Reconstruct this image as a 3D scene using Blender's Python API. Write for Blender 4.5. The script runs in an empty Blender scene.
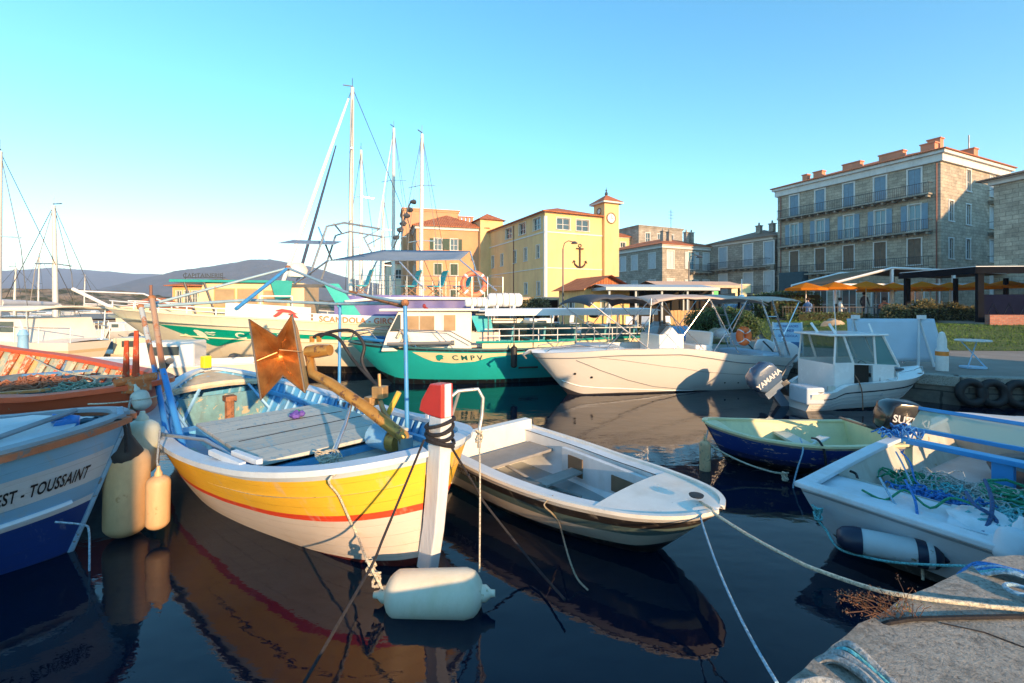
import bpy, bmesh, math, random
import numpy as np
from mathutils import Vector, Matrix, noise
random.seed(7)
R = math.radians
C = bpy.context.scene.collection
SC = bpy.context.scene

# ------------------------------------------------------------ camera
HZ, F, H = 303.0, 455.0, 2.2
cam = bpy.data.cameras.new('camera'); camo = bpy.data.objects.new('camera', cam); C.objects.link(camo)
camo.location = (0, 0, H); camo.rotation_euler = (R(90), 0, 0)
cam.sensor_width = 36; cam.lens = F / 1024 * 36; cam.shift_y = -(341.5 - HZ) / 1024
cam.clip_start = 0.05; cam.clip_end = 20000
SC.camera = camo

# ------------------------------------------------------------ world, sun, exposure
AZ, EL = 32.0, 13.0                       # sun behind the camera, to the right; degrees
sdir = Vector((math.sin(R(AZ)) * math.cos(R(EL)), -math.cos(R(AZ)) * math.cos(R(EL)), math.sin(R(EL))))
w = bpy.data.worlds.new('World'); SC.world = w; w.use_nodes = True
nt = w.node_tree; nt.nodes.clear()
sky = nt.nodes.new('ShaderNodeTexSky'); sky.sky_type = 'NISHITA'; sky.sun_disc = False
sky.sun_elevation = R(EL); sky.sun_rotation = R(180 - AZ)
sky.altitude = 0; sky.air_density = 1.0; sky.dust_density = 0.05; sky.ozone_density = 2.0
hsv = nt.nodes.new('ShaderNodeHueSaturation'); hsv.inputs['Hue'].default_value = 0.484; hsv.inputs['Saturation'].default_value = 1.27; hsv.inputs['Value'].default_value = 0.88
bg = nt.nodes.new('ShaderNodeBackground'); bg.inputs['Strength'].default_value = 0.15
wo = nt.nodes.new('ShaderNodeOutputWorld')
nt.links.new(sky.outputs[0], hsv.inputs['Color']); nt.links.new(hsv.outputs[0], bg.inputs['Color']); nt.links.new(bg.outputs[0], wo.inputs['Surface'])
sun = bpy.data.lights.new('sun', 'SUN'); sun.energy = 3.0; sun.angle = R(0.6); sun.color = (1.0, 0.63, 0.33)
suno = bpy.data.objects.new('sun', sun); C.objects.link(suno)
suno.rotation_euler = sdir.to_track_quat('Z', 'Y').to_euler()
vs = SC.view_settings; vs.view_transform = 'Standard'; vs.look = 'None'; vs.gamma = 1; vs.use_curve_mapping = False
vs.exposure = 1.62
SC.cycles.max_bounces = 7; SC.cycles.diffuse_bounces = 3; SC.cycles.glossy_bounces = 4; SC.cycles.transmission_bounces = 5
SC.cycles.transparent_max_bounces = 8; SC.cycles.caustics_reflective = False; SC.cycles.caustics_refractive = False
SC.cycles.use_denoising = True; SC.cycles.sample_clamp_indirect = 5

# ------------------------------------------------------------ mesh builder
def catmull(pts, t):
    xs = [p[0] for p in pts]; ys = [p[1] for p in pts]
    if t <= xs[0]: return ys[0]
    if t >= xs[-1]: return ys[-1]
    i = max(j for j in range(len(xs)) if xs[j] <= t); i = min(i, len(xs) - 2)
    def m(j):
        if j == 0: return (ys[1] - ys[0]) / (xs[1] - xs[0])
        if j == len(xs) - 1: return (ys[-1] - ys[-2]) / (xs[-1] - xs[-2])
        a = (ys[j] - ys[j-1]) / (xs[j] - xs[j-1]); b = (ys[j+1] - ys[j]) / (xs[j+1] - xs[j])
        return 0 if a * b <= 0 else 2 * a * b / (a + b)
    h = xs[i+1] - xs[i]; s = (t - xs[i]) / h
    return ((2*s**3 - 3*s**2 + 1) * ys[i] + (s**3 - 2*s**2 + s) * h * m(i) + (-2*s**3 + 3*s**2) * ys[i+1] + (s**3 - s**2) * h * m(i+1))

class MB:
    def __init__(s): s.v = []; s.f = []; s.uv = {}; s.mi = {}
    def add(s, vs_, fs_, M=None, uvs=None, mi=0):
        o = len(s.v)
        for p in vs_:
            p = Vector(p); s.v.append(M @ p if M is not None else p)
        for k, f in enumerate(fs_):
            if uvs is not None: s.uv[len(s.f)] = [uvs[i] for i in f]
            if mi: s.mi[len(s.f)] = mi
            s.f.append([i + o for i in f])
        return s
    def box(s, c, d, rz=0, M=None, mi=0, rx=0, ry=0):
        x, y, z = d[0]/2, d[1]/2, d[2]/2
        T = Matrix.Translation(c) @ Matrix.Rotation(rz, 4, 'Z') @ Matrix.Rotation(ry, 4, 'Y') @ Matrix.Rotation(rx, 4, 'X')
        if M is not None: T = M @ T
        return s.add([(-x,-y,-z),(x,-y,-z),(x,y,-z),(-x,y,-z),(-x,-y,z),(x,-y,z),(x,y,z),(-x,y,z)],
                     [(0,3,2,1),(4,5,6,7),(0,1,5,4),(1,2,6,5),(2,3,7,6),(3,0,4,7)], T, mi=mi)
    def bx(s, x0, x1, y0, y1, z0, z1, mi=0):
        return s.box(((x0+x1)/2, (y0+y1)/2, (z0+z1)/2), (x1-x0, y1-y0, z1-z0), mi=mi)
    def tube(s, pts, r, n=6, caps=True, closed=False, mi=0, flat=1.0):
        pts = [Vector(p) for p in pts]; m = len(pts)
        rs = r if isinstance(r, (list, tuple)) else [r] * m
        ring = []; up = None
        for i, p in enumerate(pts):
            a = pts[(i-1) % m] if (i > 0 or closed) else p; b = pts[(i+1) % m] if (i < m-1 or closed) else p
            d = (b - a)
            d = d.normalized() if d.length > 1e-9 else Vector((0,0,1))
            if up is None: up = Vector((0,0,1)) if abs(d.z) < 0.9 else Vector((1,0,0))
            sd = d.cross(up)
            if sd.length < 1e-6: sd = d.cross(Vector((0.3,1,0.2)))
            sd.normalize(); up = sd.cross(d).normalized()
            for k in range(n):
                an = 2*math.pi*k/n
                ring.append(p + sd*math.cos(an)*rs[i] + up*math.sin(an)*rs[i]*flat)
        fs = []
        for i in range(m if closed else m-1):
            j = (i+1) % m
            for k in range(n):
                k2 = (k+1) % n
                fs.append((i*n+k, i*n+k2, j*n+k2, j*n+k))
        if caps and not closed:
            fs.append(tuple(range(n-1, -1, -1))); fs.append(tuple((m-1)*n+k for k in range(n)))
        return s.add(ring, fs, mi=mi)
    def lathe(s, prof, c=(0,0,0), n=16, M=None, mi=0):
        vs_ = []; fs = []
        for (r, z) in prof:
            for k in range(n):
                a = 2*math.pi*k/n; vs_.append((c[0]+r*math.cos(a), c[1]+r*math.sin(a), c[2]+z))
        for i in range(len(prof)-1):
            for k in range(n):
                k2 = (k+1) % n; fs.append((i*n+k, i*n+k2, (i+1)*n+k2, (i+1)*n+k))
        if prof[0][0] > 1e-4: fs.append(tuple(range(n-1, -1, -1)))
        if prof[-1][0] > 1e-4: fs.append(tuple((len(prof)-1)*n+k for k in range(n)))
        return s.add(vs_, fs, M, mi=mi)
    def prism(s, poly, z0, z1, M=None, mi=0):
        n = len(poly)
        return s.add([(x,y,z0) for x,y in poly] + [(x,y,z1) for x,y in poly],
                     [tuple(range(n-1,-1,-1)), tuple(range(n,2*n))] + [(i,(i+1)%n,n+(i+1)%n,n+i) for i in range(n)], M, mi=mi)
    def grid(s, rows, uvs=None, flip=False, mi=0):
        n = len(rows[0]); vs_ = [p for r in rows for p in r]
        fs = []
        for i in range(len(rows)-1):
            for k in range(n-1):
                f = (i*n+k, i*n+k+1, (i+1)*n+k+1, (i+1)*n+k)
                fs.append(f[::-1] if flip else f)
        return s.add(vs_, fs, uvs=[u for r in uvs for u in r] if uvs else None, mi=mi)
    def blob(s, c, d, n=10, m=7, jit=0.0, M=None, mi=0, seed=0):
        vs_ = []; fs = []
        for i in range(m+1):
            ph = math.pi*i/m
            for k in range(n):
                a = 2*math.pi*k/n
                q = Vector((math.sin(ph)*math.cos(a), math.sin(ph)*math.sin(a), -math.cos(ph)))
                j = 1 + jit*noise.noise(q*1.7 + Vector((seed*3.1, seed, 0)))
                vs_.append((c[0]+q.x*d[0]*j, c[1]+q.y*d[1]*j, c[2]+q.z*d[2]*j))
        for i in range(m):
            for k in range(n):
                k2 = (k+1) % n; fs.append((i*n+k, i*n+k2, (i+1)*n+k2, (i+1)*n+k))
        return s.add(vs_, fs, M, mi=mi)
    def build(s, name, mats, parent=None, smooth=None, loc=None, rz=0, bevel=0, weld=False, fixn=True):
        me = bpy.data.meshes.new(name)
        me.from_pydata([tuple(p) for p in s.v], [], s.f)
        if not isinstance(mats, (list, tuple)): mats = [mats]
        for m in mats: me.materials.append(m)
        for i, k in s.mi.items(): me.polygons[i].material_index = k
        uvl = me.uv_layers.new(name='UVMap'); data = [0.0] * (2 * len(me.loops))
        for pi, p in enumerate(me.polygons):
            ex = s.uv.get(pi)
            if ex is None:
                n = p.normal; ax = max(range(3), key=lambda q: abs(n[q]))
            for j, li in enumerate(p.loop_indices):
                if ex is not None: u, v_ = ex[j][0], ex[j][1]
                else:
                    co = me.vertices[me.loops[li].vertex_index].co
                    if ax == 2: u, v_ = co.x, co.y
                    elif ax == 0: u, v_ = co.y, co.z
                    else: u, v_ = co.x, co.z
                data[2*li] = u; data[2*li+1] = v_
        uvl.data.foreach_set('uv', data)
        if weld or fixn:
            bm = bmesh.new(); bm.from_mesh(me)
            if weld: bmesh.ops.remove_doubles(bm, verts=bm.verts, dist=0.0004)
            if fixn: bmesh.ops.recalc_face_normals(bm, faces=bm.faces)
            bm.to_mesh(me); bm.free()
        if smooth is not None:
            me.polygons.foreach_set('use_smooth', [True] * len(me.polygons)); me.set_sharp_from_angle(angle=R(smooth))
        me.update()
        o = bpy.data.objects.new(name, me); C.objects.link(o)
        if parent is not None: o.parent = parent
        if loc is not None: o.location = loc
        o.rotation_euler.z = rz
        if bevel:
            b = o.modifiers.new('bevel', 'BEVEL'); b.width = bevel; b.segments = 2; b.limit_method = 'ANGLE'; b.angle_limit = R(40)
        return o

def tag(o, label=None, cat=None, group=None, kind=None):
    if label: o['label'] = label
    if cat: o['category'] = cat
    if group: o['group'] = group
    if kind: o['kind'] = kind
    return o
def thing(name, label, cat, loc=(0,0,0), rz=0, group=None):
    o = bpy.data.objects.new(name, None); C.objects.link(o); o.empty_display_size = 0.2
    o.location = loc; o.rotation_euler = (0, 0, rz)
    return tag(o, label, cat, group)
def kids(o): return [c for c in bpy.data.objects if c.parent == o]
def copy_tree(o, parent=None):
    c = o.copy(); C.objects.link(c); c.parent = parent
    for ch in kids(o): copy_tree(ch, c)
    return c
def px(x, y, Y): return Vector(((x-512)/F*Y, Y, H-(y-HZ)/F*Y))

def textdata(body, size=1.0, shear=0.0, spacing=1.0):
    cu = bpy.data.curves.new('tmp_text', 'FONT'); cu.body = body; cu.size = size; cu.shear = shear; cu.space_character = spacing
    cu.resolution_u = 3; cu.offset = size*.022
    ob = bpy.data.objects.new('tmp_text', cu); C.objects.link(ob)
    dg = bpy.context.evaluated_depsgraph_get()
    me = bpy.data.meshes.new_from_object(ob.evaluated_get(dg))
    v = [(p.co.x, p.co.y) for p in me.vertices]; f = [tuple(p.vertices) for p in me.polygons]
    bpy.data.objects.remove(ob); bpy.data.curves.remove(cu); bpy.data.meshes.remove(me)
    return v, f
def flat_text(body, size, mat, parent, M, name='lettering', bold=0.0, spacing=1.0):
    v, f = textdata(body, size, spacing=spacing)
    cx = (min(p[0] for p in v) + max(p[0] for p in v)) / 2
    mb = MB(); mb.add([(p[0]-cx, 0, p[1]) for p in v], f, M)
    return mb.build(name, mat, parent, fixn=False)

# ------------------------------------------------------------ materials
def newmat(name):
    m = bpy.data.materials.new(name); m.use_nodes = True; t = m.node_tree
    return m, t, t.nodes['Principled BSDF']
def N(t, typ, **kw):
    n = t.nodes.new(typ)
    for k, v in kw.items():
        if k in n.inputs: n.inputs[k].default_value = v
        else: setattr(n, k, v)
    return n
def c4(c): return (c[0], c[1], c[2], 1)
def noise_node(t, scale, detail=4, rough=0.6, coord='Object', stretch=None, dist=0):
    tc = N(t, 'ShaderNodeTexCoord'); n = N(t, 'ShaderNodeTexNoise'); n.inputs['Scale'].default_value = scale
    n.inputs['Detail'].default_value = detail; n.inputs['Roughness'].default_value = rough; n.inputs['Distortion'].default_value = dist
    if stretch:
        mp = N(t, 'ShaderNodeMapping'); mp.inputs['Scale'].default_value = stretch
        t.links.new(tc.outputs[coord], mp.inputs[0]); t.links.new(mp.outputs[0], n.inputs[0])
    else: t.links.new(tc.outputs[coord], n.inputs[0])
    return n
def ramp(t, fac, stops, interp='LINEAR'):
    r = N(t, 'ShaderNodeValToRGB'); cr = r.color_ramp; cr.interpolation = interp
    while len(cr.elements) > 1: cr.elements.remove(cr.elements[-1])
    cr.elements[0].position = stops[0][0]; cr.elements[0].color = c4(stops[0][1]) if hasattr(stops[0][1], '__len__') else (stops[0][1],)*3+(1,)
    for p, c in stops[1:]:
        e = cr.elements.new(p); e.color = c4(c) if hasattr(c, '__len__') else (c,)*3+(1,)
    if fac is not None: t.links.new(fac, r.inputs[0])
    return r
def mix(t, fac, a, b, mode='MIX'):
    m = N(t, 'ShaderNodeMix'); m.data_type = 'RGBA'; m.blend_type = mode
    if hasattr(fac, 'is_linked'): t.links.new(fac, m.inputs[0])
    else: m.inputs[0].default_value = fac
    for s, i in ((a, 6), (b, 7)):
        if hasattr(s, 'is_linked'): t.links.new(s, m.inputs[i])
        else: m.inputs[i].default_value = c4(s)
    return m.outputs[2]
def bump(t, b, fac, strength=0.3, dist=0.01):
    n = N(t, 'ShaderNodeBump'); n.inputs['Strength'].default_value = strength; n.inputs['Distance'].default_value = dist
    t.links.new(fac, n.inputs['Height']); t.links.new(n.outputs[0], b.inputs['Normal']); return n
_mc = {}
def M_(name, col, rough=0.5, var=0.15, vs_=3.0, wear=None, wamt=0.5, wscale=14, metal=0.0, bmp=0.15, bscale=40, stretch=None, coat=0, spec=0.5, dirt=None):
    """painted / plain surface: tone variation, optional chipped layer underneath, fine bump"""
    if name in _mc: return _mc[name]
    m, t, b = newmat(name)
    n1 = noise_node(t, vs_, 5, 0.65, stretch=stretch)
    lo = [x*(1-var) for x in col]; hi = [min(1, x*(1+var)) for x in col]
    out = ramp(t, n1.outputs[0], [(0.3, lo), (0.7, hi)]).outputs[0]
    if dirt:
        n3 = noise_node(t, 1.3, 6, 0.7, stretch=(2, 2, .6)); f3 = ramp(t, n3.outputs[0], [(0.50, 0.0), (0.72, dirt[1])])
        out = mix(t, f3.outputs[0], out, dirt[0])
    if wear:
        n2 = noise_node(t, wscale, 8, 0.72, stretch=stretch, dist=0.4)
        f = ramp(t, n2.outputs[0], [(wamt, 0.0), (wamt+0.035, 1.0)])
        out = mix(t, f.outputs[0], out, wear)
    t.links.new(out, b.inputs['Base Color'])
    b.inputs['Metallic'].default_value = metal; b.inputs['Specular IOR Level'].default_value = spec if rough < .65 else min(spec, .15)
    rr = ramp(t, n1.outputs[0], [(0.3, max(0.02, rough*0.8)), (0.7, min(1, rough*1.2))]); t.links.new(rr.outputs[0], b.inputs['Roughness'])
    if coat: b.inputs['Coat Weight'].default_value = coat; b.inputs['Coat Roughness'].default_value = 0.08
    if bmp:
        nb = noise_node(t, bscale, 4, 0.6, stretch=stretch); bump(t, b, nb.outputs[0], bmp, 0.01)
    _mc[name] = m
    return m
def glass_mat(name, tint=(0.5,0.6,0.6), alpha=0.35, rough=0.05):
    if name in _mc: return _mc[name]
    m, t, b = newmat(name); b.inputs['Base Color'].default_value = c4(tint); b.inputs['Roughness'].default_value = rough
    b.inputs['Alpha'].default_value = alpha; b.inputs['Specular IOR Level'].default_value = 0.8
    _mc[name] = m; return m
def hull_mat(name, stripes, wear=None, wamt=0.62, rough=0.35, streak=None, var=0.10, coat=0.0, planks=0):
    """bands follow the sheer: UV v is 0 at the keel and 1 at the rail, UV u is metres along the boat"""
    m, t, b = newmat(name)
    tc = N(t, 'ShaderNodeTexCoord'); sp = N(t, 'ShaderNodeSeparateXYZ'); t.links.new(tc.outputs['UV'], sp.inputs[0])
    wob = noise_node(t, 1.5, 3, 0.5, 'UV', (1, .1, 1)); ma = N(t, 'ShaderNodeMath', operation='MULTIPLY_ADD'); ma.inputs[1].default_value = 0.012
    t.links.new(wob.outputs[0], ma.inputs[0]); t.links.new(sp.outputs[1], ma.inputs[2])
    sb = N(t, 'ShaderNodeMath', operation='SUBTRACT'); sb.inputs[1].default_value = 0.006; t.links.new(ma.outputs[0], sb.inputs[0])
    out = ramp(t, sb.outputs[0], stripes, 'CONSTANT').outputs[0]
    n1 = noise_node(t, 2.5, 6, 0.7, 'UV', (1, 3, 1)); g = ramp(t, n1.outputs[0], [(0.3, 1-var), (0.7, 1+0*var)])
    out = mix(t, 1.0, out, g.outputs[0], 'MULTIPLY')
    if streak:
        n3 = noise_node(t, 7, 5, 0.7, 'UV', (1.5, 0.5, 1)); f3 = ramp(t, n3.outputs[0], [(0.56, 0.0), (0.78, 0.75)])
        out = mix(t, f3.outputs[0], out, streak)
    if wear:
        n2 = noise_node(t, 5, 9, 0.75, 'UV', (1, 2.0, 1), 0.5); f = ramp(t, n2.outputs[0], [(wamt, 0.0), (wamt+0.03, 1.0)])
        out = mix(t, f.outputs[0], out, wear)
    t.links.new(out, b.inputs['Base Color']); b.inputs['Roughness'].default_value = rough
    if coat: b.inputs['Coat Weight'].default_value = coat
    nb = noise_node(t, 9, 5, 0.6, 'UV', (.4, 2.5, 1)); hgt = nb.outputs[0]
    if planks:
        mu = N(t, 'ShaderNodeMath', operation='MULTIPLY'); mu.inputs[1].default_value = planks; t.links.new(ma.outputs[0], mu.inputs[0]); fr = N(t, 'ShaderNodeMath', operation='FRACT'); t.links.new(mu.outputs[0], fr.inputs[0])
        sm = ramp(t, fr.outputs[0], [(0.0, 0.0), (0.05, 1.0), (0.97, 1.0), (1.0, 0.0)]); nn = noise_node(t, 3, 4, .7, 'UV', (1, 6, 1)); ff = ramp(t, nn.outputs[0], [(.40, 0.0), (.62, .55)])
        dk = mix(t, ff.outputs[0], (1,1,1), sm.outputs[0]); out2 = mix(t, 0.75, out, dk, 'MULTIPLY')
        sc = noise_node(t, 26, 7, .8, 'UV', (.35, 4, 1)); s2 = ramp(t, sc.outputs[0], [(.60, 0.0), (.70, .55)]); out2 = mix(t, s2.outputs[0], out2, [.28,.24,.19])
        t.links.new(out2, b.inputs['Base Color'])
        ah = N(t, 'ShaderNodeMath', operation='MULTIPLY_ADD'); ah.inputs[1].default_value = .8; t.links.new(sm.outputs[0], ah.inputs[0]); t.links.new(nb.outputs[0], ah.inputs[2]); hgt = ah.outputs[0]
    bump(t, b, hgt, 0.2 if planks else 0.12, 0.012)
    return m
def brick_mat(name, c1, c2, mortar, sc=1.0, w_=0.55, h_=0.24, grime=None, ms=0.018):
    m, t, b = newmat(name)
    tc = N(t, 'ShaderNodeTexCoord'); br = N(t, 'ShaderNodeTexBrick')
    wn = noise_node(t, 2.0, 2, 0.5, 'UV'); va = N(t, 'ShaderNodeVectorMath', operation='MULTIPLY_ADD')
    va.inputs[1].default_value = (0.10, 0.06, 0); t.links.new(wn.outputs['Color'], va.inputs[0]); t.links.new(tc.outputs['UV'], va.inputs[2])
    t.links.new(va.outputs[0], br.inputs['Vector'])
    br.inputs['Scale'].default_value = sc; br.inputs['Brick Width'].default_value = w_; br.inputs['Row Height'].default_value = h_
    br.inputs['Mortar Size'].default_value = ms; br.inputs['Mortar Smooth'].default_value = 0.3; br.inputs['Bias'].default_value = -0.1
    br.inputs['Color1'].default_value = c4(c1); br.inputs['Color2'].default_value = c4(c2); br.inputs['Mortar'].default_value = c4(mortar)
    n1 = noise_node(t, 1.1, 6, 0.7, 'UV'); g = ramp(t, n1.outputs[0], [(0.3, 0.62), (0.7, 1.15)])
    out = mix(t, 1.0, br.outputs[0], g.outputs[0], 'MULTIPLY')
    n4 = noise_node(t, 9, 5, 0.7, 'UV'); g4 = ramp(t, n4.outputs[0], [(0.3, 0.75), (0.7, 1.2)])
    out = mix(t, 1.0, out, g4.outputs[0], 'MULTIPLY')
    t.links.new(out, b.inputs['Base Color']); b.inputs['Roughness'].default_value = 0.9
    bump(t, b, out, 0.5, 0.03); return m
def stucco(name, col, stain=None, var=0.1):
    m, t, b = newmat(name)
    n1 = noise_node(t, 0.5, 7, 0.7); out = ramp(t, n1.outputs[0], [(0.3, [x*(1-var) for x in col]), (0.7, [min(1, x*(1+var)) for x in col])]).outputs[0]
    n2 = noise_node(t, 0.9, 8, 0.75, stretch=(1, 1, .25)); f = ramp(t, n2.outputs[0], [(0.48, 0.0), (0.72, 0.8)])
    out = mix(t, f.outputs[0], out, stain or [x*0.6 for x in col])
    t.links.new(out, b.inputs['Base Color']); b.inputs['Roughness'].default_value = 0.9
    nb = noise_node(t, 25, 4, 0.6); bump(t, b, nb.outputs[0], 0.25, 0.02); return m
def tile_mat(name, c1, c2, c3):
    m, t, b = newmat(name)
    tc = N(t, 'ShaderNodeTexCoord'); wv = N(t, 'ShaderNodeTexWave'); wv.inputs['Scale'].default_value = 1.6; wv.bands_direction = 'X'
    t.links.new(tc.outputs['UV'], wv.inputs[0])
    n1 = noise_node(t, 2.2, 6, 0.75, 'UV', (1, .6, 1)); out = ramp(t, n1.outputs[0], [(0.3, c1), (0.5, c2), (0.72, c3)]).outputs[0]
    g = ramp(t, wv.outputs[0], [(0.0, 0.5), (0.5, 1.0)]); out = mix(t, 0.8, out, g.outputs[0], 'MULTIPLY')
    t.links.new(out, b.inputs['Base Color']); b.inputs['Roughness'].default_value = 0.85
    bump(t, b, wv.outputs[0], 0.8, 0.06); return m
def rope_mat(name, col, col2=None):
    if name in _mc: return _mc[name]
    m, t, b = newmat(name)
    n = noise_node(t, 70, 3, 0.6); out = ramp(t, n.outputs[0], [(0.35, col2 or [x*0.45 for x in col]), (0.6, col)])
    t.links.new(out.outputs[0], b.inputs['Base Color']); b.inputs['Roughness'].default_value = 0.85
    bump(t, b, n.outputs[0], 0.7, 0.01); _mc[name] = m; return m
def plank_mat(name, c1, c2, gap=(0.03,0.03,0.03), pw=0.14, axis='X', wear=None):
    """boards running along local x (axis X) or y"""
    m, t, b = newmat(name)
    tc = N(t, 'ShaderNodeTexCoord'); sp = N(t, 'ShaderNodeSeparateXYZ'); t.links.new(tc.outputs['Object'], sp.inputs[0])
    dv = N(t, 'ShaderNodeMath', operation='DIVIDE'); t.links.new(sp.outputs[1 if axis == 'X' else 0], dv.inputs[0]); dv.inputs[1].default_value = pw
    fr = N(t, 'ShaderNodeMath', operation='FRACT'); t.links.new(dv.outputs[0], fr.inputs[0])
    fl = N(t, 'ShaderNodeMath', operation='FLOOR'); t.links.new(dv.outputs[0], fl.inputs[0])
    wn = N(t, 'ShaderNodeTexWhiteNoise', noise_dimensions='1D'); t.links.new(fl.outputs[0], wn.inputs['W'])
    n1 = noise_node(t, 5, 8, 0.75, stretch=(.35, 3, 3) if axis == 'X' else (3, .35, 3), dist=0.3)
    ad = N(t, 'ShaderNodeMath', operation='MULTIPLY_ADD'); ad.inputs[1].default_value = 0.25; t.links.new(wn.outputs[0], ad.inputs[0]); t.links.new(n1.outputs[0], ad.inputs[2])
    out = ramp(t, ad.outputs[0], [(0.4, c1), (0.85, c2)]).outputs[0]
    if wear:
        n2 = noise_node(t, 12, 8, 0.75, stretch=(.5, 1.5, 1.5)); f = ramp(t, n2.outputs[0], [(0.55, 0.0), (0.60, 1.0)]); out = mix(t, f.outputs[0], out, wear)
    g = ramp(t, fr.outputs[0], [(0.0, 1.0), (0.04, 0.0)]); out = mix(t, g.outputs[0], out, gap)
    t.links.new(out, b.inputs['Base Color']); b.inputs['Roughness'].default_value = 0.75
    bump(t, b, out, 0.4, 0.01); return m

WHITE = M_('white_paint', (.70,.70,.68), .35, .05, 4, coat=.2, bmp=.03)
OFFW = M_('worn_white_paint', (.72,.72,.70), .5, .1, 5, wear=(.35,.30,.26), wamt=.66, wscale=10)
BLACK = M_('black_rubber', (.015,.015,.017), .6, .3, 8, bmp=.2)
STEEL = M_('stainless_tube', (.62,.62,.62), .25, .1, 5, metal=.9, bmp=.02)
DKMETAL = M_('dark_metal', (.08,.085,.09), .4, .2, metal=.4)
GLASSD = glass_mat('dark_window_glass', (.05,.07,.08), .88)
ROPEW = rope_mat('cream_rope', (.66,.60,.46)); ROPEG = rope_mat('grey_rope', (.34,.37,.38)); ROPEK = rope_mat('black_rope', (.02,.02,.025))
ROPEB = rope_mat('blue_rope', (.03,.22,.62)); ROPEC = rope_mat('cyan_rope', (.13,.50,.56)); ROPEN = rope_mat('green_rope', (.02,.30,.16)); ROPEL = rope_mat('pale_blue_rope', (.30,.50,.66))
RUST = M_('rusty_steel', (.30,.14,.07), .8, .4, 9, wear=(.12,.06,.04), wamt=.55)

def sag(a, b, s, n=16):
    a = Vector(a); b = Vector(b)
    return [a.lerp(b, i/n) - Vector((0, 0, 4*s*(i/n)*(1-i/n))) for i in range(n+1)]
# ============================================================ SETTING
# water: one sheet to the horizon
def water():
    m, t, b = newmat('harbour_water')
    b.inputs['Base Color'].default_value = (0.0006, 0.007, 0.020, 1); b.inputs['Roughness'].default_value = 0.015; b.inputs['IOR'].default_value = 1.33
    n1 = noise_node(t, 0.9, 3, 0.5, stretch=(1, 1.6, 1)); n2 = noise_node(t, 7.0, 3, 0.55, stretch=(1, 1.4, 1))
    ad = N(t, 'ShaderNodeMath', operation='MULTIPLY_ADD'); ad.inputs[1].default_value = 0.14
    t.links.new(n2.outputs[0], ad.inputs[0]); t.links.new(n1.outputs[0], ad.inputs[2])
    bump(t, b, ad.outputs[0], 0.20, 0.05)
    mb = MB(); S = 9000
    mb.add([(-S,-S,0),(S,-S,0),(S,S,0),(-S,S,0)], [(0,1,2,3)])
    o = mb.build('water', m, fixn=False); tag(o, kind='structure')
water()
# sea/harbour bed is not seen; quays
QZ = 0.72
concrete = None
def quay_mat():
    m, t, b = newmat('rough_concrete')
    n1 = noise_node(t, 1.6, 7, 0.7); n2 = noise_node(t, 45, 6, 0.75); n3 = noise_node(t, 120, 3, .6)
    a = ramp(t, n1.outputs[0], [(0.3, (.25,.24,.21)), (0.7, (.44,.42,.37))]).outputs[0]
    g = ramp(t, n2.outputs[0], [(0.33, 0.35), (0.45, .9), (0.68, 1.35)]); a = mix(t, 1.0, a, g.outputs[0], 'MULTIPLY')
    f = ramp(t, n1.outputs[0], [(0.55, 0.0), (0.62, .5)]); a = mix(t, f.outputs[0], a, (.14,.15,.13))
    n5 = noise_node(t, 4.5, 8, .8, dist=.6); f5 = ramp(t, n5.outputs[0], [(.52,0.0),(.60,.55)]); a = mix(t, f5.outputs[0], a, (.13,.12,.10)); n6 = noise_node(t, 7, 6, .8); f6 = ramp(t, n6.outputs[0], [(.62,0.0),(.66,.6)]); a = mix(t, f6.outputs[0], a, (.50,.48,.43))
    t.links.new(a, b.inputs['Base Color']); b.inputs['Roughness'].default_value = .92
    bump(t, b, n2.outputs[0], .9, .02); return m
CONC = quay_mat()
def near_quay():
    # quay edge passes lower right: from below the frame up to the right
    e = [(-9,-2.2),(-3.0,-1.0),(-.2,0.75),(0.72,1.45),(1.08,1.79),(1.385,1.99),(1.93,2.28),(2.39,2.49),(2.79,2.66),(3.5,2.75),(6,3.2),(14,3.6)]
    top = []; low = []
    pts = []
    for i in range(len(e)-1):
        n = 10
        for k in range(n):
            s = k/n; p = Vector((e[i][0]*(1-s)+e[i+1][0]*s, e[i][1]*(1-s)+e[i+1][1]*s, 0)); pts.append(p)
    pts.append(Vector((14,3.6,0)))
    rows = []
    for p in pts:
        j = 0.02*noise.noise(p*3.1) + .012*noise.noise(p*9)
        y = p.y + j
        r = [(p.x, y+.01, -1.0), (p.x, y+.012, 0.2), (p.x, y, QZ-.03), (p.x, y-.012, QZ-.002)]
        for d in (.09, .25, .6, 1.2, 3, 8, 20): r.append((p.x, y-d, QZ + .005*noise.noise(Vector((p.x*2, (y-d)*2, 0))) + .003*noise.noise(Vector((p.x*9, (y-d)*9, 3)))))
        rows.append(r)
    mb = MB(); mb.grid(rows)
    o = mb.build('near_quay', CONC, smooth=25); tag(o, kind='structure')
    # construction joint with an iron edge strip crossing the slab
    j = MB(); j.tube([(1.66,2.11,QZ-.03),(1.74,2.10,QZ+.006),(1.86,2.12,QZ+.008),(2.1,2.13,QZ+.008),(2.45,2.14,QZ+.008),(3.4,2.17,QZ+.006)], .016, 6, flat=.5)
    o = j.build('joint_strip', M_('tarred_iron', (.035,.03,.028), .7, .3, 8, bmp=.5)); tag(o, kind='structure')
near_quay()
mb = MB(); mb.tube([(1.98,2.10,QZ+.003),(2.12,2.04,QZ+.003),(2.2,1.95,QZ+.003),(2.33,1.90,QZ+.003),(2.4,1.8,QZ+.003)], .005, 4, flat=.6); tag(mb.build('concrete_crack', M_('tarred_iron', (.035,.03,.028), .7, .3, 8, bmp=.5)), kind='structure')

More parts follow.
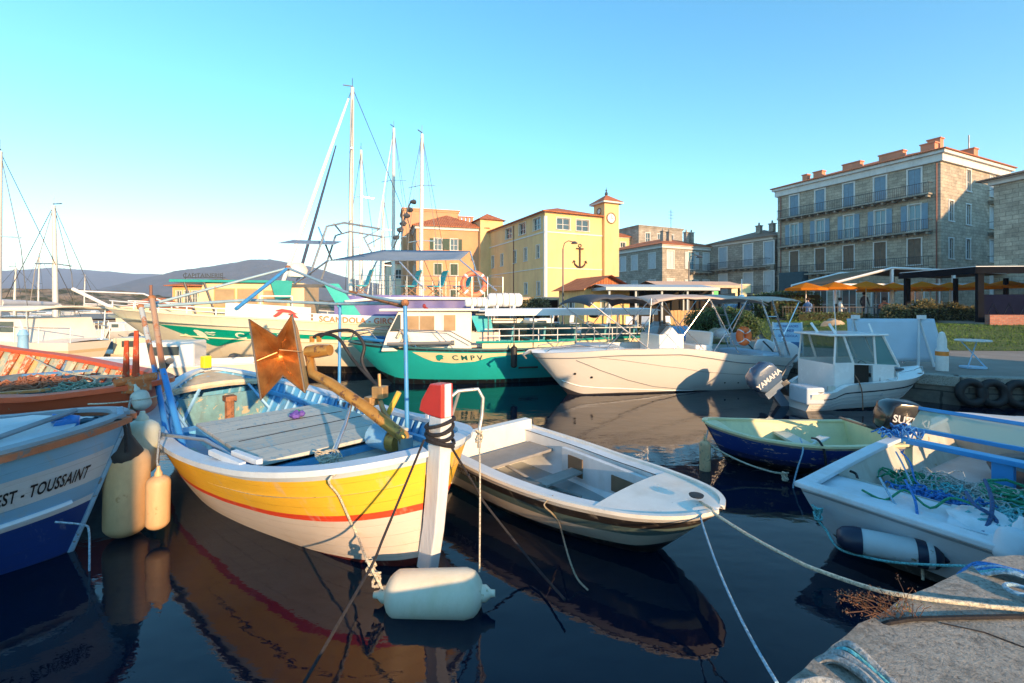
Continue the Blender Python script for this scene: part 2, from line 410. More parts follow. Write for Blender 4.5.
grassM, t, b = newmat('lawn_soil')
n1 = noise_node(t, 0.8, 6, .7); out = ramp(t, n1.outputs[0], [(.3, (.035,.075,.015)), (.7, (.10,.14,.03))]); t.links.new(out.outputs[0], b.inputs['Base Color']); b.inputs['Roughness'].default_value = .95
nb = noise_node(t, 30, 4, .7); bump(t, b, nb.outputs[0], 1, .05)
paveM, t, b = newmat('promenade_paving')
n1 = noise_node(t, 0.6, 7, .7); out = ramp(t, n1.outputs[0], [(.3, (.19,.165,.14)), (.7, (.30,.265,.225))]); t.links.new(out.outputs[0], b.inputs['Base Color']); b.inputs['Roughness'].default_value = .9
nb = noise_node(t, 40, 4, .7); bump(t, b, nb.outputs[0], .5, .01)
asphM = M_('asphalt', (.055,.055,.058), .9, .25, 2, bmp=.4)
stoneQ = brick_mat('quay_wall_stone', (.16,.15,.13), (.24,.22,.19), (.07,.065,.06), 1, .7, .3)

LZ = 0.60
shore = [(60,6.5),(12,9.3),(9.6,9.75),(8.7,10.6),(7.4,13.4),(5.2,16.6),(4.0,20),(2.4,27),(0.5,33),(-4,40),(-12,43.5),(-30,46),(-46,47),(-58,52),(-75,66),(-100,78),(-200,90),(-700,160)]
def far_quay():
    mb = MB(); rows = []
    for (x, y) in shore:
        rows.append([(x, y, -1), (x, y, LZ-.14)])
    mb.grid(rows)
    o = mb.build('quay_wall', stoneQ); tag(o, kind='structure')
    mb = MB(); n = len(shore)
    poly = shore + [(-900,3200),(1500,3200),(1500,6.0)]
    mb.add([(x,y,LZ-.012) for x,y in poly], [tuple(range(len(poly)))])
    o = mb.build('promenade', paveM, fixn=False); tag(o, kind='structure')
    # kerb stones along the edge
    mb = MB()
    for i in range(11):
        a = Vector((*shore[i],0)); c = Vector((*shore[i+1],0)); d = (c-a); L = d.length; d.normalize(); nn = Vector((d.y,-d.x,0))
        if nn.y < 0: nn = -nn
        k = max(1, int(L/1.2))
        for q in range(k):
            p = a + d*(L*(q+.5)/k) + nn*.12
            mb.box((p.x,p.y,LZ-.09), (L/k-.012, .36, .22), math.atan2(d.y,d.x))
    o = mb.build('quay_kerb', CONC, bevel=.01); tag(o, kind='structure')
far_quay()
def sheet(name, poly, z, m, slope=None):
    mb = MB(); mb.add([(x,y,z+(slope(x,y) if slope else 0)) for x,y in poly], [tuple(range(len(poly)))])
    o = mb.build(name, m, fixn=False)
    if slope:
        bm = bmesh.new(); bm.from_mesh(o.data); bmesh.ops.triangulate(bm, faces=bm.faces); bmesh.ops.subdivide_edges(bm, edges=bm.edges, cuts=5, use_grid_fill=True)
        for v in bm.verts: v.co.z = z + slope(v.co.x, v.co.y)
        bm.to_mesh(o.data); bm.free()
    return tag(o, kind='structure')
def bank(x, y): return .60*max(0, min(1, (y-15.8)/4.5))*max(0, min(1, (x-11)/4))
# lawn strips behind the promenade, a footpath and the road
lawnR = [(9.9,17.2),(12.0,15.6),(26,14.6),(40,14.0),(40,20.3),(21.6,21.4),(17.2,28.5),(15.2,28.5),(11.6,21)]
lawnL = [(4.6,26.5),(5.8,20.2),(8.2,17.6),(9.8,18.8),(11.2,22.5),(13.6,30),(4.2,31)]
sheet('lawn', lawnR, LZ-.004, grassM, bank)
sheet('lawn', lawnL, LZ-.004, grassM)
sheet('road', [(3,34),(14,31.5),(30,31),(32.5,40),(24,52),(14,60),(4,62),(12,44)], LZ-.006, asphM)

def grass(name, poly, n, hgt=.045, slope=None):
    from mathutils.geometry import intersect_point_tri_2d
    xs = [p[0] for p in poly]; ys = [p[1] for p in poly]
    def inside(x, y):
        r = False; j = len(poly)-1
        for i in range(len(poly)):
            if (poly[i][1] > y) != (poly[j][1] > y) and x < (poly[j][0]-poly[i][0])*(y-poly[i][1])/(poly[j][1]-poly[i][1])+poly[i][0]: r = not r
            j = i
        return r
    rnd = random.Random(5); mb = MB(); k = 0
    while k < n:
        x = rnd.uniform(min(xs), max(xs)); y = rnd.uniform(min(ys), max(ys))
        if not inside(x, y): continue
        k += 1; zb = LZ + (slope(x,y) if slope else 0); a = rnd.uniform(0, 6.28); h = hgt*rnd.uniform(.5,1.4); wd = .018
        mb.add([(x-math.cos(a)*wd,y-math.sin(a)*wd,zb-.01),(x+math.cos(a)*wd,y+math.sin(a)*wd,zb-.01),(x+rnd.uniform(-.04,.04),y+rnd.uniform(-.04,.04),zb+h)], [(0,1,2)])
    mm = M_('grass_blades', (.085,.15,.03), .8, .5, 1.5, bmp=0)
    return tag(mb.build(name, mm, fixn=False), 'mown green lawn behind the promenade', 'grass', kind='stuff')
grass('grass', lawnR, 26000, slope=bank); grass('grass', lawnL, 12000)

# ---- hills
def hills(name, prof, Y, depth, m, seed):
    """ridge heights given as (X, z) along a line at distance Y, real relief in depth"""
    mb = MB(); rows = []
    x0, x1 = prof[0][0], prof[-1][0]; n = 110; k = 26
    for j in range(k+1):
        s = j/k; r = []
        fall = math.sin(math.pi*min(1, s*1.0))**.8
        for i in range(n+1):
            x = x0+(x1-x0)*i/n
            hgt = catmull(prof, x)
            q = Vector((x/220+seed, s*4, seed))
            z = hgt*fall*(1-.22*(1-fall)*abs(noise.noise(q*2))) + hgt*.05*noise.noise(q*6)*fall + hgt*.12*noise.noise(Vector((x/150, s*7, seed)))*math.sin(math.pi*s)*(0 if abs(s-.5) < .04 else 1)
            r.append((x + s*40, Y - depth*.5 + depth*s, z - 3))
        rows.append(r)
    mb.grid(rows)
    return tag(mb.build(name, m, smooth=70), kind='structure')
hillM, t, b = newmat('maquis_hillside')
n1 = noise_node(t, .02, 9, .75); out = ramp(t, n1.outputs[0], [(.3, (.045,.055,.03)), (.5, (.09,.085,.055)), (.7, (.17,.14,.11))]); t.links.new(out.outputs[0], b.inputs['Base Color']); b.inputs['Roughness'].default_value = 1
n2 = noise_node(t, .06, 8, .75); bump(t, b, n2.outputs[0], 1, 14)
k2 = 2400/F
hills('hill', [((x-512)*k2, max(0, (HZ-y)*k2)) for x, y in [(-420,303),(-250,292),(-120,296),(-40,286),(0,278),(30,274),(62,270.5),(78,268.5),(100,271),(130,273),(155,273.5),(180,279),(215,290),(260,303)]], 2400, 1500, hillM, 1)
k3 = 1700/F
hills('hill', [((x-512)*k3, max(0, (HZ-y)*k3)) for x, y in [(90,303),(140,292),(170,284),(200,272),(225,266),(250,262),(268,259.5),(285,262),(310,267),(340,276),(380,283),(460,286),(560,290),(700,292),(800,303)]], 1700, 1000, hillM, 2)

# ---- rocky headland with scrub, left background
def headland():
    mb = MB(); rows = []; n = 150; k = 26
    for j in range(k+1):
        s = j/k; r = []
        for i in range(n+1):
            x = -190 + 205*i/n
            y = 78 + 62*s + 6*noise.noise(Vector((x/12,3,1)))
            q = Vector((x/7, y/7, 0))
            env = min(1, s*3.5)*(1-.3*s) * catmull([(-190,.8),(-150,1.1),(-120,1.0),(-100,1.25),(-85,.8),(-60,.9),(-40,.6),(15,.5)], x)
            z = -.6 + env*(4.6 + 1.6*noise.noise(q) + 1.0*abs(noise.noise(q*2.6)) + .5*noise.noise(q*6))
            r.append((x, y, z))
        rows.append(r)
    mb.grid(rows)
    m, t, b = newmat('granite_and_scrub')
    n1 = noise_node(t, .35, 8, .75); n2 = noise_node(t, 1.4, 6, .7)
    a = ramp(t, n1.outputs[0], [(.38, (.36,.27,.19)), (.5, (.27,.20,.13)), (.54, (.06,.07,.03)), (.7, (.10,.10,.045))]).outputs[0]
    g = ramp(t, n2.outputs[0], [(.35, .5), (.6, 1.25)]); a = mix(t, 1, a, g.outputs[0], 'MULTIPLY')
    t.links.new(a, b.inputs['Base Color']); b.inputs['Roughness'].default_value = 1; bump(t, b, n2.outputs[0], 1, .5)
    tag(mb.build('rocky_headland', m, smooth=35), kind='structure')
headland()
# ============================================================ TOWN
STONE = brick_mat('granite_blocks', (.40,.35,.27), (.56,.49,.38), (.26,.23,.19), 1, .62, .27)
STONE2 = brick_mat('grey_granite_blocks', (.34,.31,.26), (.47,.43,.36), (.22,.20,.17), 1, .5, .24)
REDBRICK = brick_mat('red_brick', (.33,.10,.06), (.42,.16,.10), (.25,.22,.20), 1, .22, .075, ms=.01)
YEL = stucco('yellow_plaster', (.76,.51,.24), (.60,.36,.19), .09)
ORG = stucco('orange_plaster', (.58,.31,.16), (.38,.25,.18), .16)
CREAMP = stucco('cream_plaster', (.74,.66,.48), (.5,.42,.3), .07)
WPL = stucco('white_plaster', (.70,.69,.66), (.45,.44,.42), .06)
TILE = tile_mat('terracotta_tiles', (.30,.09,.04), (.48,.15,.055), (.60,.24,.10))
TILEB = tile_mat('brown_tiles', (.20,.12,.08), (.30,.18,.12), (.38,.25,.17))
CHIM = stucco('chimney_render', (.62,.26,.15), (.35,.18,.12), .15)
SHB = M_('blue_grey_shutter', (.20,.32,.42), .6, .12, 3, bmp=.1)
SHW = M_('pale_shutter', (.52,.56,.58), .6, .1, 3)
SHG = M_('dark_green_shutter', (.03,.07,.05), .6, .2, 3)
TRIM = M_('white_trim', (.68,.68,.66), .7, .08, 2, bmp=.1)
GLW, t, b = newmat('window_pane'); b.inputs['Base Color'].default_value = (.05,.075,.085,1); b.inputs['Roughness'].default_value = .06; b.inputs['Specular IOR Level'].default_value = .9
GLB, t, b = newmat('blue_pane'); b.inputs['Base Color'].default_value = (.09,.23,.30,1); b.inputs['Roughness'].default_value = .08; b.inputs['Specular IOR Level'].default_value = .9
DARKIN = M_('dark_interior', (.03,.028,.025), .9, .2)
IRON = M_('wrought_iron', (.05,.05,.055), .6, .2)

class Bldg:
    """local x = side wall to the right, local y = long facade going away; origin = near corner on the ground"""
    def __init__(s, name, label, X, Y, ang, W, D, z0, z1, cat='building'):
        s.root = thing(name, label, cat, (X, Y, z0), R(ang)); s.X, s.Y, s.W, s.D, s.z0, s.z1 = X, Y, W, D, z0, z1
        s.b = Vector((math.cos(R(ang)), math.sin(R(ang)))); s.a = Vector((-s.b.y, s.b.x)); s.open = {'A': [], 'B': [], 'C': [], 'E': []}; s.h = z1-z0
    def u(s, wall, pxx):
        r = (pxx-512)/F; d = s.a if wall == 'A' else s.b
        return (s.X - r*s.Y)/(r*d.y - d.x)
    def z(s, wall, u, py):
        d = s.a if wall == 'A' else s.b
        return H + (HZ-py)/F*(s.Y+d.y*u) - s.z0
    def M(s, wall):
        # maps (u, outward, z) to building-local
        if wall == 'A': return Matrix(((0,-1,0,0),(1,0,0,0),(0,0,1,0),(0,0,0,1)))
        if wall == 'B': return Matrix(((1,0,0,0),(0,-1,0,0),(0,0,1,0),(0,0,0,1)))
        if wall == 'C': return Matrix(((0,1,0,s.D),(1,0,0,0),(0,0,1,0),(0,0,0,1)))
        return Matrix(((1,0,0,0),(0,1,0,s.W),(0,0,1,0),(0,0,0,1)))
    def win(s, wall, uc, z0, z1, w_, kind='glass', arch=False, sh=None, trim=.09, rev=.16):
        s.open[wall].append((uc-w_/2, uc+w_/2, z0, z1)); M = s.M(wall)
        mb = MB(); q = trim; f = .05
        if q:
            mb.box((uc-w_/2-q/2+.004, .012, (z0+z1)/2), (q, .05, z1-z0+.01), M=M); mb.box((uc+w_/2+q/2-.004, .012, (z0+z1)/2), (q, .05, z1-z0+.01), M=M)
            mb.box((uc, .014, z1+q/2), (w_+2*q+.02, .06, q), M=M); mb.box((uc, .03, z0-q/2), (w_+2*q+.06, .12, q), M=M)
        mb.box((uc-w_/2+f/2+.003, -rev+.05, (z0+z1)/2), (f, .05, z1-z0-.01), M=M); mb.box((uc+w_/2-f/2-.003, -rev+.05, (z0+z1)/2), (f, .05, z1-z0-.01), M=M)
        mb.box((uc, -rev+.05, (z0+z1)/2), (.05, .045, z1-z0-.012), M=M); mb.box((uc, -rev+.05, z1-f/2-.004), (w_-2*f, .046, f), M=M)
        if kind != 'closed': mb.box((uc, -rev+.05, z0+(z1-z0)*.45), (w_-2*f, .042, .035), M=M)
        wo_ = mb.build('window', TRIM, s.root)
        if kind == 'closed':
            pm = MB()
            for sd in (-1, 1):
                pm.box((uc+sd*w_/4, -.05, (z0+z1)/2), (w_/2-.025, .035, z1-z0-.03), M=M)
                nsl = int((z1-z0)/.11)
                for k in range(nsl): pm.box((uc+sd*w_/4, -.028, z0+.1+k*(z1-z0-.18)/max(1,nsl-1)), (w_/2-.12, .02, .05), M=M, rx=.5)
            pm.build('shutter', sh or SHB, wo_)
        else:
            pm = MB(); pm.box((uc, -rev+.02, (z0+z1)/2), (w_-.02, .012, z1-z0-.02), M=M); pm.build('pane', GLB if kind == 'open' else GLW, wo_)
        if kind in ('open', 'half'):
            for sd in (-1, 1):
                pm = MB(); c = uc+sd*(w_/2+q+w_*.26)
                pm.box((c, .06, (z0+z1)/2), (w_*.5, .035, z1-z0), M=M)
                nsl = int((z1-z0)/.11)
                for k in range(nsl): pm.box((c, .082, z0+.08+k*(z1-z0-.16)/max(1,nsl-1)), (w_*.5-.1, .015, .05), M=M, rx=.5)
                pm.build('shutter', sh or SHB, wo_)
        return wo_
    def walls(s, m, name='wall', rev=.18):
        mb = MB()
        for wall, L in (('A', s.W), ('B', s.D), ('C', s.W), ('E', s.D)):
            M = s.M(wall); ops = s.open[wall]
            us = sorted({0, L} | {round(v, 4) for o in ops for v in o[:2]}); zs = sorted({-.7, s.h} | {round(v, 4) for o in ops for v in o[2:]})
            for i in range(len(us)-1):
                for j in range(len(zs)-1):
                    cu, cz = (us[i]+us[i+1])/2, (zs[j]+zs[j+1])/2
                    if any(o[0] < cu < o[1] and o[2] < cz < o[3] for o in ops): continue
                    q = [(us[i],0,zs[j]),(us[i+1],0,zs[j]),(us[i+1],0,zs[j+1]),(us[i],0,zs[j+1])]
                    mb.add(q, [(0,1,2,3)], M, uvs=[(p[0],p[2]) for p in q])
            for (a0,a1,b0,b1) in ops:
                c = [(a0,b0),(a1,b0),(a1,b1),(a0,b1)]
                for k in range(4):
                    p, q = c[k], c[(k+1)%4]; vs_ = [(p[0],0,p[1]),(q[0],0,q[1]),(q[0],-rev,q[1]),(p[0],-rev,p[1])]
                    mb.add(vs_, [(0,1,2,3)], M, uvs=[(v[0]+v[1],v[2]) for v in vs_])
                mb.add([(a0,-rev,b0),(a1,-rev,b0),(a1,-rev,b1),(a0,-rev,b1)], [(0,1,2,3)], M, uvs=[(0,0)]*4)
        return mb.build(name, m, s.root, weld=True)
    def cornice(s, h, out, m=None, name='cornice', z=None):
        z = s.h if z is None else z; mb = MB()
        mb.bx(-out*.5, s.D+out*.5, -out*.5, s.W+out*.5, z-h, z-h*.35); mb.bx(-out, s.D+out, -out, s.W+out, z-h*.35+.003, z+.02)
        return mb.build(name, m or TRIM, s.root)
    def hip(s, rise, ov=.45, m=None, ridge='A', z=None, name='roof'):
        z = (s.h+.02 if z is None else z); mb = MB(); x0,x1,y0,y1 = -ov, s.D+ov, -ov, s.W+ov
        if ridge == 'A': r = min((x1-x0)/2, (y1-y0)/2-.01); p, q = ((x0+x1)/2, y0+r), ((x0+x1)/2, y1-r)
        else: r = min((y1-y0)/2, (x1-x0)/2-.01); p, q = (x0+r, (y0+y1)/2), (x1-r, (y0+y1)/2)
        P, Q = (p[0],p[1],z+rise), (q[0],q[1],z+rise); c = [(x0,y0,z),(x1,y0,z),(x1,y1,z),(x0,y1,z)]
        def face(pts, ax):
            mb.add(pts, [tuple(range(len(pts)))], uvs=[((v[1] if ax else v[0]), (v[0] if ax else v[1])) for v in pts])
        if ridge == 'A':
            face([c[0],c[1],P], 0); face([c[1],c[2],Q,P], 1); face([c[2],c[3],Q], 0); face([c[3],c[0],P,Q], 1)
        else:
            face([c[0],c[1],Q,P], 0); face([c[1],c[2],Q], 1); face([c[2],c[3],P,Q], 0); face([c[3],c[0],P], 1)
        e = .09
        for i in range(4):
            a_, b_ = c[i], c[(i+1)%4]; mb.add([a_, b_, (b_[0],b_[1],b_[2]-e), (a_[0],a_[1],a_[2]-e)], [(0,1,2,3)])
        mb.add([(p_[0],p_[1],p_[2]-e) for p_ in c], [(0,1,2,3)])
        return mb.build(name, m or TILE, s.root, weld=True)
    def chimney(s, x, y, z, w_, d_, h_, parent, m=None, pots=0):
        mb = MB(); mb.box((x,y,z+h_/2), (w_,d_,h_)); mb.box((x,y,z+h_+.05), (w_+.14,d_+.14,.1))
        for k in range(pots): mb.lathe([(.11,0),(.09,.35)], (x, y+(k-(pots-1)/2)*.4, z+h_+.1), 8)
        return mb.build('chimney', m or CHIM, parent)
    def balcony(s, wall, u0, u1, z, out=.75, rail=True, brackets=True):
        M = s.M(wall); mb = MB(); mb.box(((u0+u1)/2, out/2, z), (u1-u0, out, .13), M=M)
        if brackets:
            n = max(2, int((u1-u0)/.75))
            for k in range(n): mb.box((u0+.2+(u1-u0-.4)*k/(n-1), out*.4, z-.16), (.16, out*.75, .2), M=M)
        o = mb.build('balcony', TRIM if not brackets else STONE2, s.root)
        if rail:
            r = MB(); zt = z+.95
            r.box(((u0+u1)/2, out-.04, zt), (u1-u0, .05, .04), M=M); r.box(((u0+u1)/2, out-.04, z+.14), (u1-u0, .03, .03), M=M)
            for e_ in (u0+.02, u1-.02): r.box((e_, out/2, zt), (.04, out, .04), M=M)
            n = int((u1-u0)/.16)
            for k in range(n+1): r.box((u0+.02+(u1-u0-.04)*k/n, out-.04, (z+zt)/2), (.02, .02, .9), M=M)
            r.build('railing', IRON, o)
        return o

# --- big four-storey granite block on the right
B = Bldg('granite_apartment_house', 'tall four storey grey granite building with blue shutters and long balconies', 35.8, 38, 25, 14.3, 12.4, LZ, 15)
for i, p in enumerate((794.2, 820, 848.6, 880, 914.4)):
    u = B.u('A', p)
    B.win('A', u, 11.0, 13.25, .92, 'closed', trim=.12)
    B.win('A', u, 7.95, 10.15, .85, 'open', trim=.1)
    B.win('A', u, 4.95, 7.2, .95, 'closed', sh=M_('brown_shutter', (.20,.15,.11), .7, .2), trim=.09)
    B.win('A', u, .3, 2.9, 1.3, 'glass')
for p, a_, b_ in ((968.5, 11.45, 13.3), (951, 8.6, 10.3), (968.3, 8.5, 10.25), (968, 5.5, 7.2), (951, 5.4, 7.1)):
    B.win('B', B.u('B', p), a_, b_, .75, 'glass' if p != 951 else 'glass', trim=.1)
for z_ in (2.4, 5.4, 8.5, 11.4): B.win('B', 9.3, z_, z_+2.0, .9, 'closed', sh=SHW)
B.walls(STONE)
B.cornice(.95, .42, WPL); rf = B.hip(2.0, .55)
for (y_, w_) in ((11.9,.5),(10.5,.9),(7.2,1.6),(3.8,1.9),(1.0,1.0)):
    B.chimney(1.5, y_*.98+.4, B.h+.1, .6, w_, .98, rf)
B.chimney(2.6, 1.4, B.h+.3, .6, .9, 1.35, rf); ch = B.chimney(8.2, 1.2, B.h+.1, .8, 1.0, 1.35, rf)
mb = MB(); mb.tube([(8.2,1.2,B.h+1.5),(8.2,1.2,B.h+2.9)], .05, 6); mb.build('flue', DKMETAL, rf)
B.balcony('A', .5, 13.9, 10.82); B.balcony('A', .5, 13.9, 7.72); B.balcony('A', .5, 13.9, 4.6)
for z_ in (4.9, 8.0, 10.9): B.balcony('B', 8.4, 10.4, z_, .9)
mb = MB(); mb.tube([(-.06,.25,0),(-.06,.25,B.h-1)], .05, 6); mb.build('downpipe', M_('downpipe_brown', (.25,.09,.06), .6, .1), B.root); mb = MB(); mb.tube([(-.06,13.9,0),(-.06,13.9,B.h-1)], .05, 6); mb.build('downpipe', M_('downpipe_brown', (.25,.09,.06), .6, .1), B.root)
mb = MB(); mb.box((0,0,0),(1,1,1)); mb.v = [Vector((-.95+.9*(v.x+.5), 10.9+2.6*(v.y+.5), 1.9+3.0*(v.z+.5))) for v in mb.v]
mb.build('awning_blind', M_('dark_blue_blind', (.05,.09,.11), .7, .2), B.root)

# --- lower granite building joined on its left
B = Bldg('stone_town_house', 'three storey granite house with white shutters and arched blue door beside the tall block', 29.5, 51.6, 25, 8.6, 9, LZ, 9.8)
for p in (723, 748, 769):
    u = B.u('A', p); B.win('A', u, 6.1, 8.6, 1.15, 'closed', sh=M_('light_blue_shutter', (.38,.47,.54), .6, .1), trim=.12); B.win('A', u, 2.9, 5.2, 1.15, 'closed', sh=SHW, trim=.12)
for p, k in ((749, 'glass'), (769, 'open')): B.win('A', B.u('A', p), .3, 2.2, 1.0, 'glass', trim=.2)
B.walls(STONE2); B.cornice(.35, .3, TRIM); rf = B.hip(1.6, .5, TILEB)
B.balcony('A', .2, 8.4, 5.75); B.balcony('A', .2, 8.4, 2.6)
for y_ in (1.4, 3.1): B.chimney(2, y_, B.h+.8, .5, .55, .9, rf, STONE2, 1)
d = MB(); M = B.M('A'); u = B.u('A', 769); d.prism([(-.42,0),(.42,0)]+[(.42*math.cos(a), 1.5+.42*math.sin(a)) for a in [math.pi*k/8 for k in range(9)]], 0, .05, M @ Matrix.Translation((u,.0,.1)) @ Matrix.Rotation(R(90),4,'X') @ Matrix.Translation((0,0,-.08)))
d.build('door', M_('bright_blue_door', (.03,.35,.62), .5, .1), B.root)

# --- mid stone building with corner
B = Bldg('hotel_stone_house', 'grey stone corner building with tiled roof behind the harbour cafe', 18.5, 56, 25, 13.5, 9.3, LZ, 9.5)
for p in (613, 623, 634.5, 652):
    u = B.u('A', p); B.win('A', u, 6.0, 7.9, 1.2, 'closed', sh=SHW); B.win('A', u, 2.6, 4.5, 1.2, 'closed', sh=SHW)
for p, k in ((670.5, 'closed'), (691.6, 'open'), (706, 'closed')):
    u = min(B.u('B', p), 8.3); B.win('B', u, 5.9, 8.1, 1.1, k, sh=SHW); B.win('B', u, 2.5, 4.6, 1.1, k, sh=SHW)
B.walls(STONE2); B.cornice(.5, .35, TRIM); rf = B.hip(1.5, .5, TILE)
B.balcony('B', 4.5, 9.1, 5.5)
for (x_, y_) in ((2,2),(3.2,2.2),(5.5,1.5),(6.4,1.5)): B.chimney(x_, y_, B.h+.6, .45, .5, 1.3, rf, STONE2, 1)
B2 = Bldg('stone_back_house', 'flat topped grey stone house rising behind the corner building', 19.5, 70, 25, 10, 9, LZ, 14.2)
for k in range(3): B2.win('B', 1.8+k*2.4, 11.0, 12.5, .9, 'glass')
B2.walls(STONE2); B2.cornice(.3, .2, STONE2); 
mb = MB(); mb.tube([(7.5,1,B2.h),(7.5,1,B2.h+3.2)], .05, 5)
for k in range(3): mb.tube([(7.0,1,B2.h+1.8+.5*k),(8.0,1,B2.h+1.8+.5*k)], .03, 4)
mb.build('aerial', DKMETAL, B2.root)
# --- neighbour cut by the right edge, reaching towards the camera outside the frame
B = Bldg('granite_corner_house', 'granite building with brown tiled roof cut by the right edge of the picture', 34.3, 11.0, 12, 18.2, 16, LZ, 10.0)
for k in range(6): B.win('A', 1.6+k*2.9, 5.9, 7.7, .9, 'closed'); B.win('A', 1.6+k*2.9, 2.4, 4.4, .9, 'closed')
B.walls(STONE); B.cornice(.35, .4, TRIM); rf = B.hip(2.2, .6, TILEB)
mb = MB(); mb.lathe([(.14,0),(.14,1.0),(.2,1.02),(.2,1.15),(0,1.3)], (2.0,17.0,B.h+.35), 8); mb.build('flue', M_('galvanised', (.45,.47,.5), .4, .1, metal=.7), rf)

B = Bldg('shade_block', 'unseen granite block added beyond the right edge to shade the tall house', 52.5, 10.0, 12, 20, 14, LZ, 16.0)  # unseen block added to keep the sun off the tall house's side wall
for k in range(6):
    for z_ in (2.4, 5.6, 8.8, 12): B.win('A', 1.8+k*3.2, z_, z_+2, .9, 'closed')
B.walls(STONE); B.cornice(.35, .4, TRIM); B.hip(1.6, .5, TILEB)
# --- yellow clock building
B = Bldg('clock_tower_building', 'bright yellow harbour building with a clock tower and an anchor on its wall', 2.8, 38.6, 25, 12.4, 5.9, LZ, 10.0)
for p, q0, q1 in ((508.8, 227, 237), (522.4, 221, 232), (537, 216, 229)):
    u = B.u('A', p); z1_ = B.h-.35; B.win('A', u, z1_-1.05, z1_, 1.35 if p > 510 else 1.5, 'glass', trim=.05)
for p, q0, q1 in ((493, 256, 268), (502, 254, 266), (515, 250.5, 263), (525.7, 248, 261), (538, 245, 258)):
    u = B.u('A', p); B.win('A', u, B.z('A', u, q1), B.z('A', u, q0), .6, 'glass', trim=.05)
for p, q0, q1 in ((526, 283, 294), (538.6, 281.5, 295)):
    u = B.u('A', p); B.win('A', u, B.z('A', u, q1), B.z('A', u, q0), .6, 'glass', trim=.05)
for p in (563.4, 582.6):
    u = B.u('B', p); B.win('B', u, B.h-1.45, B.h-.45, 1.35, 'glass', trim=.05)
B.walls(YEL); B.cornice(.12, .18, TRIM); B.hip(1.05, .35, TILE)
mb = MB()
for M in (B.M('A'), B.M('B')):
    L = B.W if M is not None and M[0][1] == -1 and M[0][0] == 0 else B.D
    mb.box((L/2, .03, B.h-1.75), (L, .06, .1), M=M); mb.box((L/2, .025, 4.6), (L, .05, .07), M=M)
mb.box((.10,.03,B.h/2-.2),(.2,.05,B.h-.4), M=B.M('A')); mb.box((.10,.032,B.h/2-.2),(.2,.05,B.h-.4), M=B.M('B'))
mb.build('string_course', TRIM, B.root)
mb = MB(); mb.tube([(-.05,6.2,0),(-.05,6.2,B.h-.3)], .04, 6); mb.build('downpipe', M_('downpipe_brown', (.25,.09,.06), .6, .1), B.root)
# anchor relief
M = B.M('B'); ua = B.u('B', 579.5); zt = B.z('B', ua, 244); zb = B.z('B', ua, 268); L = zt-zb
an = MB(); T = lambda x, z: tuple(M @ Vector((ua+x, .07, zb+z)))
an.tube([T(0,.1),T(0,L*.86)], .075, 6); an.tube([T(-.38,L*.8),T(.38,L*.8)], .06, 6)
an.tube([T(.15*math.cos(a), L*.93+.13*math.sin(a)) for a in [2*math.pi*k/12 for k in range(12)]], .035, 5, closed=True)
an.tube([T(-.62,.62),T(-.5,.3),T(-.25,.1),T(0,.05),T(.25,.1),T(.5,.3),T(.62,.62)], [.02,.07,.09,.1,.09,.07,.02], 6)
for s_ in (-1,1): an.tube([T(s_*.78,.38),T(s_*.62,.62),T(s_*.42,.55)], [.01,.07,.01], 5)
an.build('anchor', M_('dark_iron_anchor', (.07,.055,.05), .7, .2), B.root)
# clock tower at the right end
tw = MB(); cx0, cx1 = 5.9, 7.5; tw.bx(cx0, cx1, -.35, 1.3, 4.0, B.h+1.2); tower = tw.build('tower', YEL, B.root)
tb = MB(); z_ = B.h+1.2; tb.bx(cx0-.3, cx1+.3, -.65, 1.6, z_, z_+.14); tb.build('tower_cornice', TRIM, tower)
tr = MB(); tr.add([(cx0-.35,-.7,z_+.15),(cx1+.35,-.7,z_+.15),(cx1+.35,1.65,z_+.15),(cx0-.35,1.65,z_+.15),((cx0+cx1)/2,.47,z_+.95)], [(0,1,4),(1,2,4),(2,3,4),(3,0,4),(3,2,1,0)])
tr.build('tower_roof', TILE, tower)
fi = MB(); fi.lathe([(.1,0),(.16,.12),(.12,.25),(.04,.34),(.1,.45),(.03,.55),(0,.9)], ((cx0+cx1)/2,.47,z_+.9), 8); fi.build('finial', DKMETAL, tower)
def clock(x, y, z, M2):
    c = MB(); c.lathe([(.0,.0),(.44,.0),(.44,.05),(0,.05)], (0,0,0), 24, M2); co = c.build('clock_face', M_('clock_white', (.8,.78,.72), .5, .03), tower); c = MB(); c.tube([M2 @ Vector((.46*math.cos(a),.46*math.sin(a),.05)) for a in [2*math.pi*k/24 for k in range(24)]], .05, 6, closed=True); c.build('clock_rim', M_('clock_rim_brown', (.20,.12,.06), .6, .1), co)
    h_ = MB(); h_.box((0,.13,.062), (.035,.28,.01), M=M2); h_.box((.1,-.02,.066), (.2,.045,.01), M=M2)
    for k in range(12):
        a = math.pi*k/6; h_.box((.35*math.cos(a), .35*math.sin(a), .06), (.07,.025,.01), rz=a, M=M2)
    h_.build('clock_hands', BLACK, co)
clock(0,0,0, Matrix.Translation(((cx0+cx1)/2-.1, -.35, B.h-.15)) @ Matrix.Rotation(R(90),4,'X'))
clock(0,0,0, Matrix.Translation((cx0, .45, B.h+.55)) @ Matrix.Rotation(R(-90),4,'Y') @ Matrix.Rotation(R(-90),4,'Z') @ Matrix.Scale(.6,4))
# stair tower at the far left end
tw = MB(); tw.bx(-1.1, 1.6, 12.4, 15.2, -.5, B.h+1.3); t2 = tw.build('stair_tower', YEL, B.root)
tr = MB(); z_ = B.h+1.3; tr.add([(-1.4,12.1,z_),(1.9,12.1,z_),(1.9,15.5,z_),(-1.4,15.5,z_),(.25,13.8,z_+.95)], [(0,1,4),(1,2,4),(2,3,4),(3,0,4),(3,2,1,0)]); tr.build('tower_roof', TILE, t2)

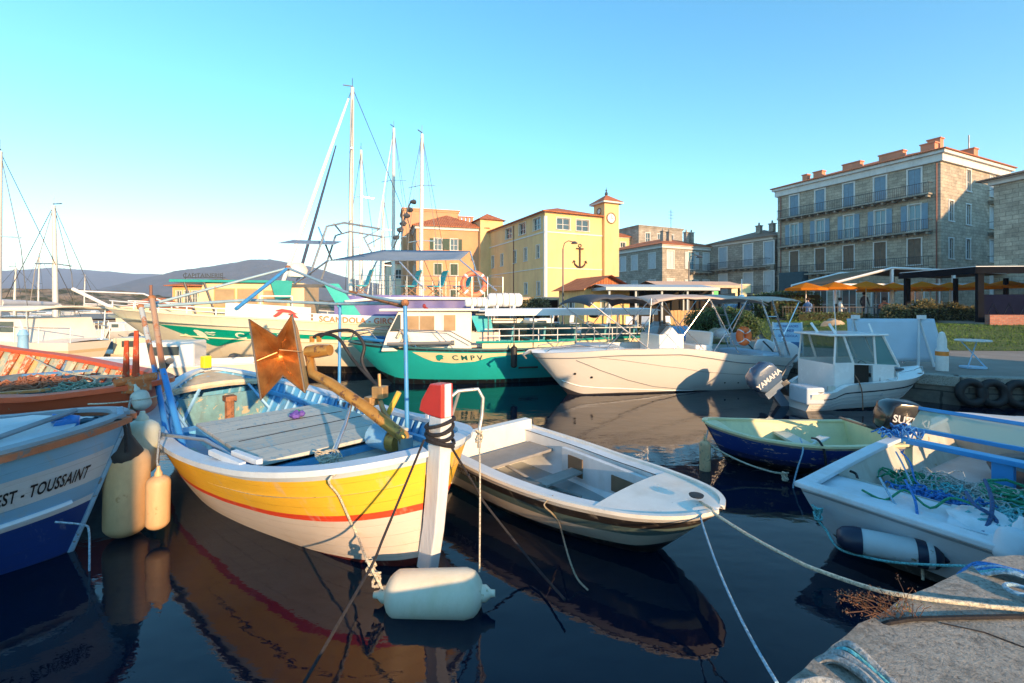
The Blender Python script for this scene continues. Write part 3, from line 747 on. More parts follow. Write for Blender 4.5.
# --- orange house on the left of it
B = Bldg('orange_villa', 'weathered orange plaster villa with dark green shutters and hipped tiled roof', -10.1, 48, 16, 8.0, 7.4, LZ, 10.4)
for p in (438, 454):
    u = B.u('B', p); B.win('B', u, 7.3, 8.5, .8, 'half', sh=SHG, trim=.06); B.win('B', u, 4.6, 5.8, .8, 'closed', sh=SHG, trim=.06); B.win('B', u, 1.6, 3.0, .8, 'closed', sh=SHG, trim=.06)
for u in (1.8, 4.5): B.win('A', u, 7.0, 8.4, .8, 'closed', sh=SHG, trim=.06); B.win('A', u, 4.4, 5.8, .8, 'closed', sh=SHG, trim=.06)
B.walls(ORG); B.cornice(.35, .3, TRIM); rf = B.hip(1.9, .45, TILE)
for k in range(4): B.chimney(5.0+k*.45, 2.2, B.h+.9, .3, .3, .6, rf)
B3 = Bldg('orange_back_house', 'taller plain orange block rising behind the villa', -12.6, 52.5, 16, 5, 6.5, LZ, 13.2)
for k in range(2): B3.win('A', 1.5+k*2, 9.6, 11, .8, 'closed', sh=SHG)
B3.walls(ORG); B3.cornice(.3, .15, ORG)
# --- small houses behind
for (nm, lb, X, Y, W_, D_, z1, m1, m2) in (
    ('terraced_house', 'narrow yellow house with orange roof seen just right of the clock tower', 13.9, 70, 6, 5.5, 12.6, YEL, TILE),
    ('terraced_house', 'small grey plastered house wedged behind the clock tower', 18.0, 78, 6, 6, 13.6, WPL, TILEB),
    ('terraced_house', 'pale plastered house far behind the tall sailing masts', -18, 66, 8, 7, 8.0, CREAMP, TILE)):
    b_ = Bldg(nm, lb, X, Y, 20, W_, D_, LZ, z1); 
    for k in range(2): b_.win('B', 1.5+k*2.2, z1-LZ-2.2, z1-LZ-.9, .9, 'glass')
    b_.walls(m1); b_.cornice(.2, .2, TRIM); b_.hip(1.3, .4, m2)
# --- low hut
B = Bldg('harbour_hut', 'low cream hut with an orange pitched roof below the anchor', 4.5, 28.3, 20, 3.6, 3.3, LZ, 3.1)
B.win('B', 1.6, .9, 1.7, .8, 'glass'); B.win('A', 1.8, .9, 1.7, .9, 'glass'); B.walls(stucco('hut_plaster', (.80,.52,.22), None, .08))
mb = MB(); x0,x1,y0,y1,z_ = -.4,3.7,-.5,4.1,B.h
mb.add([(x0,y0,z_-.1),((x0+x1)/2,y0,z_+.85),(x1,y0,z_-.1),(x0,y1,z_-.1),((x0+x1)/2,y1,z_+.85),(x1,y1,z_-.1)], [(0,1,4,3),(1,2,5,4)], uvs=[(0,0),(0,2),(0,4),(4.6,0),(4.6,2),(4.6,4)])
mb.add([(x0+.4,0,z_-.02),((x0+x1)/2,0,z_+.8),(x1-.4,0,z_-.02)], [(0,1,2)]); mb.build('roof', TILE, B.root, fixn=False)
# --- harbour office
B = Bldg('harbour_office', 'orange and cream harbour office with flat tiled roof and rooftop lettering', -38.8, 52, 4, 6, 7.3, LZ, 4.2)
for k in range(4): B.win('B', .7+k*.85, 1.5, 3.0, .6, 'glass', trim=.05)
B.walls(stucco('office_orange', (.78,.42,.16), None, .08)); rf = B.hip(.9, .6, TILE, 'B')
mb = MB(); mb.bx(3.9, 7.2, -.06, 0, 1.2, B.h-.25); mb.build('cream_panel', CREAMP, B.root)
flat_text('CAPITAINERIE', .72, DKMETAL, rf, Matrix.Translation((2.4, 1.6, B.h+1.0)))
mb = MB(); mb.tube([(.2,1.65,B.h+1.0),(4.9,1.65,B.h+1.0)], .04, 5); mb.tube([(.4,1.65,B.h+.4),(.4,1.65,B.h+1.6)], .03, 5); mb.tube([(4.6,1.65,B.h+.4),(4.6,1.65,B.h+1.6)], .03, 5); mb.build('sign_frame', DKMETAL, rf)
# --- low quay building on the far left
B = Bldg('quay_shed', 'low shed with a broad orange hipped roof by the rocky headland', -38.5, 44.2, 3, 3.5, 5.2, .2, 1.35)
B.win('B', 1.6, .3, .9, .8, 'glass'); B.win('B', 3.4, .3, .9, .8, 'glass'); B.walls(CREAMP); B.hip(1.35, .5, TILE, 'B')
tag(B.root, cat='shed')

# ---- pavilions, pergolas
def pavilion(name, label, X, Y, ang, w_, d_, zb, h_, roofm, postm, pitch=.25, dark=True, posts=5, cat='pavilion'):
    r = thing(name, label, cat, (X, Y, zb), R(ang))
    p = MB()
    p.add([(-.3,-.3,h_),(w_+.3,-.3,h_),(w_+.3,d_/2,h_+pitch),(-.3,d_/2,h_+pitch)], [(0,1,2,3)]); p.add([(-.3,d_/2,h_+pitch),(w_+.3,d_/2,h_+pitch),(w_+.3,d_+.3,h_),(-.3,d_+.3,h_)], [(0,1,2,3)])
    p.bx(-.3,w_+.3,-.3,-.24,h_-.16,h_+.02); p.bx(-.3,-.24,-.24,d_+.3,h_-.16,h_+.02); p.bx(w_+.24,w_+.3,-.24,d_+.3,h_-.16,h_+.02)
    p.build('roof', roofm, r, fixn=False)
    for k in range(posts):
        for yy in (0, d_):
            q = MB(); q.box((w_*k/(posts-1), yy, (h_-.16)/2), (.1,.1,h_-.16)); q.build('post', postm, r)
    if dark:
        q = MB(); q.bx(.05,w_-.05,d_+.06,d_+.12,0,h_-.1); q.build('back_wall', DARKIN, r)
    return r
GREYP = M_('grey_frame', (.36,.42,.46), .5, .1); BLKP = M_('black_frame', (.010,.012,.016), .85, .2, spec=0); WHP = M_('white_frame', (.70,.72,.74), .5, .05)
TANF = M_('tan_awning', (.62,.42,.30), .8, .1); BRCAN = M_('brown_canopy', (.20,.12,.07), .95, .25, 6)
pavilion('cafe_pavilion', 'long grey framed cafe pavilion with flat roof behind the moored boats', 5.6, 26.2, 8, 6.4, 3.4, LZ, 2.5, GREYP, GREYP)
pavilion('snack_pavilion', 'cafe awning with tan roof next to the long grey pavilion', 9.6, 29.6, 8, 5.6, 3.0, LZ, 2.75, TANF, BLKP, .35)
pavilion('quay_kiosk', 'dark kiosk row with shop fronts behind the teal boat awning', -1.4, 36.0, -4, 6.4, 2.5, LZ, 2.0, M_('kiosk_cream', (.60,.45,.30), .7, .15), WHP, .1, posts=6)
TZ = 1.15
mb = MB(); mb.prism([(15.4,26.6),(24.0,24.6),(29.2,23.2),(29.2,40),(20.5,36),(16.0,31.5)], LZ-.1, TZ); tag(mb.build('terrace', [paveM]), kind='structure')
# brick retaining wall
mb = MB()
for (a_, c_) in (((15.3,26.5),(24.0,24.5)), ((24.0,24.5),(29.1,23.1))):
    a_ = Vector(a_); c_ = Vector(c_); d = c_-a_; m_ = (a_+c_)/2; mb.box((m_.x, m_.y-.1, (LZ+TZ+.1)/2), (d.length, .22, TZ+.1-LZ+.1), math.atan2(d.y,d.x))
tag(mb.build('terrace_wall', REDBRICK), 'low red brick retaining wall along the restaurant terrace', 'brick wall')
r = thing('white_pergola', 'large white gabled pergola with brown canopy over the restaurant', 'pergola', (20.4, 29.0, TZ), R(-3))
PK = [(0,2.30),(3.5,3.22),(10.6,2.86)]
for k in range(2):
    (xa,za),(xb,zb) = PK[k], PK[k+1]; mb = MB(); mb.grid([[Vector((xa,y_,za)),Vector((xb,y_,zb))] for y_ in (-.2,2,4.6)]); o = mb.build('canopy', BRCAN, r, fixn=False); o.modifiers.new('t','SOLIDIFY').thickness = .03
for y_ in (-.25,4.65):
    for k in range(2): mb = MB(); mb.tube([(PK[k][0],y_,PK[k][1]+.03),(PK[k+1][0],y_,PK[k+1][1]+.03)], .075, 4); mb.build('rim', WHP, r)
mb = MB(); mb.box((5.3,-.26,2.12),(10.7,.06,.30)); mb.build('white_beam', WHP, r)
for x_ in (.05,3.5,7.2,10.5):
    for y_ in (-.2,4.6): mb = MB(); hh_ = float(np.interp(x_, [p[0] for p in PK], [p[1] for p in PK])); mb.box((x_,y_,hh_/2),(.14,.14,hh_)); mb.build('post', WHP, r)
TZ2 = 1.28
r = thing('black_pergola', 'black framed pergola with pale flat canopy at the right edge', 'pergola', (22.05, 21.6, TZ2), R(-5))
mb = MB(); mb.bx(-.2,9,-.2,4.5,2.60,2.66); mb.build('pale_canopy', M_('pale_canopy', (.55,.60,.64), .6, .05), r)
mb = MB(); mb.bx(-.25,9.05,-.28,-.2,2.30,2.62); mb.bx(-.28,-.2,-.28,4.5,2.30,2.62); mb.build('black_beam', BLKP, r)
for x_ in (.05,2.6,5.2,8.0):
    for y_ in (-.1,4.3): mb = MB(); mb.box((x_,y_,1.16),(.26 if x_ < 1 else .16,.16,2.3)); mb.build('post', BLKP, r)
mb = MB(); mb.bx(.2,8.9,-.06,.0,0,1.32); mb.build('windbreak', M_('navy_windbreak', (.007,.010,.026), .85, .2, spec=0), r)
mb = MB()
for k in range(12): mb.tube([(.3+.7*k,-.09,.1),(.65+.7*k,-.09,.9),(1.0+.7*k,-.09,.1)], .012, 4)
mb.build('wire_lattice', IRON, r)
mb = MB(); mb.prism([(21.8,21.0),(36,19.6),(36,26.4),(22.8,26.4)], LZ-.1, TZ2); tag(mb.build('terrace', [paveM]), kind='structure')
mb = MB(); d = Vector((14.2,-1.4)); mb.box((28.9,20.15,1.10), (14.3,.25,1.12), math.atan2(d.y,d.x)); tag(mb.build('terrace_wall', REDBRICK), 'low weathered brick wall in front of the black pergola', 'brick wall')
# orange parasols
ORC, t, b = newmat('orange_canvas'); b.inputs['Base Color'].default_value = (.86,.27,.015,1); b.inputs['Roughness'].default_value = .9; b.inputs['Specular IOR Level'].default_value = .1
tr_ = N(t, 'ShaderNodeBsdfTranslucent'); tr_.inputs[0].default_value = (.95,.30,.02,1); mx = N(t, 'ShaderNodeMixShader'); mx.inputs[0].default_value = .5
t.links.new(b.outputs[0], mx.inputs[1]); t.links.new(tr_.outputs[0], mx.inputs[2]); t.links.new(mx.outputs[0], t.nodes['Material Output'].inputs['Surface'])
def parasol_proto():
    r = thing('parasol', 'x', 'parasol', (0,0,TZ), 0, 'orange parasols on the restaurant terrace')
    c = MB(); n = 8; vs_ = [(0,0,2.28)]
    for k in range(n):
        a = 2*math.pi*k/n; vs_.append((1.12*math.cos(a),1.12*math.sin(a),1.92))
    for k in range(n):
        a = 2*math.pi*k/n; vs_.append((1.12*math.cos(a),1.12*math.sin(a),1.80))
    c.add(vs_, [(0,1+k,1+(k+1)%n) for k in range(n)] + [(1+k,n+1+k,n+1+(k+1)%n,1+(k+1)%n) for k in range(n)]); c.build('canopy', ORC, r)
    p = MB(); p.tube([(0,0,0),(0,0,2.25)], .03, 6); p.build('pole', WHP, r)
    bs = MB(); bs.lathe([(.3,0),(.3,.06),(.05,.1),(.05,.3)], n=12); bs.build('base', DKMETAL, r); return r
lab = ['leftmost orange parasol beside the tall dark hedge','second orange parasol from the left on the restaurant terrace','orange parasol before the first white pergola post','orange parasol under the middle of the white pergola','orange parasol right of the white pergola middle post','orange parasol half behind the brown shrubs','orange parasol next to the black pergola post','orange parasol seen through the black pergola','orange parasol in the back row under the pergola gable','orange parasol in the back row near the granite wall']
pp = parasol_proto(); first = True
for i, (p_, Y) in enumerate([(806,27.2),(835,27.4),(866,27.6),(893,27.9),(922,27.4),(950,26.9),(978,26.5),(1006,26.0),(876,31.8),(930,31.6)]):
    o = pp if first else copy_tree(pp); first = False
    o.location = ((p_-512)/F*Y, Y, TZ+.12*((i*37)%5)/5); o['label'] = lab[i]; o.rotation_euler.z = i*.7

# ---- foliage
def leaf_mat(name, c1, c2):
    m, t, b = newmat(name); g = N(t, 'ShaderNodeNewGeometry'); n1 = noise_node(t, 1.7, 3, .6)
    ad = N(t, 'ShaderNodeMath', operation='MULTIPLY_ADD'); ad.inputs[1].default_value = .5; t.links.new(g.outputs['Random Per Island'], ad.inputs[0]); t.links.new(n1.outputs[0], ad.inputs[2])
    r = ramp(t, ad.outputs[0], [(.3, c1), (.95, c2)]); t.links.new(r.outputs[0], b.inputs['Base Color']); b.inputs['Roughness'].default_value = .6; return m
LEAFD = leaf_mat('hedge_leaves', (.015,.035,.010), (.06,.11,.025)); LEAFB = leaf_mat('dry_shrub_leaves', (.05,.055,.02), (.20,.17,.06)); LEAFG = leaf_mat('shrub_leaves', (.03,.06,.015), (.11,.15,.04))
def leafy(name, label, cat, c, d, n, size, m, flatb=True, power=2.5, seed=0, group=None, core=True):
    """shrub: dark inner mass plus many leaf quads spread through the outer volume"""
    rnd = random.Random(seed); mb = MB()
    for i in range(n):
        while True:
            v = Vector((rnd.uniform(-1,1), rnd.uniform(-1,1), rnd.uniform(-1,1)))
            q = (abs(v.x)**power+abs(v.y)**power+abs(v.z)**power)**(1/power)
            if .02 < q <= 1: break
        lump = 1 + .16*noise.noise(v*2.6+Vector((seed,seed,0)))
        v = v/q*rnd.uniform(.80,1.03)*lump
        p = Vector((c[0]+v.x*d[0], c[1]+v.y*d[1], c[2]+v.z*d[2]))
        if p.z < c[2]-d[2]*.98: continue
        a = Vector((rnd.uniform(-1,1),rnd.uniform(-1,1),rnd.uniform(-1,1))).normalized(); b_ = a.cross(Vector((rnd.uniform(-1,1),rnd.uniform(-1,1),rnd.uniform(-1,1)))).normalized()
        s_ = size*rnd.uniform(.6,1.4); a *= s_; b_ *= s_*.5
        mb.add([p-a, p+b_, p+a, p-b_], [(0,1,2,3)])
    r = thing(name, label, cat, (0,0,0), 0, group)
    mb.build('foliage', m, r, fixn=False)
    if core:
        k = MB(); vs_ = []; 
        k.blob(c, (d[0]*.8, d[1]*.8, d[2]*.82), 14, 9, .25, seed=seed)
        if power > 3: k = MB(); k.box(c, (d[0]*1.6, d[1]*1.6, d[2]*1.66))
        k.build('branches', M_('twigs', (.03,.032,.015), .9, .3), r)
    return r
leafy('clipped_shrub', 'large rounded clipped green shrub on the lawn by the footpath', 'shrub', (9.5,20.6,LZ+.55), (1.55,1.1,.82), 9000, .055, LEAFD, seed=3, power=2.6)
leafy('tall_hedge', 'tall dark hedge left of the orange parasols', 'hedge', (17.6,29.2,TZ+.6), (1.9,1.2,1.15), 5200, .08, LEAFD, seed=4, power=4)
for i, (x_, y_, s_) in enumerate(((20.7,24.6,.9),(22.0,24.3,1.15),(23.2,24.1,1.0),(24.2,24.0,.8))):
    leafy('terrace_shrub', ['brownish bush left in the row before the pergola','bushiest brown green shrub in the row before the pergola','brown green shrub beside the black pergola post','smallest bush at the right end of the shrub row'][i], 'shrub', (x_, y_, TZ+.35*s_), (.8*s_,.5,.75*s_), 1500, .055, LEAFB, seed=10+i, group='shrubs along the terrace')
leafy('potted_hedge', 'low dark planted hedge in front of the parasols', 'hedge', (17.9,25.6,TZ+.1), (2.4,.3,.42), 3800, .05, LEAFG, seed=21, power=5)
leafy('small_tree_bush', 'leafless scrubby bush below the clock building', 'shrub', (1.8,34.5,LZ+.9), (1.2,.8,1.1), 1600, .08, LEAFB, seed=31)

# rocks on the lawn
def rock(name, label, c, d, seed, m=None):
    mb = MB(); mb.blob(c, d, 14, 10, .5, seed=seed); return tag(mb.build(name, m or M_('granite_rock', (.36,.29,.21), .9, .3, 3, bmp=.6, bscale=12), smooth=40), label, 'rock')
rock('boulder', 'rounded tan boulder at the foot of the clipped shrub', (8.35,18.4,LZ+.2), (.42,.35,.4), 2)
rock('boulder', 'square sandstone block on the lawn behind the cabin boat', (14.9,21.2,LZ+.28), (.50,.4,.52), 6)

# ---- cars
def car(label, X, Y, ang, paint, scale=1.0):
    r = thing('parked_car', label, 'car', (X,Y,LZ), R(ang), 'cars parked behind the lawn')
    prof = [(-2.05,.35),(-2.1,.75),(-2.0,1.0),(-1.75,1.12),(-1.35,1.5),(.35,1.5),(1.05,1.05),(1.95,.9),(2.1,.65),(2.1,.35)]
    mb = MB(); rows = []
    for y_, sc in ((-.86,.94),(-.80,1),(0,1.02),(.80,1),(.86,.94)):
        rows.append([(x*1.0, y_*(1-.14*max(0,(z-1.0)/.5)), .35+(z-.35)*(sc)) for x, z in prof])
    mb.grid(rows); n = len(prof)
    mb.add(rows[0], [tuple(range(n))]); mb.add(rows[-1], [tuple(range(n))]); mb.build('body', paint, r, smooth=35, weld=True)
    g = MB()
    for s_ in (-1,1): g.add([(-1.55,s_*.835,1.06),(.75,s_*.835,1.04),(.28,s_*.752,1.42),(-1.28,s_*.752,1.42)], [(0,1,2,3)])
    g.add([(-1.80,-.62,1.12),(-1.80,.62,1.12),(-1.42,.56,1.45),(-1.42,-.56,1.45)], [(0,1,2,3)]); g.add([(1.03,-.66,1.09),(1.03,.66,1.09),(.42,.58,1.47),(.42,-.58,1.47)], [(0,1,2,3)])
    g.build('window', GLW, r)
    for x_ in (-1.3,1.3):
        for s_ in (-1,1):
            wh = MB(); wh.lathe([(.0,-.1),(.31,-.1),(.34,-.06),(.34,.06),(.31,.1),(0,.1)], (0,0,0), 16, Matrix.Translation((x_,s_*.8,.34)) @ Matrix.Rotation(R(90),4,'X')); wo_ = wh.build('wheel', BLACK, r)
            rm = MB(); rm.lathe([(.0,0),(.19,0),(.19,.02),(0,.03)], (0,0,0), 12, Matrix.Translation((x_,s_*.9,.34)) @ Matrix.Rotation(R(90 if s_ < 0 else -90),4,'X')); rm.build('rim', STEEL, wo_)
    for s_ in (-1,1):
        l = MB(); l.box((-2.03,s_*.66,.88),(.12,.26,.14)); l.build('tail_lamp', M_('red_lens', (.45,.02,.02), .2, .05), r)
        l = MB(); l.box((2.0,s_*.62,.78),(.14,.3,.12)); l.build('headlight', M_('clear_lens', (.6,.62,.62), .1, .05), r)
    b_ = MB(); b_.box((-2.1,0,.45),(.12,1.5,.2)); b_.box((2.1,0,.45),(.1,1.5,.2)); b_.build('bumper', DKMETAL, r)
    return r
SIL = M_('silver_paint', (.50,.52,.54), .3, .04, metal=.4, coat=.6); BLUC = M_('dark_blue_paint', (.03,.07,.15), .3, .04, coat=.6)
car('silver car parked at the end of the tall hedge', 20.9, 36.2, 215, SIL); car('dark blue car parked left of the silver car', 20.2, 41.5, 200, BLUC)
# ---- street lamps, sign, boards
def lamp(label, X, Y, h_):
    r = thing('street_lamp', label, 'street lamp', (X,Y,LZ), 0, 'street lamps on the promenade')
    p = MB(); p.lathe([(.12,0),(.12,.3),(.06,.4),(.05,h_)], n=10); p.tube([(0,0,h_),(.1,0,h_+.35),(.35,0,h_+.5),(.7,0,h_+.42)], .035, 6); p.build('pole', DKMETAL, r, smooth=40)
    q = MB(); q.lathe([(.0,.12),(.1,.1),(.24,-.04),(.2,-.06),(0,-.06)], (.75,0,h_+.36), 12); q.build('lamp_head', DKMETAL, r)
lamp('tall black street lamp in front of the anchor wall', px(563,0,30).x, 30, 5.2)
lamp('black street lamp rising behind the cafe pavilion', px(689,0,33).x, 33, 4.6)
def board(name, label, X, Y, ang, w_, h_, colr, z=LZ, lean=.12, txt=None, strip=None):
    r = thing(name, label, 'sign board', (X,Y,z), R(ang))
    M = Matrix.Rotation(-lean,4,'X'); p = MB(); p.box((0,0,h_/2+.08),(w_,.04,h_), M=M); p.build('panel', colr, r)
    f = MB(); f.box((-w_/2,0,h_/2),(.035,.05,h_+.2), M=M); f.box((w_/2,0,h_/2),(.035,.05,h_+.2), M=M)
    for s_ in (-1,1): f.tube([(s_*w_/2,.02,h_*.9),(s_*w_/2,.55,0)], .018, 5)
    f.build('frame', WHP, r)
    if strip:
        q = MB(); q.box((0,-.025,.28),(w_*.9,.012,.26), M=M); q.build('photo_strip', strip, r)
    for i, (s_, sz, zz) in enumerate(txt or []): flat_text(s_, sz, M_('dark_blue_ink', (.05,.12,.35), .5, .05), r, M @ Matrix.Translation((0,-.024,zz)))
    return r
BLB = M_('pale_blue_panel', (.34,.54,.72), .45, .06, 3); BLD = M_('deep_blue_photo', (.03,.13,.30), .4, .5, 6)
board('promenade_board', 'pale blue excursion poster board on the promenade behind the outboard engines', 8.45, 13.9, -12, .80, .92, BLB, strip=BLD, txt=[('PROMENADES', .095, .86), ('EN MER', .11, .72), ('SCANDOLA', .10, .56)])
board('ticket_board', 'blue folding board left of the rounded green shrub', px(680,0,15.8).x, 15.8, 6, .62, .72, M_('blue_panel', (.16,.38,.66), .5, .15, 3), strip=BLD)
# big pale folded tarpaulin frame near the quay edge
r = thing('canvas_frame', 'large pale blue canvas screen leaning on white trestles by the quay', 'screen', (9.75,11.55,LZ), R(-4))
mb = MB(); rows = []
for i in range(25):
    u = i/24; rows.append([(-1.12+2.12*u + (.18*(1-v) if u > .8 else 0)*((u-.8)/.2), .12*v+.015*noise.noise(Vector((u*5,v*3,0))), .12+1.08*v) for v in [k/10 for k in range(11)]])
mb.grid(rows); o = mb.build('canvas', M_('pale_blue_canvas', (.45,.58,.70), .6, .06, 2), r, smooth=60); o.modifiers.new('thick','SOLIDIFY').thickness = .012
for x_ in (-.98,.62):
    f = MB(); f.tube([(x_-.18,-.12,0),(x_,.1,1.22),(x_+.2,-.12,0)], .03, 6); f.tube([(x_,.1,1.22),(x_,.6,0)], .025, 6); f.build('trestle', WHP, r)
    f = MB(); f.box((x_+.05,.08,1.24),(.16,.1,.1)); f.build('clamp', WHP, r)
# small table
r = thing('round_table', 'small round white table standing at the quay edge', 'table', (px(973,0,11.2).x, 11.2, LZ), 0)
mb = MB(); mb.lathe([(0,.66),(.33,.66),(.34,.68),(.33,.70),(0,.70)], n=24); mb.build('tabletop', WHITE, r)
for s_ in (-1,1): mb = MB(); mb.tube([(s_*.24,-.1,0),(-s_*.2,.1,.66)], .015, 6); mb.build('leg', BLB, r)
mb = MB(); mb.lathe([(.25,0),(.25,.04),(0,.06)], n=16); mb.build('base', BLB, r)
r = thing('fuel_bollard', 'stubby white service post with orange cap before the canvas screen', 'post', (px(936,0,10.9).x,10.75,LZ), 0)
mb = MB(); mb.lathe([(.12,0),(.12,.5),(.09,.55),(.09,.72),(.05,.9),(0,.93)], n=14); mb.build('column', OFFW, r, smooth=40)
mb = MB(); mb.lathe([(.125,.36),(.125,.46)], n=14); mb.build('band', M_('orange_paint', (.85,.25,.03), .5, .05), r)
# folding chairs and tables of the cafe, seen between the boats
def cafe_chair():
    r = thing('cafe_chair', 'x', 'chair', (0,0,LZ), 0, 'white chairs outside the cafe')
    mb = MB(); mb.box((0,0,.44),(.42,.42,.04)); mb.build('seat', WHP, r); mb = MB(); mb.box((0,.21,.7),(.42,.04,.42), rx=.12); mb.build('backrest', WHP, r)
    for a in (-1,1):
        for c_ in (-1,1): mb = MB(); mb.tube([(a*.18,c_*.18,.43),(a*.2,c_*.2,0)], .014, 5); mb.build('leg', WHP, r)
    return r
cc = cafe_chair(); sp = [(6.2,23.6,.4),(7.1,23.9,2.4),(5.3,24.2,1.2),(8.3,24.4,3.4),(3.6,26.0,.9),(2.6,27.5,2.0)]
cl = ['white cafe chair nearest the pavilion left post','white cafe chair facing away beside the pavilion','white cafe chair turned left before the pavilion','white cafe chair at the pavilion right end','white chair standing alone left of the pavilion','white chair farthest left before the kiosk row']
for i, (x_, y_, a_) in enumerate(sp):
    o = cc if i == 0 else copy_tree(cc); o.location = (x_, y_, LZ); o.rotation_euler.z = a_; o['label'] = cl[i]
# wooden fence panel and green sign by the cafe
r = thing('wooden_fence', 'tan wooden plank fence behind the rounded shrub', 'fence', (px(700,0,24).x-1.4,24.2,LZ), R(4))
for k in range(16): mb = MB(); mb.box((k*.19,0,.6),(.17,.03,1.2+.02*(k%3))); mb.build('board', M_('tan_wood', (.52,.33,.15), .8, .2, 5), r)
r = thing('green_cross_sign', 'small green shop sign on the stone house wall', 'sign', (px(712,0,34).x, 34, 2.6), 0)
mb = MB(); mb.box((0,0,.35),(.9,.12,.28)); mb.box((0,-.003,.35),(.3,.13,.8)); mb.build('panel', M_('vivid_green', (.02,.62,.12), .4, .05), r); mb = MB(); mb.box((0,0,-.95),(.09,.09,1.9)); mb.build('post', DKMETAL, r)
r = thing('yellow_road_sign', 'pale yellow square sign on a post before the stone house', 'sign', (px(741,0,36).x, 36, LZ), 0)
mb = MB(); mb.box((0,0,2.75),(1.5,.06,.7)); mb.box((0,0,2.15),(.9,.06,.5)); mb.build('panel', M_('cream_sign', (.80,.66,.34), .5, .05), r); mb = MB(); mb.tube([(0,.06,0),(0,.06,3)], .05, 6); mb.build('post', DKMETAL, r)

# ---- people on the terrace (small in the picture)
def person(label, X, Y, z, ang, shirt, sit=True, hairc=(.03,.02,.015)):
    me = bpy.data.meshes.new('person')
    if sit: J = [(0,0,.50),(0,.02,.78),(0,.02,1.0),(0,0,1.12),(0,-.01,1.25),(-.19,.02,.98),(-.25,-.08,.74),(-.14,-.28,.72),(.19,.02,.98),(.25,-.08,.74),(.12,-.28,.74),(-.1,-.04,.48),(-.13,-.42,.48),(-.13,-.45,.06),(-.13,-.58,.04),(.1,-.04,.48),(.13,-.42,.48),(.13,-.40,.06),(.13,-.53,.04)]
    else: J = [(0,0,.95),(0,.0,1.2),(0,.0,1.4),(0,0,1.5),(0,-.01,1.62),(-.19,.0,1.38),(-.25,.0,1.12),(-.25,-.1,.88),(.19,0,1.38),(.25,.02,1.12),(.24,-.06,.88),(-.09,0,.9),(-.1,-.02,.5),(-.1,.02,.07),(-.1,-.13,.04),(.09,0,.9),(.11,.0,.5),(.12,.06,.07),(.12,-.09,.04)]
    E = [(0,1),(1,2),(2,3),(3,4),(2,5),(5,6),(6,7),(2,8),(8,9),(9,10),(0,11),(11,12),(12,13),(13,14),(0,15),(15,16),(16,17),(17,18)]
    rad = [.13,.13,.14,.055,.10,.06,.045,.035,.06,.045,.035,.09,.065,.045,.04,.09,.065,.045,.04]
    me.from_pydata(J, E, []); o = bpy.data.objects.new('person', me); C.objects.link(o)
    o.modifiers.new('skin','SKIN'); 
    for i, r_ in enumerate(rad): me.skin_vertices[0].data[i].radius = (r_, r_*.85); me.skin_vertices[0].data[i].use_root = (i == 0)
    s_ = o.modifiers.new('sub','SUBSURF'); s_.levels = 1; s_.render_levels = 1
    m, t, b = newmat('clothes'); tc = N(t,'ShaderNodeTexCoord'); sx = N(t,'ShaderNodeSeparateXYZ'); t.links.new(tc.outputs['Object'], sx.inputs[0])
    hh = 0.55 if sit else .95; nk = 1.13 if sit else 1.5
    rr = ramp(t, None, [(0,(.04,.045,.07)),(hh/2,shirt),(nk/2,(.45,.28,.2))], 'CONSTANT'); dv = N(t,'ShaderNodeMath',operation='DIVIDE'); dv.inputs[1].default_value = 2; t.links.new(sx.outputs[2], dv.inputs[0]); t.links.new(dv.outputs[0], rr.inputs[0]); t.links.new(rr.outputs[0], b.inputs['Base Color']); b.inputs['Roughness'].default_value = .8
    me.materials.append(m); o.location = (X,Y,z); o.rotation_euler.z = R(ang); tag(o, label, 'person', 'people on the restaurant terrace')
    hb = MB(); zc = J[4][2]; hb.blob((0,.02,zc+.03),(.105,.11,.10),10,7); h_ = hb.build('hair', M_('dark_hair', hairc, .7, .2), o, smooth=60)
    return o
person('seated person in a rust red shirt under the white pergola', px(896,0,25.6).x, 26.4, TZ, 150, (.40,.09,.04))
person('seated person in a white shirt left on the terrace', px(848,0,26).x, 26.6, TZ, 40, (.6,.6,.58))
person('standing person in dark clothes between the parasols', px(872,0,28).x, 28.6, TZ, 100, (.05,.05,.07), False)
person('seated person in a blue shirt below the orange parasols', px(818,0,26).x, 26.9, TZ, -60, (.1,.2,.4))
# white seats under them
st = MB(); st.box((0,0,.45),(.45,.45,.05)); st.box((0,.22,.75),(.45,.05,.5)); 
for a in (-1,1):
    for c_ in (-1,1): st.box((a*.19,c_*.19,.21),(.035,.035,.42))
s0 = st.build('terrace_chair', M_('dark_wicker', (.10,.08,.07), .8, .2)); tag(s0, 'x', 'chair', 'chairs on the restaurant terrace')
for i, (pp_, Y, an, lb) in enumerate([(896*25.6/26.4,26.4,150,'dark chair under the person in the red shirt'),(0,26.6,40,'dark chair under the person in the white shirt'),(0,26.9,-60,'dark chair under the person in the blue shirt')]):
    o = s0 if i == 0 else s0.copy()
    if i: C.objects.link(o)
    xx = [px(896,0,25.6).x, px(848,0,26).x, px(818,0,26).x][i]; o.location = (xx, Y, TZ); o.rotation_euler.z = R(an); o['label'] = lb
# terrace railing
r = thing('terrace_railing', 'black iron railing along the front of the restaurant terrace', 'railing', (15.6,26.2,TZ), math.atan2(-2.0,8.6))
mb = MB()
for k in range(60): mb.box((k*.147,0,.4),(.02,.02,.8))
mb.box((4.35,0,.82),(8.8,.04,.04)); mb.box((4.35,0,.08),(8.8,.03,.03)); mb.build('bars', IRON, r)

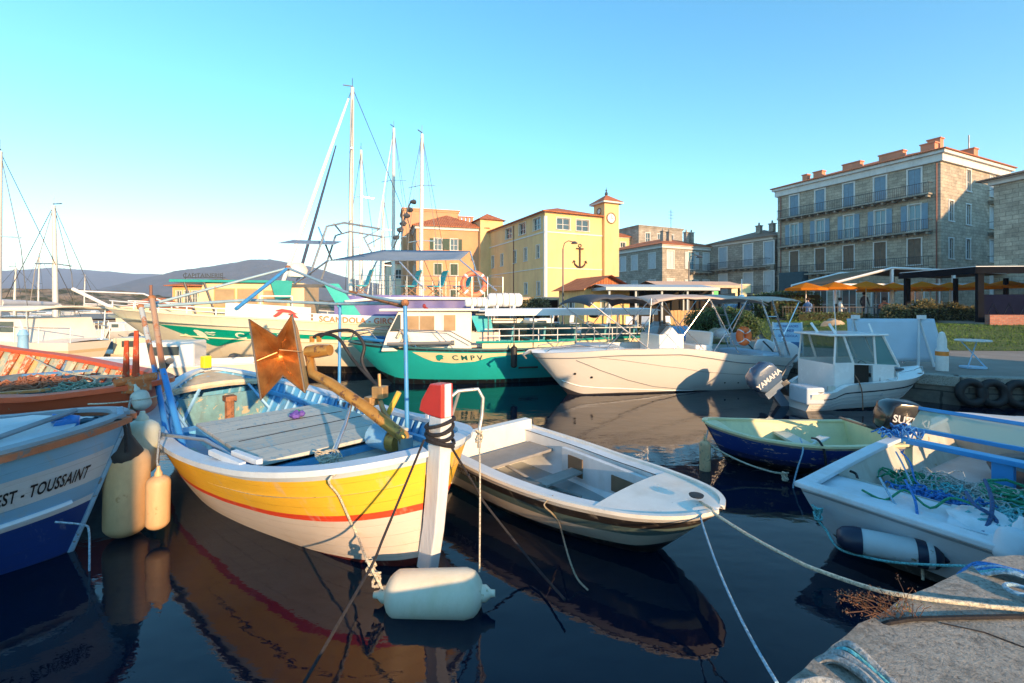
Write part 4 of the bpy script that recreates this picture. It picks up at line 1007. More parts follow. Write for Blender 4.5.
# tyres hung as fenders on the quay wall
ty = MB(); ty.tube([(.22*math.cos(a),0,.22*math.sin(a)) for a in [2*math.pi*k/20 for k in range(20)]], .085, 8, closed=True)
t0 = ty.build('tyre_fender', BLACK, smooth=50); tag(t0, 'x', 'tyre', 'old tyres hung on the quay wall')
tl = ['black tyre hanging on the quay wall closest to the cabin boat','second black tyre on the quay wall from the cabin boat','middle black tyre on the quay wall','fourth black tyre along the quay wall to the right','black tyre on the quay wall under the round table','rightmost black tyre at the edge of the picture']
for i, x_ in enumerate((9.72,10.1,10.55,11.0,11.45,11.9)):
    o = t0 if i == 0 else t0.copy()
    if i: C.objects.link(o)
    yy = 9.75 - (x_-9.6)*.1875; o.location = (x_, yy-.1, .30); o.rotation_euler = (R(-6),0,-.18); o['label'] = tl[i]
# ============================================================ BOATS
class Hull:
    """local x runs from the stem (0) aft to L, y is across, z up from the water"""
    def __init__(s, L, b, sh, k, e=(.95,.32,.6), rb=.10, rs=.0, em=.45):
        s.L, s.b, s.sh, s.k, s.e, s.rb, s.rs, s.em = L, b, sh, k, e, rb, rs, em
    def B(s, t): return catmull(s.b, t)
    def Z(s, t): return catmull(s.sh, t)
    def K(s, t): return catmull(s.k, t)
    def P(s, t, v, sd=1):
        z = s.K(t) + (s.Z(t)-s.K(t))*v
        e = catmull([(0, s.e[0]), (s.em, s.e[1]), (1, s.e[2])], t)
        x = s.L*(t + (1-v)*(s.rb*(1-t)**3 - s.rs*t**3))
        return Vector((x, sd*s.B(t)*max(v, 0)**e, z))
    def V(s, t, z): return max(0, min(1, (z-s.K(t))/(s.Z(t)-s.K(t))))
    def ts(s, n=34, a=0, b=1): return [a+(b-a)*(.5-.5*math.cos(math.pi*i/n)) for i in range(n+1)]
    def Nrm(s, t, v, sd):
        d = .004; p = s.P(t, v, sd); a = s.P(min(1,t+d), v, sd)-s.P(max(0,t-d), v, sd); c = s.P(t, min(1,v+d), sd)-s.P(t, max(0,v-d), sd)
        n = a.cross(c)
        if n.length < 1e-9: return Vector((0, sd, 0))
        n.normalize(); return n if n.y*sd > 0 else -n
    def shell(s, nt=40, nv=16, transom=True):
        mb = MB(); vv = [i/nv for i in range(nv+1)]; T = s.ts(nt)
        for sd in (1, -1):
            rows = [[s.P(t, v, sd) for v in vv] for t in T]; uv = [[(s.P(t, v, sd).x, v) for v in vv] for t in T]
            mb.grid(rows, uv, flip=(sd < 0))
        if transom and s.B(1) > .08:
            rows = [[s.P(1, v, sd) for v in vv] for sd in (1, -1)]; mb.grid(rows, [[(s.P(1, v, sd).y, v) for v in vv] for sd in (1, -1)])
        if s.B(0) > .08:
            rows = [[s.P(0, v, sd) for v in vv] for sd in (1, -1)]; mb.grid(rows, [[(s.P(0, v, sd).y, v) for v in vv] for sd in (1, -1)])
        return mb
    def inner(s, th, zf, t0, t1, n=30, side=0.0, top=0.0):
        """lining + floor; side = width of the side deck"""
        mb = MB(); T = s.ts(n, t0, t1); m = 6
        def pt(t, k, sd):
            z = s.Z(t)+top + (zf-s.Z(t)-top)*k/m; v = s.V(t, z); p = s.P(t, v, sd)
            y = max(0.0, abs(p.y)-th); 
            if side: y = max(0.0, min(y, s.B(t)-side))
            return Vector((p.x, sd*y, z))
        R1 = [[pt(t, k, 1) for k in range(m+1)] for t in T]; R2 = [[pt(t, k, -1) for k in range(m+1)] for t in T]
        mb.grid(R1, flip=True); mb.grid(R2)
        for i in (0, -1): mb.grid([R1[i], R2[i]])
        fl = MB(); fl.grid([[r1[-1], (r1[-1]+r2[-1])/2, r2[-1]] for r1, r2 in zip(R1, R2)])
        return mb, fl
    def cap(s, wo_, wi, h, n=44, t0=0, t1=1, dz=0, sides=(1,-1), r=None):
        mb = MB(); T = s.ts(n, t0, t1)
        for sd in sides:
            rows = []
            for t in T:
                p = s.P(t, 1, sd); q1 = s.P(min(1,t+.006),1,sd); q0 = s.P(max(0,t-.006),1,sd); d = (q1-q0); d.z = 0
                d = d.normalized() if d.length > 1e-6 else Vector((1,0,0)); nn = Vector((-d.y, d.x, 0)); 
                if nn.y*sd < 0: nn = -nn
                a = p + nn*wo_; b_ = p - nn*wi
                if b_.y*sd < 0: b_ = Vector((b_.x, 0, b_.z))
                if a.y*sd < 0: a.y = 0
                rows.append([Vector((a.x,a.y,p.z+dz)), Vector((a.x,a.y,p.z+dz+h)), Vector((b_.x,b_.y,p.z+dz+h)), Vector((b_.x,b_.y,p.z+dz)), Vector((a.x,a.y,p.z+dz))])
            mb.grid(rows, [[(r_.x, k*.05) for k, r_ in enumerate(rw)] for rw in rows])
            mb.add(rows[0][:4], [(0,1,2,3)]); mb.add(rows[-1][:4], [(0,1,2,3)])
        return mb
    def deck(s, t0, t1, dz=0, camber=.03, n=16, inset=0.0, m=8):
        mb = MB(); rows = []
        for t in s.ts(n, t0, t1):
            bb = max(.001, s.B(t)-inset); rows.append([Vector((s.L*t, bb*(-1+2*k/m), s.Z(t)+dz+camber*(1-(-1+2*k/m)**2))) for k in range(m+1)])
        return mb.grid(rows)
    def sidedeck(s, t0, t1, wd, dz=0, n=20):
        mb = MB()
        for sd in (1,-1):
            rows = []
            for t in s.ts(n, t0, t1):
                bb = s.B(t); rows.append([Vector((s.L*t, sd*bb, s.Z(t)+dz)), Vector((s.L*t, sd*max(0,bb-wd), s.Z(t)+dz+.005))])
            mb.grid(rows)
        return mb
    def line(s, v0, r, t0=0, t1=1, n=40, sides=(1,-1), out=.0, flat=1.0):
        mb = MB()
        for sd in sides:
            pts = []
            for t in s.ts(n, t0, t1):
                v = v0(t) if callable(v0) else v0; pts.append(s.P(t, v, sd)+s.Nrm(t, v, sd)*out)
            mb.tube(pts, r, 6, flat=flat)
        return mb
    def text(s, body, size, t0, v0, sd, mat, parent, spacing=1.0, name='lettering', stretch=1.0, off=.006, dirn=None, zslope=True, z0=None):
        v, f = textdata(body, size, spacing=spacing); mb = MB(); out = []
        d = dirn if dirn else (-1 if sd > 0 else 1)
        # walk along the hull by arc length
        N_ = 160; arc = [0]; tt = [t0]
        mx = max(p[0] for p in v)*stretch; t = t0; pr = s.P(t, v0, sd)
        while arc[-1] < mx+.05 and 0.002 < t < .998:
            t += d*.0025; q = s.P(t, v0, sd); arc.append(arc[-1]+(q-pr).length); tt.append(t); pr = q
        for (x, y) in v:
            x = x*stretch; ti = float(np.interp(x, arc, tt)); p0 = s.P(ti, v0, sd); hgt = s.Z(ti)-s.K(ti)
            pu = s.P(ti, min(1,v0+.05), sd); ln = (pu-p0).length/.05
            vv = v0 + y/ln
            if vv > 1: vv = 1
            out.append(s.P(ti, vv, sd)+s.Nrm(ti, min(vv,.99), sd)*off)
        mb.add(out, f); return mb.build(name, mat, parent, fixn=False)
    def patch(s, outline, sd, mat, parent, name, off=.005, nt=20):
        """decal between two curves: outline = [(t, vlow, vhigh), ...]"""
        mb = MB(); rows = []
        ts_ = [o[0] for o in outline]
        for i in range(nt+1):
            t = ts_[0]+(ts_[-1]-ts_[0])*i/nt; lo = float(np.interp(t, ts_, [o[1] for o in outline])); hi = float(np.interp(t, ts_, [o[2] for o in outline]))
            rows.append([s.P(t, lo+(hi-lo)*k/6, sd)+s.Nrm(t, lo+(hi-lo)*k/6, sd)*off for k in range(7)])
        mb.grid(rows); return mb.build(name, mat, parent, fixn=False)
def heading(a): return math.atan2(a[1], a[0])
def boat_root(name, label, cat, stem, a, group='boats moored in the harbour'): return thing(name, label, cat, (stem[0], stem[1], 0), heading(a), group)

# ---- small reusable fittings
def outboard(parent, at_, ang, tilt, cowl, sc=1.0, txt=None, legm=None, txtm=None):
    """engine on a transom: cowling with leg, bracket and propeller"""
    Mx = Matrix.Translation(at_) @ Matrix.Rotation(ang,4,'Z') @ Matrix.Rotation(tilt,4,'Y') @ Matrix.Scale(sc,4)
    mb = MB(); prof = [(-.05,.0),(.0,.05),(.02,.2),(.0,.34),(-.08,.40),(-.30,.42),(-.46,.36),(-.52,.22),(-.50,.08),(-.42,0)]
    rows = []
    for y_, s_ in ((-.155,.80),(-.15,.9),(-.12,.98),(-.06,1.02),(0,1.03),(.06,1.02),(.12,.98),(.15,.9),(.155,.80)):
        rows.append([(-.25+(x+.25)*s_, y_, .21+(z-.21)*s_+.12) for x, z in prof+[prof[0]]])
    mb.grid([[Mx @ Vector(p) for p in r] for r in rows]); mb.add([Mx @ Vector(p) for p in rows[0][:-1]], [tuple(range(len(prof)))]); mb.add([Mx @ Vector(p) for p in rows[-1][:-1]], [tuple(range(len(prof)))])
    mot = mb.build('outboard_motor', cowl, parent, smooth=50, weld=True)
    lg = MB(); lg.box((-.25,0,.06), (.40,.22,.12), M=Mx); lg.box((-.24,0,-.3), (.16,.09,.7), M=Mx); lg.box((-.24,0,-.62), (.26,.16,.025), M=Mx)
    lg.box((-.26,0,-.82), (.20,.05,.4), M=Mx); lg.tube([Mx @ Vector(p) for p in [(-.06,0,-.8),(-.12,0,-.8),(-.36,0,-.8),(-.45,0,-.8)]], [.02*sc,.06*sc,.06*sc,.035*sc], 8)
    lg.build('leg', legm or DKMETAL, mot)
    br = MB(); br.box((-.03,0,-.08), (.12,.24,.32), M=Mx); br.tube([Mx @ Vector(p) for p in [(.0,.0,.1),(.25,.06,.14),(.55,.08,.18)]], .018*sc, 6); br.build('bracket', DKMETAL, mot)
    pr = MB()
    for k in range(3):
        a = 2*math.pi*k/3; T = Mx @ Matrix.Translation((-.46,0,-.8)) @ Matrix.Rotation(a,4,'X') @ Matrix.Rotation(.5,4,'Z')
        pr.add([T @ Vector(p) for p in [(0,-.02,.02),(0,.02,.02),(.01,.07,.10),(.01,.02,.14),(.01,-.05,.11)]], [(0,1,2,3,4)])
    pr.build('propeller', legm or DKMETAL, mot)
    if txt:
        for sd in (1,-1):
            T = Mx @ Matrix.Translation((-.25,-.158*sd,.26)) @ (Matrix.Rotation(math.pi,4,'Z') if sd < 0 else Matrix.Identity(4)); flat_text(txt, .13, txtm or WHITE, mot, T)
    return mot
def fender(label, pos, L_, r_, m, axis=(0,0,1), group='fenders hung between the boats', ends=None, ring=None, name='fender', line=None):
    rt = thing(name, label, 'fender', pos, 0, group); ax = Vector(axis).normalized(); T = ax.to_track_quat('Z','Y').to_matrix().to_4x4()
    mb = MB(); h_ = L_/2; prof = [(.0,-h_)]+[(r_*math.sin(a), -h_+r_*.75*(1-math.cos(a))) for a in [math.pi/2*k/6 for k in range(1,7)]]
    prof += [(p[0], -p[1]) for p in prof[::-1]]
    mb.lathe([(a*(1+.015*math.sin(i*3)), b_) for i, (a, b_) in enumerate(prof)], n=24, M=T); mb.build('body', m, rt, smooth=50)
    for s_ in ((1,) if ax.z > .9 else (-1,1)):
        e = MB(); e.lathe([(r_*.34,0),(r_*.34,.035),(r_*.16,.07),(r_*.14,.10),(0,.10)], n=12, M=T @ Matrix.Rotation(0 if s_ > 0 else math.pi,4,'X') @ Matrix.Translation((0,0,h_-.015))); e.build('eyelet', ends or m, rt, smooth=40)
    if ring:
        for z_ in ring:
            q = MB(); q.lathe([(r_*1.004,z_-.03),(r_*1.012,z_),(r_*1.004,z_+.03)], n=24, M=T); q.build('band', ends or ring, rt)
    if line:
        q = MB(); q.tube([T @ Vector((0,0,h_+.06))]+[Vector(p)-Vector(pos) for p in line], .009, 6); q.build('lanyard', ROPEG, rt)
    return rt
def smooth_pts(pts, n=4):
    P = [Vector(p) for p in pts]
    if len(P) < 3: return P
    Q = []
    for k in range(len(P)-1):
        a, b_, c, d = P[max(0,k-1)], P[k], P[k+1], P[min(len(P)-1,k+2)]
        for j in range(n):
            t = j/n; Q.append(.5*((2*b_)+(c-a)*t+(2*a-5*b_+4*c-d)*t*t+(3*b_-a-3*c+d)*t**3))
    return Q+[P[-1]]
def rope(label, pts, r, m, cat='rope', name='mooring_rope', group=None, knots=()):
    mb = MB(); mb.tube(smooth_pts(pts), r, 6)
    for k in knots:
        k = Vector(k); rn = random.Random(int(k.x*100)); p = []
        for i in range(26): a = i*1.1; p.append(k+Vector((math.cos(a)*.03+rn.uniform(-.008,.008), math.sin(a)*.03, .05*math.sin(i*.5))))
        mb.tube(p, r*.9, 5)
    return tag(mb.build(name, m, smooth=60), label, cat, group)

BLUEP = M_('weathered_blue_paint', (.09,.37,.66), .5, .2, 4, wear=(.30,.27,.20), wamt=.66, wscale=7, bmp=.3, bscale=22, dirt=((.25,.28,.22),.5))
LBLUE = M_('light_blue_paint', (.24,.48,.70), .5, .14, 4, wear=(.42,.44,.42), wamt=.62, wscale=9, bmp=.3, bscale=22)
POSTW = M_('white_weathered_timber', (.64,.67,.70), .6, .1, 4, wear=(.12,.10,.09), wamt=.69, wscale=11, bmp=.5, bscale=14, stretch=(2.5,2.5,.4))
RAILW = M_('bluish_white_rail', (.55,.63,.70), .5, .1, 4, wear=(.30,.28,.25), wamt=.68, wscale=12, bmp=.3)
REDP = M_('red_paint', (.66,.045,.03), .4, .1, 4, bmp=.05)
DECKG = plank_mat('grey_deck_boards', (.34,.37,.34), (.56,.57,.50), pw=.52, axis='Y', wear=(.26,.40,.45))
BRONZE, t, b = newmat('corroded_bronze'); b.inputs['Specular IOR Level'].default_value = .5; n1 = noise_node(t, 4, 6, .7); r_ = ramp(t, n1.outputs[0], [(.3,(.42,.20,.08)),(.7,(.82,.52,.22))]); t.links.new(r_.outputs[0], b.inputs['Base Color']); b.inputs['Metallic'].default_value = .88; rr = ramp(t, n1.outputs[0], [(.3,.32),(.7,.5)]); t.links.new(rr.outputs[0], b.inputs['Roughness']); bump(t, b, n1.outputs[0], .2, .02)
ORNP = M_('orange_machine_paint', (.55,.27,.06), .4, .2, 5, wear=(.22,.10,.05), wamt=.56, wscale=9, metal=.5)
YBOX = M_('yellow_plastic', (.86,.66,.02), .4, .05)
FENB = M_('weathered_beige_vinyl', (.58,.37,.19), .55, .12, 3, wear=(.40,.22,.09), wamt=.60, wscale=3, bmp=.1, dirt=((.35,.22,.10),.6))
FENC = M_('algae_stained_vinyl', (.70,.66,.52), .5, .1, 2.5, wear=(.34,.27,.10), wamt=.67, wscale=4, dirt=((.46,.42,.22),.5))
FENP = M_('pale_vinyl', (.52,.54,.44), .5, .1, 3, dirt=((.38,.30,.14),.6))

# ---------------------------------------------------------------- 1. the yellow boat
a1 = Vector((-.727,.687,0)).normalized()
Y = boat_root('fishing_boat', 'wooden double-ended fishing boat with yellow band, red stripe and red tipped white stem post', 'fishing boat', (-.66,3.74), a1, None)
L1 = 6.9
H1 = Hull(L1, [(0,.05),(.015,.36),(.05,.70),(.10,.92),(.17,1.07),(.29,1.20),(.46,1.28),(.66,1.17),(.82,.90),(.93,.52),(.985,.22),(1,.05)],
          [(0,.96),(.08,.87),(.2,.76),(.4,.66),(.6,.66),(.8,.75),(1,.96)], [(0,-.42),(.5,-.5),(1,-.42)], e=(.78,.34,.7), rb=.03, rs=.03, em=.42)
hm = hull_mat('yellow_boat_paint', [(0,(.09,.012,.010)),(.315,(.12,.018,.015)),(.355,(.66,.58,.50)),(.66,(.74,.07,.025)),(.70,(.88,.50,.04)),(.955,(.50,.58,.66))], wear=(.45,.36,.26), wamt=.70, streak=(.60,.46,.34), rough=.42, planks=13)
H1.shell(60, 22).build('hull', hm, Y, smooth=60, weld=True)
H1.cap(.045, .10, .045, 70).build('gunwale', RAILW, Y, smooth=30)
lin, flo = H1.inner(.07, .16, .07, .97, 44); lin.build('lining', BLUEP, Y, smooth=50); flo.build('floor', LBLUE, Y)
# frames along the inside
rb = MB()
for i in range(34):
    t = .05+.90*i/33
    for sd in (1,-1):
        pts = []
        for z_ in np.linspace(H1.Z(t)-.01, .16, 7):
            v = H1.V(t, z_); p = H1.P(t, v, sd); pts.append(Vector((p.x, sd*max(.0, abs(p.y)-.09), z_)))
        rb.tube(pts, .026, 4)
rb.build('frames', LBLUE, Y)
# inner rail (stringer) and upper bulwark slot board
for sd in (1,-1):
    st_ = MB(); st_.tube([(lambda p: Vector((p.x, sd*max(.01,abs(p.y)-.12), p.z)))(H1.P(t, H1.V(t, H1.Z(t)-.17), sd)) for t in H1.ts(30,.06,.94)], .026, 5, flat=1.8); st_.build('stringer', BLUEP, Y)
# fore deck planking (near the stem) and broad hatch boards
fd = H1.deck(.012, .40, -.20, .02, 22, .09); fd.build('foredeck', DECKG, Y)
hb = MB()
hb.box((2.75,-.02,.66), (2.3,1.66,.04), ry=.02); o = hb.build('hatch', DECKG, Y, bevel=.008)
hb2 = MB(); hb2.box((2.72,.80,.55), (2.2,.06,.15)); hb2.box((2.72,-.84,.55), (2.2,.06,.15)); hb2.box((3.83,-.02,.54), (.06,1.66,.17)); hb2.box((1.62,-.02,.54), (.06,1.66,.17)); hb2.build('hatch_coaming', BLUEP, o, bevel=.006)
hs = MB(); hs.box((2.58,-.05,.683), (.02,1.5,.008), rz=.05); hs.box((3.12,-.1,.674), (.014,1.3,.008), rz=-.03); hs.box((1.66,.3,.66), (.04,.36,.05)); hs.build('board_gap', M_('dark_gap', (.02,.02,.02), .9, .1, bmp=0), o)
# second, lower panel towards the camera side
pn = MB(); pn.box((2.75,.98,.44), (1.5,.14,.04)); pn.build('side_bench', DECKG, Y)
# thwart and after deck with curved beam
th = MB(); th.box((4.35,0,.47), (.30,2.2,.05)); th.build('thwart', BLUEP, Y, bevel=.006)
ad = H1.deck(.845, .985, -.05, .05, 12, .07); ad.build('afterdeck', M_('bare_cream_boards', (.55,.46,.32), .7, .2, 4, wear=(.35,.48,.55), wamt=.58, wscale=5, bmp=.3), Y)
bm_ = MB(); bm_.tube([Vector((L1*.845, y_, H1.Z(.845)-.05+.10*(1-(y_/.95)**2))) for y_ in np.linspace(-.83,.83,14)], .045, 6, flat=1.2)
bm_.build('deck_beam', M_('cream_worn_beam', (.62,.52,.36), .7, .2, 5, wear=(.30,.45,.55), wamt=.6), Y)
for y_, dx in ((-.45,-.22),(.45,-.22)): q = MB(); q.tube([(L1*.845-.02,y_*.8,H1.Z(.845)),(L1*.845-.25,y_*1.4,.35)], .025, 5); q.build('brace', LBLUE, Y)
bk = MB(); bk.box((5.75,0,.42),(.04,1.35,.5)); bk.build('bulkhead', M_('turquoise_boards', (.13,.30,.34), .6, .25, 5, wear=(.42,.36,.22), wamt=.56, wscale=6, dirt=((.10,.12,.10),.7)), Y)
en = MB(); en.tube([(5.45,.02,.2),(5.45,.02,.62)], .07, 8); en.box((5.45,.02,.64),(.2,.16,.08)); en.build('capstan', RUST, Y)
# stem post: tall timber, red at the top, black lashings
sp_ = MB()
sec = lambda x, z, w_, d_: [(x-d_/2,-w_/2,z),(x+d_/2,-w_/2,z),(x+d_/2,w_/2,z),(x-d_/2,w_/2,z)]
lv = [(.16,-.3,.10,.16),(.06,.0,.10,.17),(-.02,.35,.10,.17),(-.07,.7,.105,.17),(-.10,1.0,.11,.17),(-.11,1.20,.11,.165),(-.12,1.29,.11,.16)]
vs_ = []; fs_ = []
for l in lv: vs_ += sec(*l)
for i in range(len(lv)-1):
    for k in range(4): fs_.append((4*i+k, 4*i+(k+1)%4, 4*i+4+(k+1)%4, 4*i+4+k))
fs_ += [(0,1,2,3), tuple(4*(len(lv)-1)+k for k in range(4))]
sp_.add(vs_, fs_); post = sp_.build('stem_post', POSTW, Y, bevel=.010)
rt_ = MB(); w_ = .058
OUT = [(-.203,1.292),(-.02,1.292),(.10,1.31),(.07,1.40),(-.05,1.55),(-.203,1.56)]
rt_.add([(x,-w_,z) for x,z in OUT]+[(x,w_,z) for x,z in OUT], [(5,4,3,2,1,0),(6,7,8,9,10,11)]+[(i,(i+1)%6,6+(i+1)%6,6+i) for i in range(6)])
rt_.build('post_tip', REDP, post, bevel=.010)
wf = MB(); wf.box((-.209,.0,1.43),(.012,.060,.26)); wf.build('white_face', POSTW, post)
# raked cheeks where planking meets the post (orange yellow capping is in the hull)
lash = MB()
for k in range(5):
    z_ = 1.07+.042*k; rr_ = .128+.008*math.sin(k*2)
    lash.tube([(-.11+rr_*math.cos(a)*.92, rr_*.78*math.sin(a), z_+.035*math.sin(a+k)) for a in [2*math.pi*i/18 for i in range(18)]], .015, 6, closed=True)
tag(lash.build('rope_lashing', ROPEK, None, smooth=60, loc=Y.location, rz=Y.rotation_euler.z), 'black rope wound five times round the white stem post', 'rope')
# inverted V gallows and blue tube frame over the boat
BT = M_('blue_tube_paint', (.05,.26,.55), .45, .15, 4, wear=(.33,.15,.08), wamt=.60, wscale=6)
GT = M_('grey_blue_tube', (.25,.38,.45), .45, .15, 4, wear=(.34,.16,.08), wamt=.60, wscale=6)
def leg_mat(name, up):
    m, t, b = newmat(name); tc = N(t,'ShaderNodeTexCoord'); sx = N(t,'ShaderNodeSeparateXYZ'); t.links.new(tc.outputs['Object'], sx.inputs[0]); n = noise_node(t, 6, 7, .75)
    ad = N(t,'ShaderNodeMath',operation='MULTIPLY_ADD'); ad.inputs[1].default_value = .9; t.links.new(n.outputs[0], ad.inputs[0]); t.links.new(sx.outputs[2], ad.inputs[2])
    dv = N(t,'ShaderNodeMath',operation='DIVIDE'); dv.inputs[1].default_value = 3; t.links.new(ad.outputs[0], dv.inputs[0])
    r = ramp(t, dv.outputs[0], [(0,(.04,.24,.60)),(.585,(.34,.14,.06)),(.70,up),(.76,(.40,.17,.07)),(.80,up)], 'CONSTANT'); t.links.new(r.outputs[0], b.inputs['Base Color']); b.inputs['Roughness'].default_value = .5; bump(t, b, n.outputs[0], .3, .01); return m
LEGM = leg_mat('flaked_leg_paint', (.42,.26,.16)); LEGM2 = leg_mat('flaked_grey_leg_paint', (.42,.46,.46))
inv = Matrix.Rotation(-heading(a1),4,'Z') @ Matrix.Translation((.66,-3.74,0))
def W(p): return inv @ Vector(p)      # world point into the boat's own coordinates
def wpx(x, y, Yd): return inv @ px(x, y, Yd)
A = wpx(152,298,6.9); Bp = wpx(141,307,7.1)
g1 = MB(); g1.tube([wpx(185,455,5.0).lerp(A,0.0)*1.0, wpx(163,370,6.0), A], .036, 8); g1.build('gallows_leg', LEGM, Y, smooth=50)
g2 = MB(); g2.tube([wpx(168,440,5.4), wpx(155,370,6.3), Bp], .034, 8); g2.build('gallows_leg', LEGM2, Y, smooth=50)
C1 = wpx(405,303,5.9); C2 = wpx(288,268,8.2); D1 = wpx(335,304,7.6)
fr = MB(); fr.tube([Bp, wpx(250,300,7.6), D1, C1], .025, 8); fr.build('frame_rail', GT, Y, smooth=50)
fr = MB(); fr.tube([Bp, C2], .023, 8); fr.build('frame_rail', GT, Y, smooth=50)
fr = MB(); fr.tube([C2, wpx(345,292,7.0), C1], .024, 8); fr.build('frame_rail', GT, Y, smooth=50)
fr = MB(); fr.tube([C2, wpx(236,309,6.8)], .03, 8); fr.build('frame_rail', BT, Y, smooth=50)
p1 = MB(); p1.tube([C1, wpx(406,360,5.75), wpx(407,422,5.6), wpx(407,432,5.6)], .027, 8); p1.build('frame_post', BT, Y, smooth=50)
p2 = MB(); p2.tube([wpx(340,303,7.5), wpx(339.5,360,7.4), wpx(339,415,7.3)], .025, 8); p2.build('frame_post', BT, Y, smooth=50)
for p in (A, Bp, C1, C2): jn = MB(); jn.blob(p, (.055,.055,.05), 8, 6); jn.build('frame_joint', RUST, Y)
# rusty rod from joint C1
rd = MB(); rd.tube([wpx(350,292,6.9), wpx(402,306,5.95)], .028, 6); rd.build('rusty_rod', RUST, Y)
# long handrail from the near side curving down to the deck
hr = MB(); hr.tube([wpx(141,420,6.0), wpx(146,429,5.6), wpx(165,435,5.0), wpx(205,440,4.75), wpx(222,450,4.6), wpx(264,480,4.12)], .02, 8); hr.build('handrail', M_('grey_tube', (.30,.36,.42), .35, .15, metal=.6), Y, smooth=60)
# hydraulic net hauler: four-bladed star drum facing the camera on an orange arm
def hauler():
    # V-sheave with star shaped cheeks: corners reach out, top and bottom are notched
    F4 = [(249,319,5.20),(277,337,5.28),(292,314,5.42),(305,393,5.36),(283,376,5.24),(261,400,5.12)]
    K4 = [(262,328,5.52),(282,342,5.46),(298,328,5.62),(309,385,5.56),(288,372,5.44),(270,390,5.40)]
    fr_ = [wpx(*p) for p in F4]; bk_ = [wpx(*p) for p in K4]; cf = wpx(279,357,5.60); cb_ = wpx(283,356,5.62)
    lm = wpx(253,356,5.14)
    q = MB(); q.add(fr_+[cf], [(0,1,6),(1,2,6),(2,3,6),(3,4,6),(4,5,6),(5,0,6)]); o_ = q.build('net_hauler', BRONZE, Y, fixn=False); o_.modifiers.new('thick','SOLIDIFY').thickness = .010
    q = MB(); q.add(bk_+[cb_], [(0,1,6),(1,2,6),(2,3,6),(3,4,6),(4,5,6),(5,0,6)]); q.add([fr_[2],fr_[3],bk_[3],bk_[2]], [(0,1,2,3)]); q.add([fr_[0],fr_[5],bk_[5],bk_[0]], [(0,1,2,3)]); o2 = q.build('back_cheek', BRONZE, o_, fixn=False); o2.modifiers.new('thick','SOLIDIFY').thickness = .010
    q = MB(); q.tube(fr_, .011, 5, closed=True)
    q.build('rim', M_('edge_iron', (.22,.18,.15), .45, .2, metal=.7), o_)
    for k, (i, d_) in enumerate(((0,.5),(2,.5),(3,.5),(5,.5))):
        q = MB(); q.tube([fr_[i], cf.lerp(fr_[i],.12)+Vector((0,0,0))], .007, 4); q.build('rib', M_('edge_iron', (.22,.18,.15), .45, .2, metal=.7), o_)
    # dividing plates inside the star
    for (p_, q_) in (((253,362,5.16),(277,352,5.30)),((303,352,5.38),(279,350,5.32))):
        a_ = wpx(*p_); b_ = wpx(*q_); m = MB(); m.add([a_, b_, cf], [(0,1,2)]); o3 = m.build('divider', BRONZE, o_, fixn=False); o3.modifiers.new('thick','SOLIDIFY').thickness = .008
    q = MB(); ax = (cf-cb_).normalized(); T = Matrix.Translation(cf) @ (-Vector(cb_-cf)).to_track_quat('Z','Y').to_matrix().to_4x4(); q.lathe([(.07,-.05),(.085,.0),(.05,.05),(.0,.06)], (0,0,0), 14, T); q.build('hub', BRONZE, o_, smooth=50)
hauler()
mo = MB(); m0 = wpx(308,352,5.35); mo.tube([m0, wpx(318,351,5.3), wpx(330,350,5.25)], [.075,.08,.065], 12); mo.tube([wpx(312,342,5.33), wpx(312,336,5.33)], .03, 6); mo.tube([wpx(319,342,5.3), wpx(319,336,5.3)], .03, 6); mo.build('hydraulic_motor', ORNP, Y, smooth=50)
arm = MB(); arm.tube([wpx(309,355,5.36), wpx(313,374,5.2), wpx(330,383,5.05), wpx(365,407,4.85), wpx(396,431,4.75), wpx(403,436,4.75), wpx(405,445,4.75)], [.05,.052,.058,.06,.062,.065,.065], 12); arm.build('hauler_arm', ORNP, Y, smooth=60)
bs = MB(); bs.tube([wpx(405,437,4.76), wpx(406,452,4.76)], .078, 14); bs.build('arm_base', M_('grey_pipe', (.42,.44,.42), .35, .1, metal=.7), Y, smooth=50)
ram = MB(); ram.tube([wpx(351,406,4.9), wpx(345,425,4.75), wpx(333,455,4.5)], [.016,.022,.022], 8); ram.build('steel_ram', STEEL, Y, smooth=50)
for i, pts in enumerate(([(318,338,5.3),(330,332,5.28),(352,331,5.25),(364,345,5.2),(362,362,5.15),(372,380,5.1),(384,392,5.0)], [(312,338,5.33),(322,334,5.3),(338,338,5.25),(352,358,5.2),(366,374,5.1),(382,390,5.0)])):
    P = [wpx(*p) for p in pts]; Q = []
    for k in range(len(P)-1):
        for j in range(5):
            t = j/5; p0 = P[max(0,k-1)]; p3 = P[min(len(P)-1,k+2)]
            Q.append(.5*((2*P[k])+(P[k+1]-p0)*t+(2*p0-5*P[k]+4*P[k+1]-p3)*t*t+(3*P[k]-p0-3*P[k+1]+p3)*t**3))
    h_ = MB(); h_.tube(Q+[P[-1]], .019, 8); h_.build('hydraulic_hose', BLACK, Y, smooth=60)
vb = MB(); c_ = wpx(380,392,5.0); vb.box(c_, (.14,.12,.13), rz=.5); vb.box(c_+Vector((.08,.06,-.10)), (.10,.13,.10), rz=.2); vb.tube([c_, c_+Vector((.02,.0,.2))], .02, 6); vb.tube([c_+Vector((0,0,-.1)), wpx(384,412,4.95), wpx(392,425,4.9)], .03, 8); vb.build('valve_block', M_('greasy_brass', (.48,.30,.13), .5, .25, 8, metal=.5), Y, bevel=.01)
lv_ = MB(); lv_.tube([wpx(386,418,5.0), wpx(399,392,5.0)], .03, 8); lv_.build('lever', M_('ochre_paint', (.66,.42,.06), .5, .1), Y)
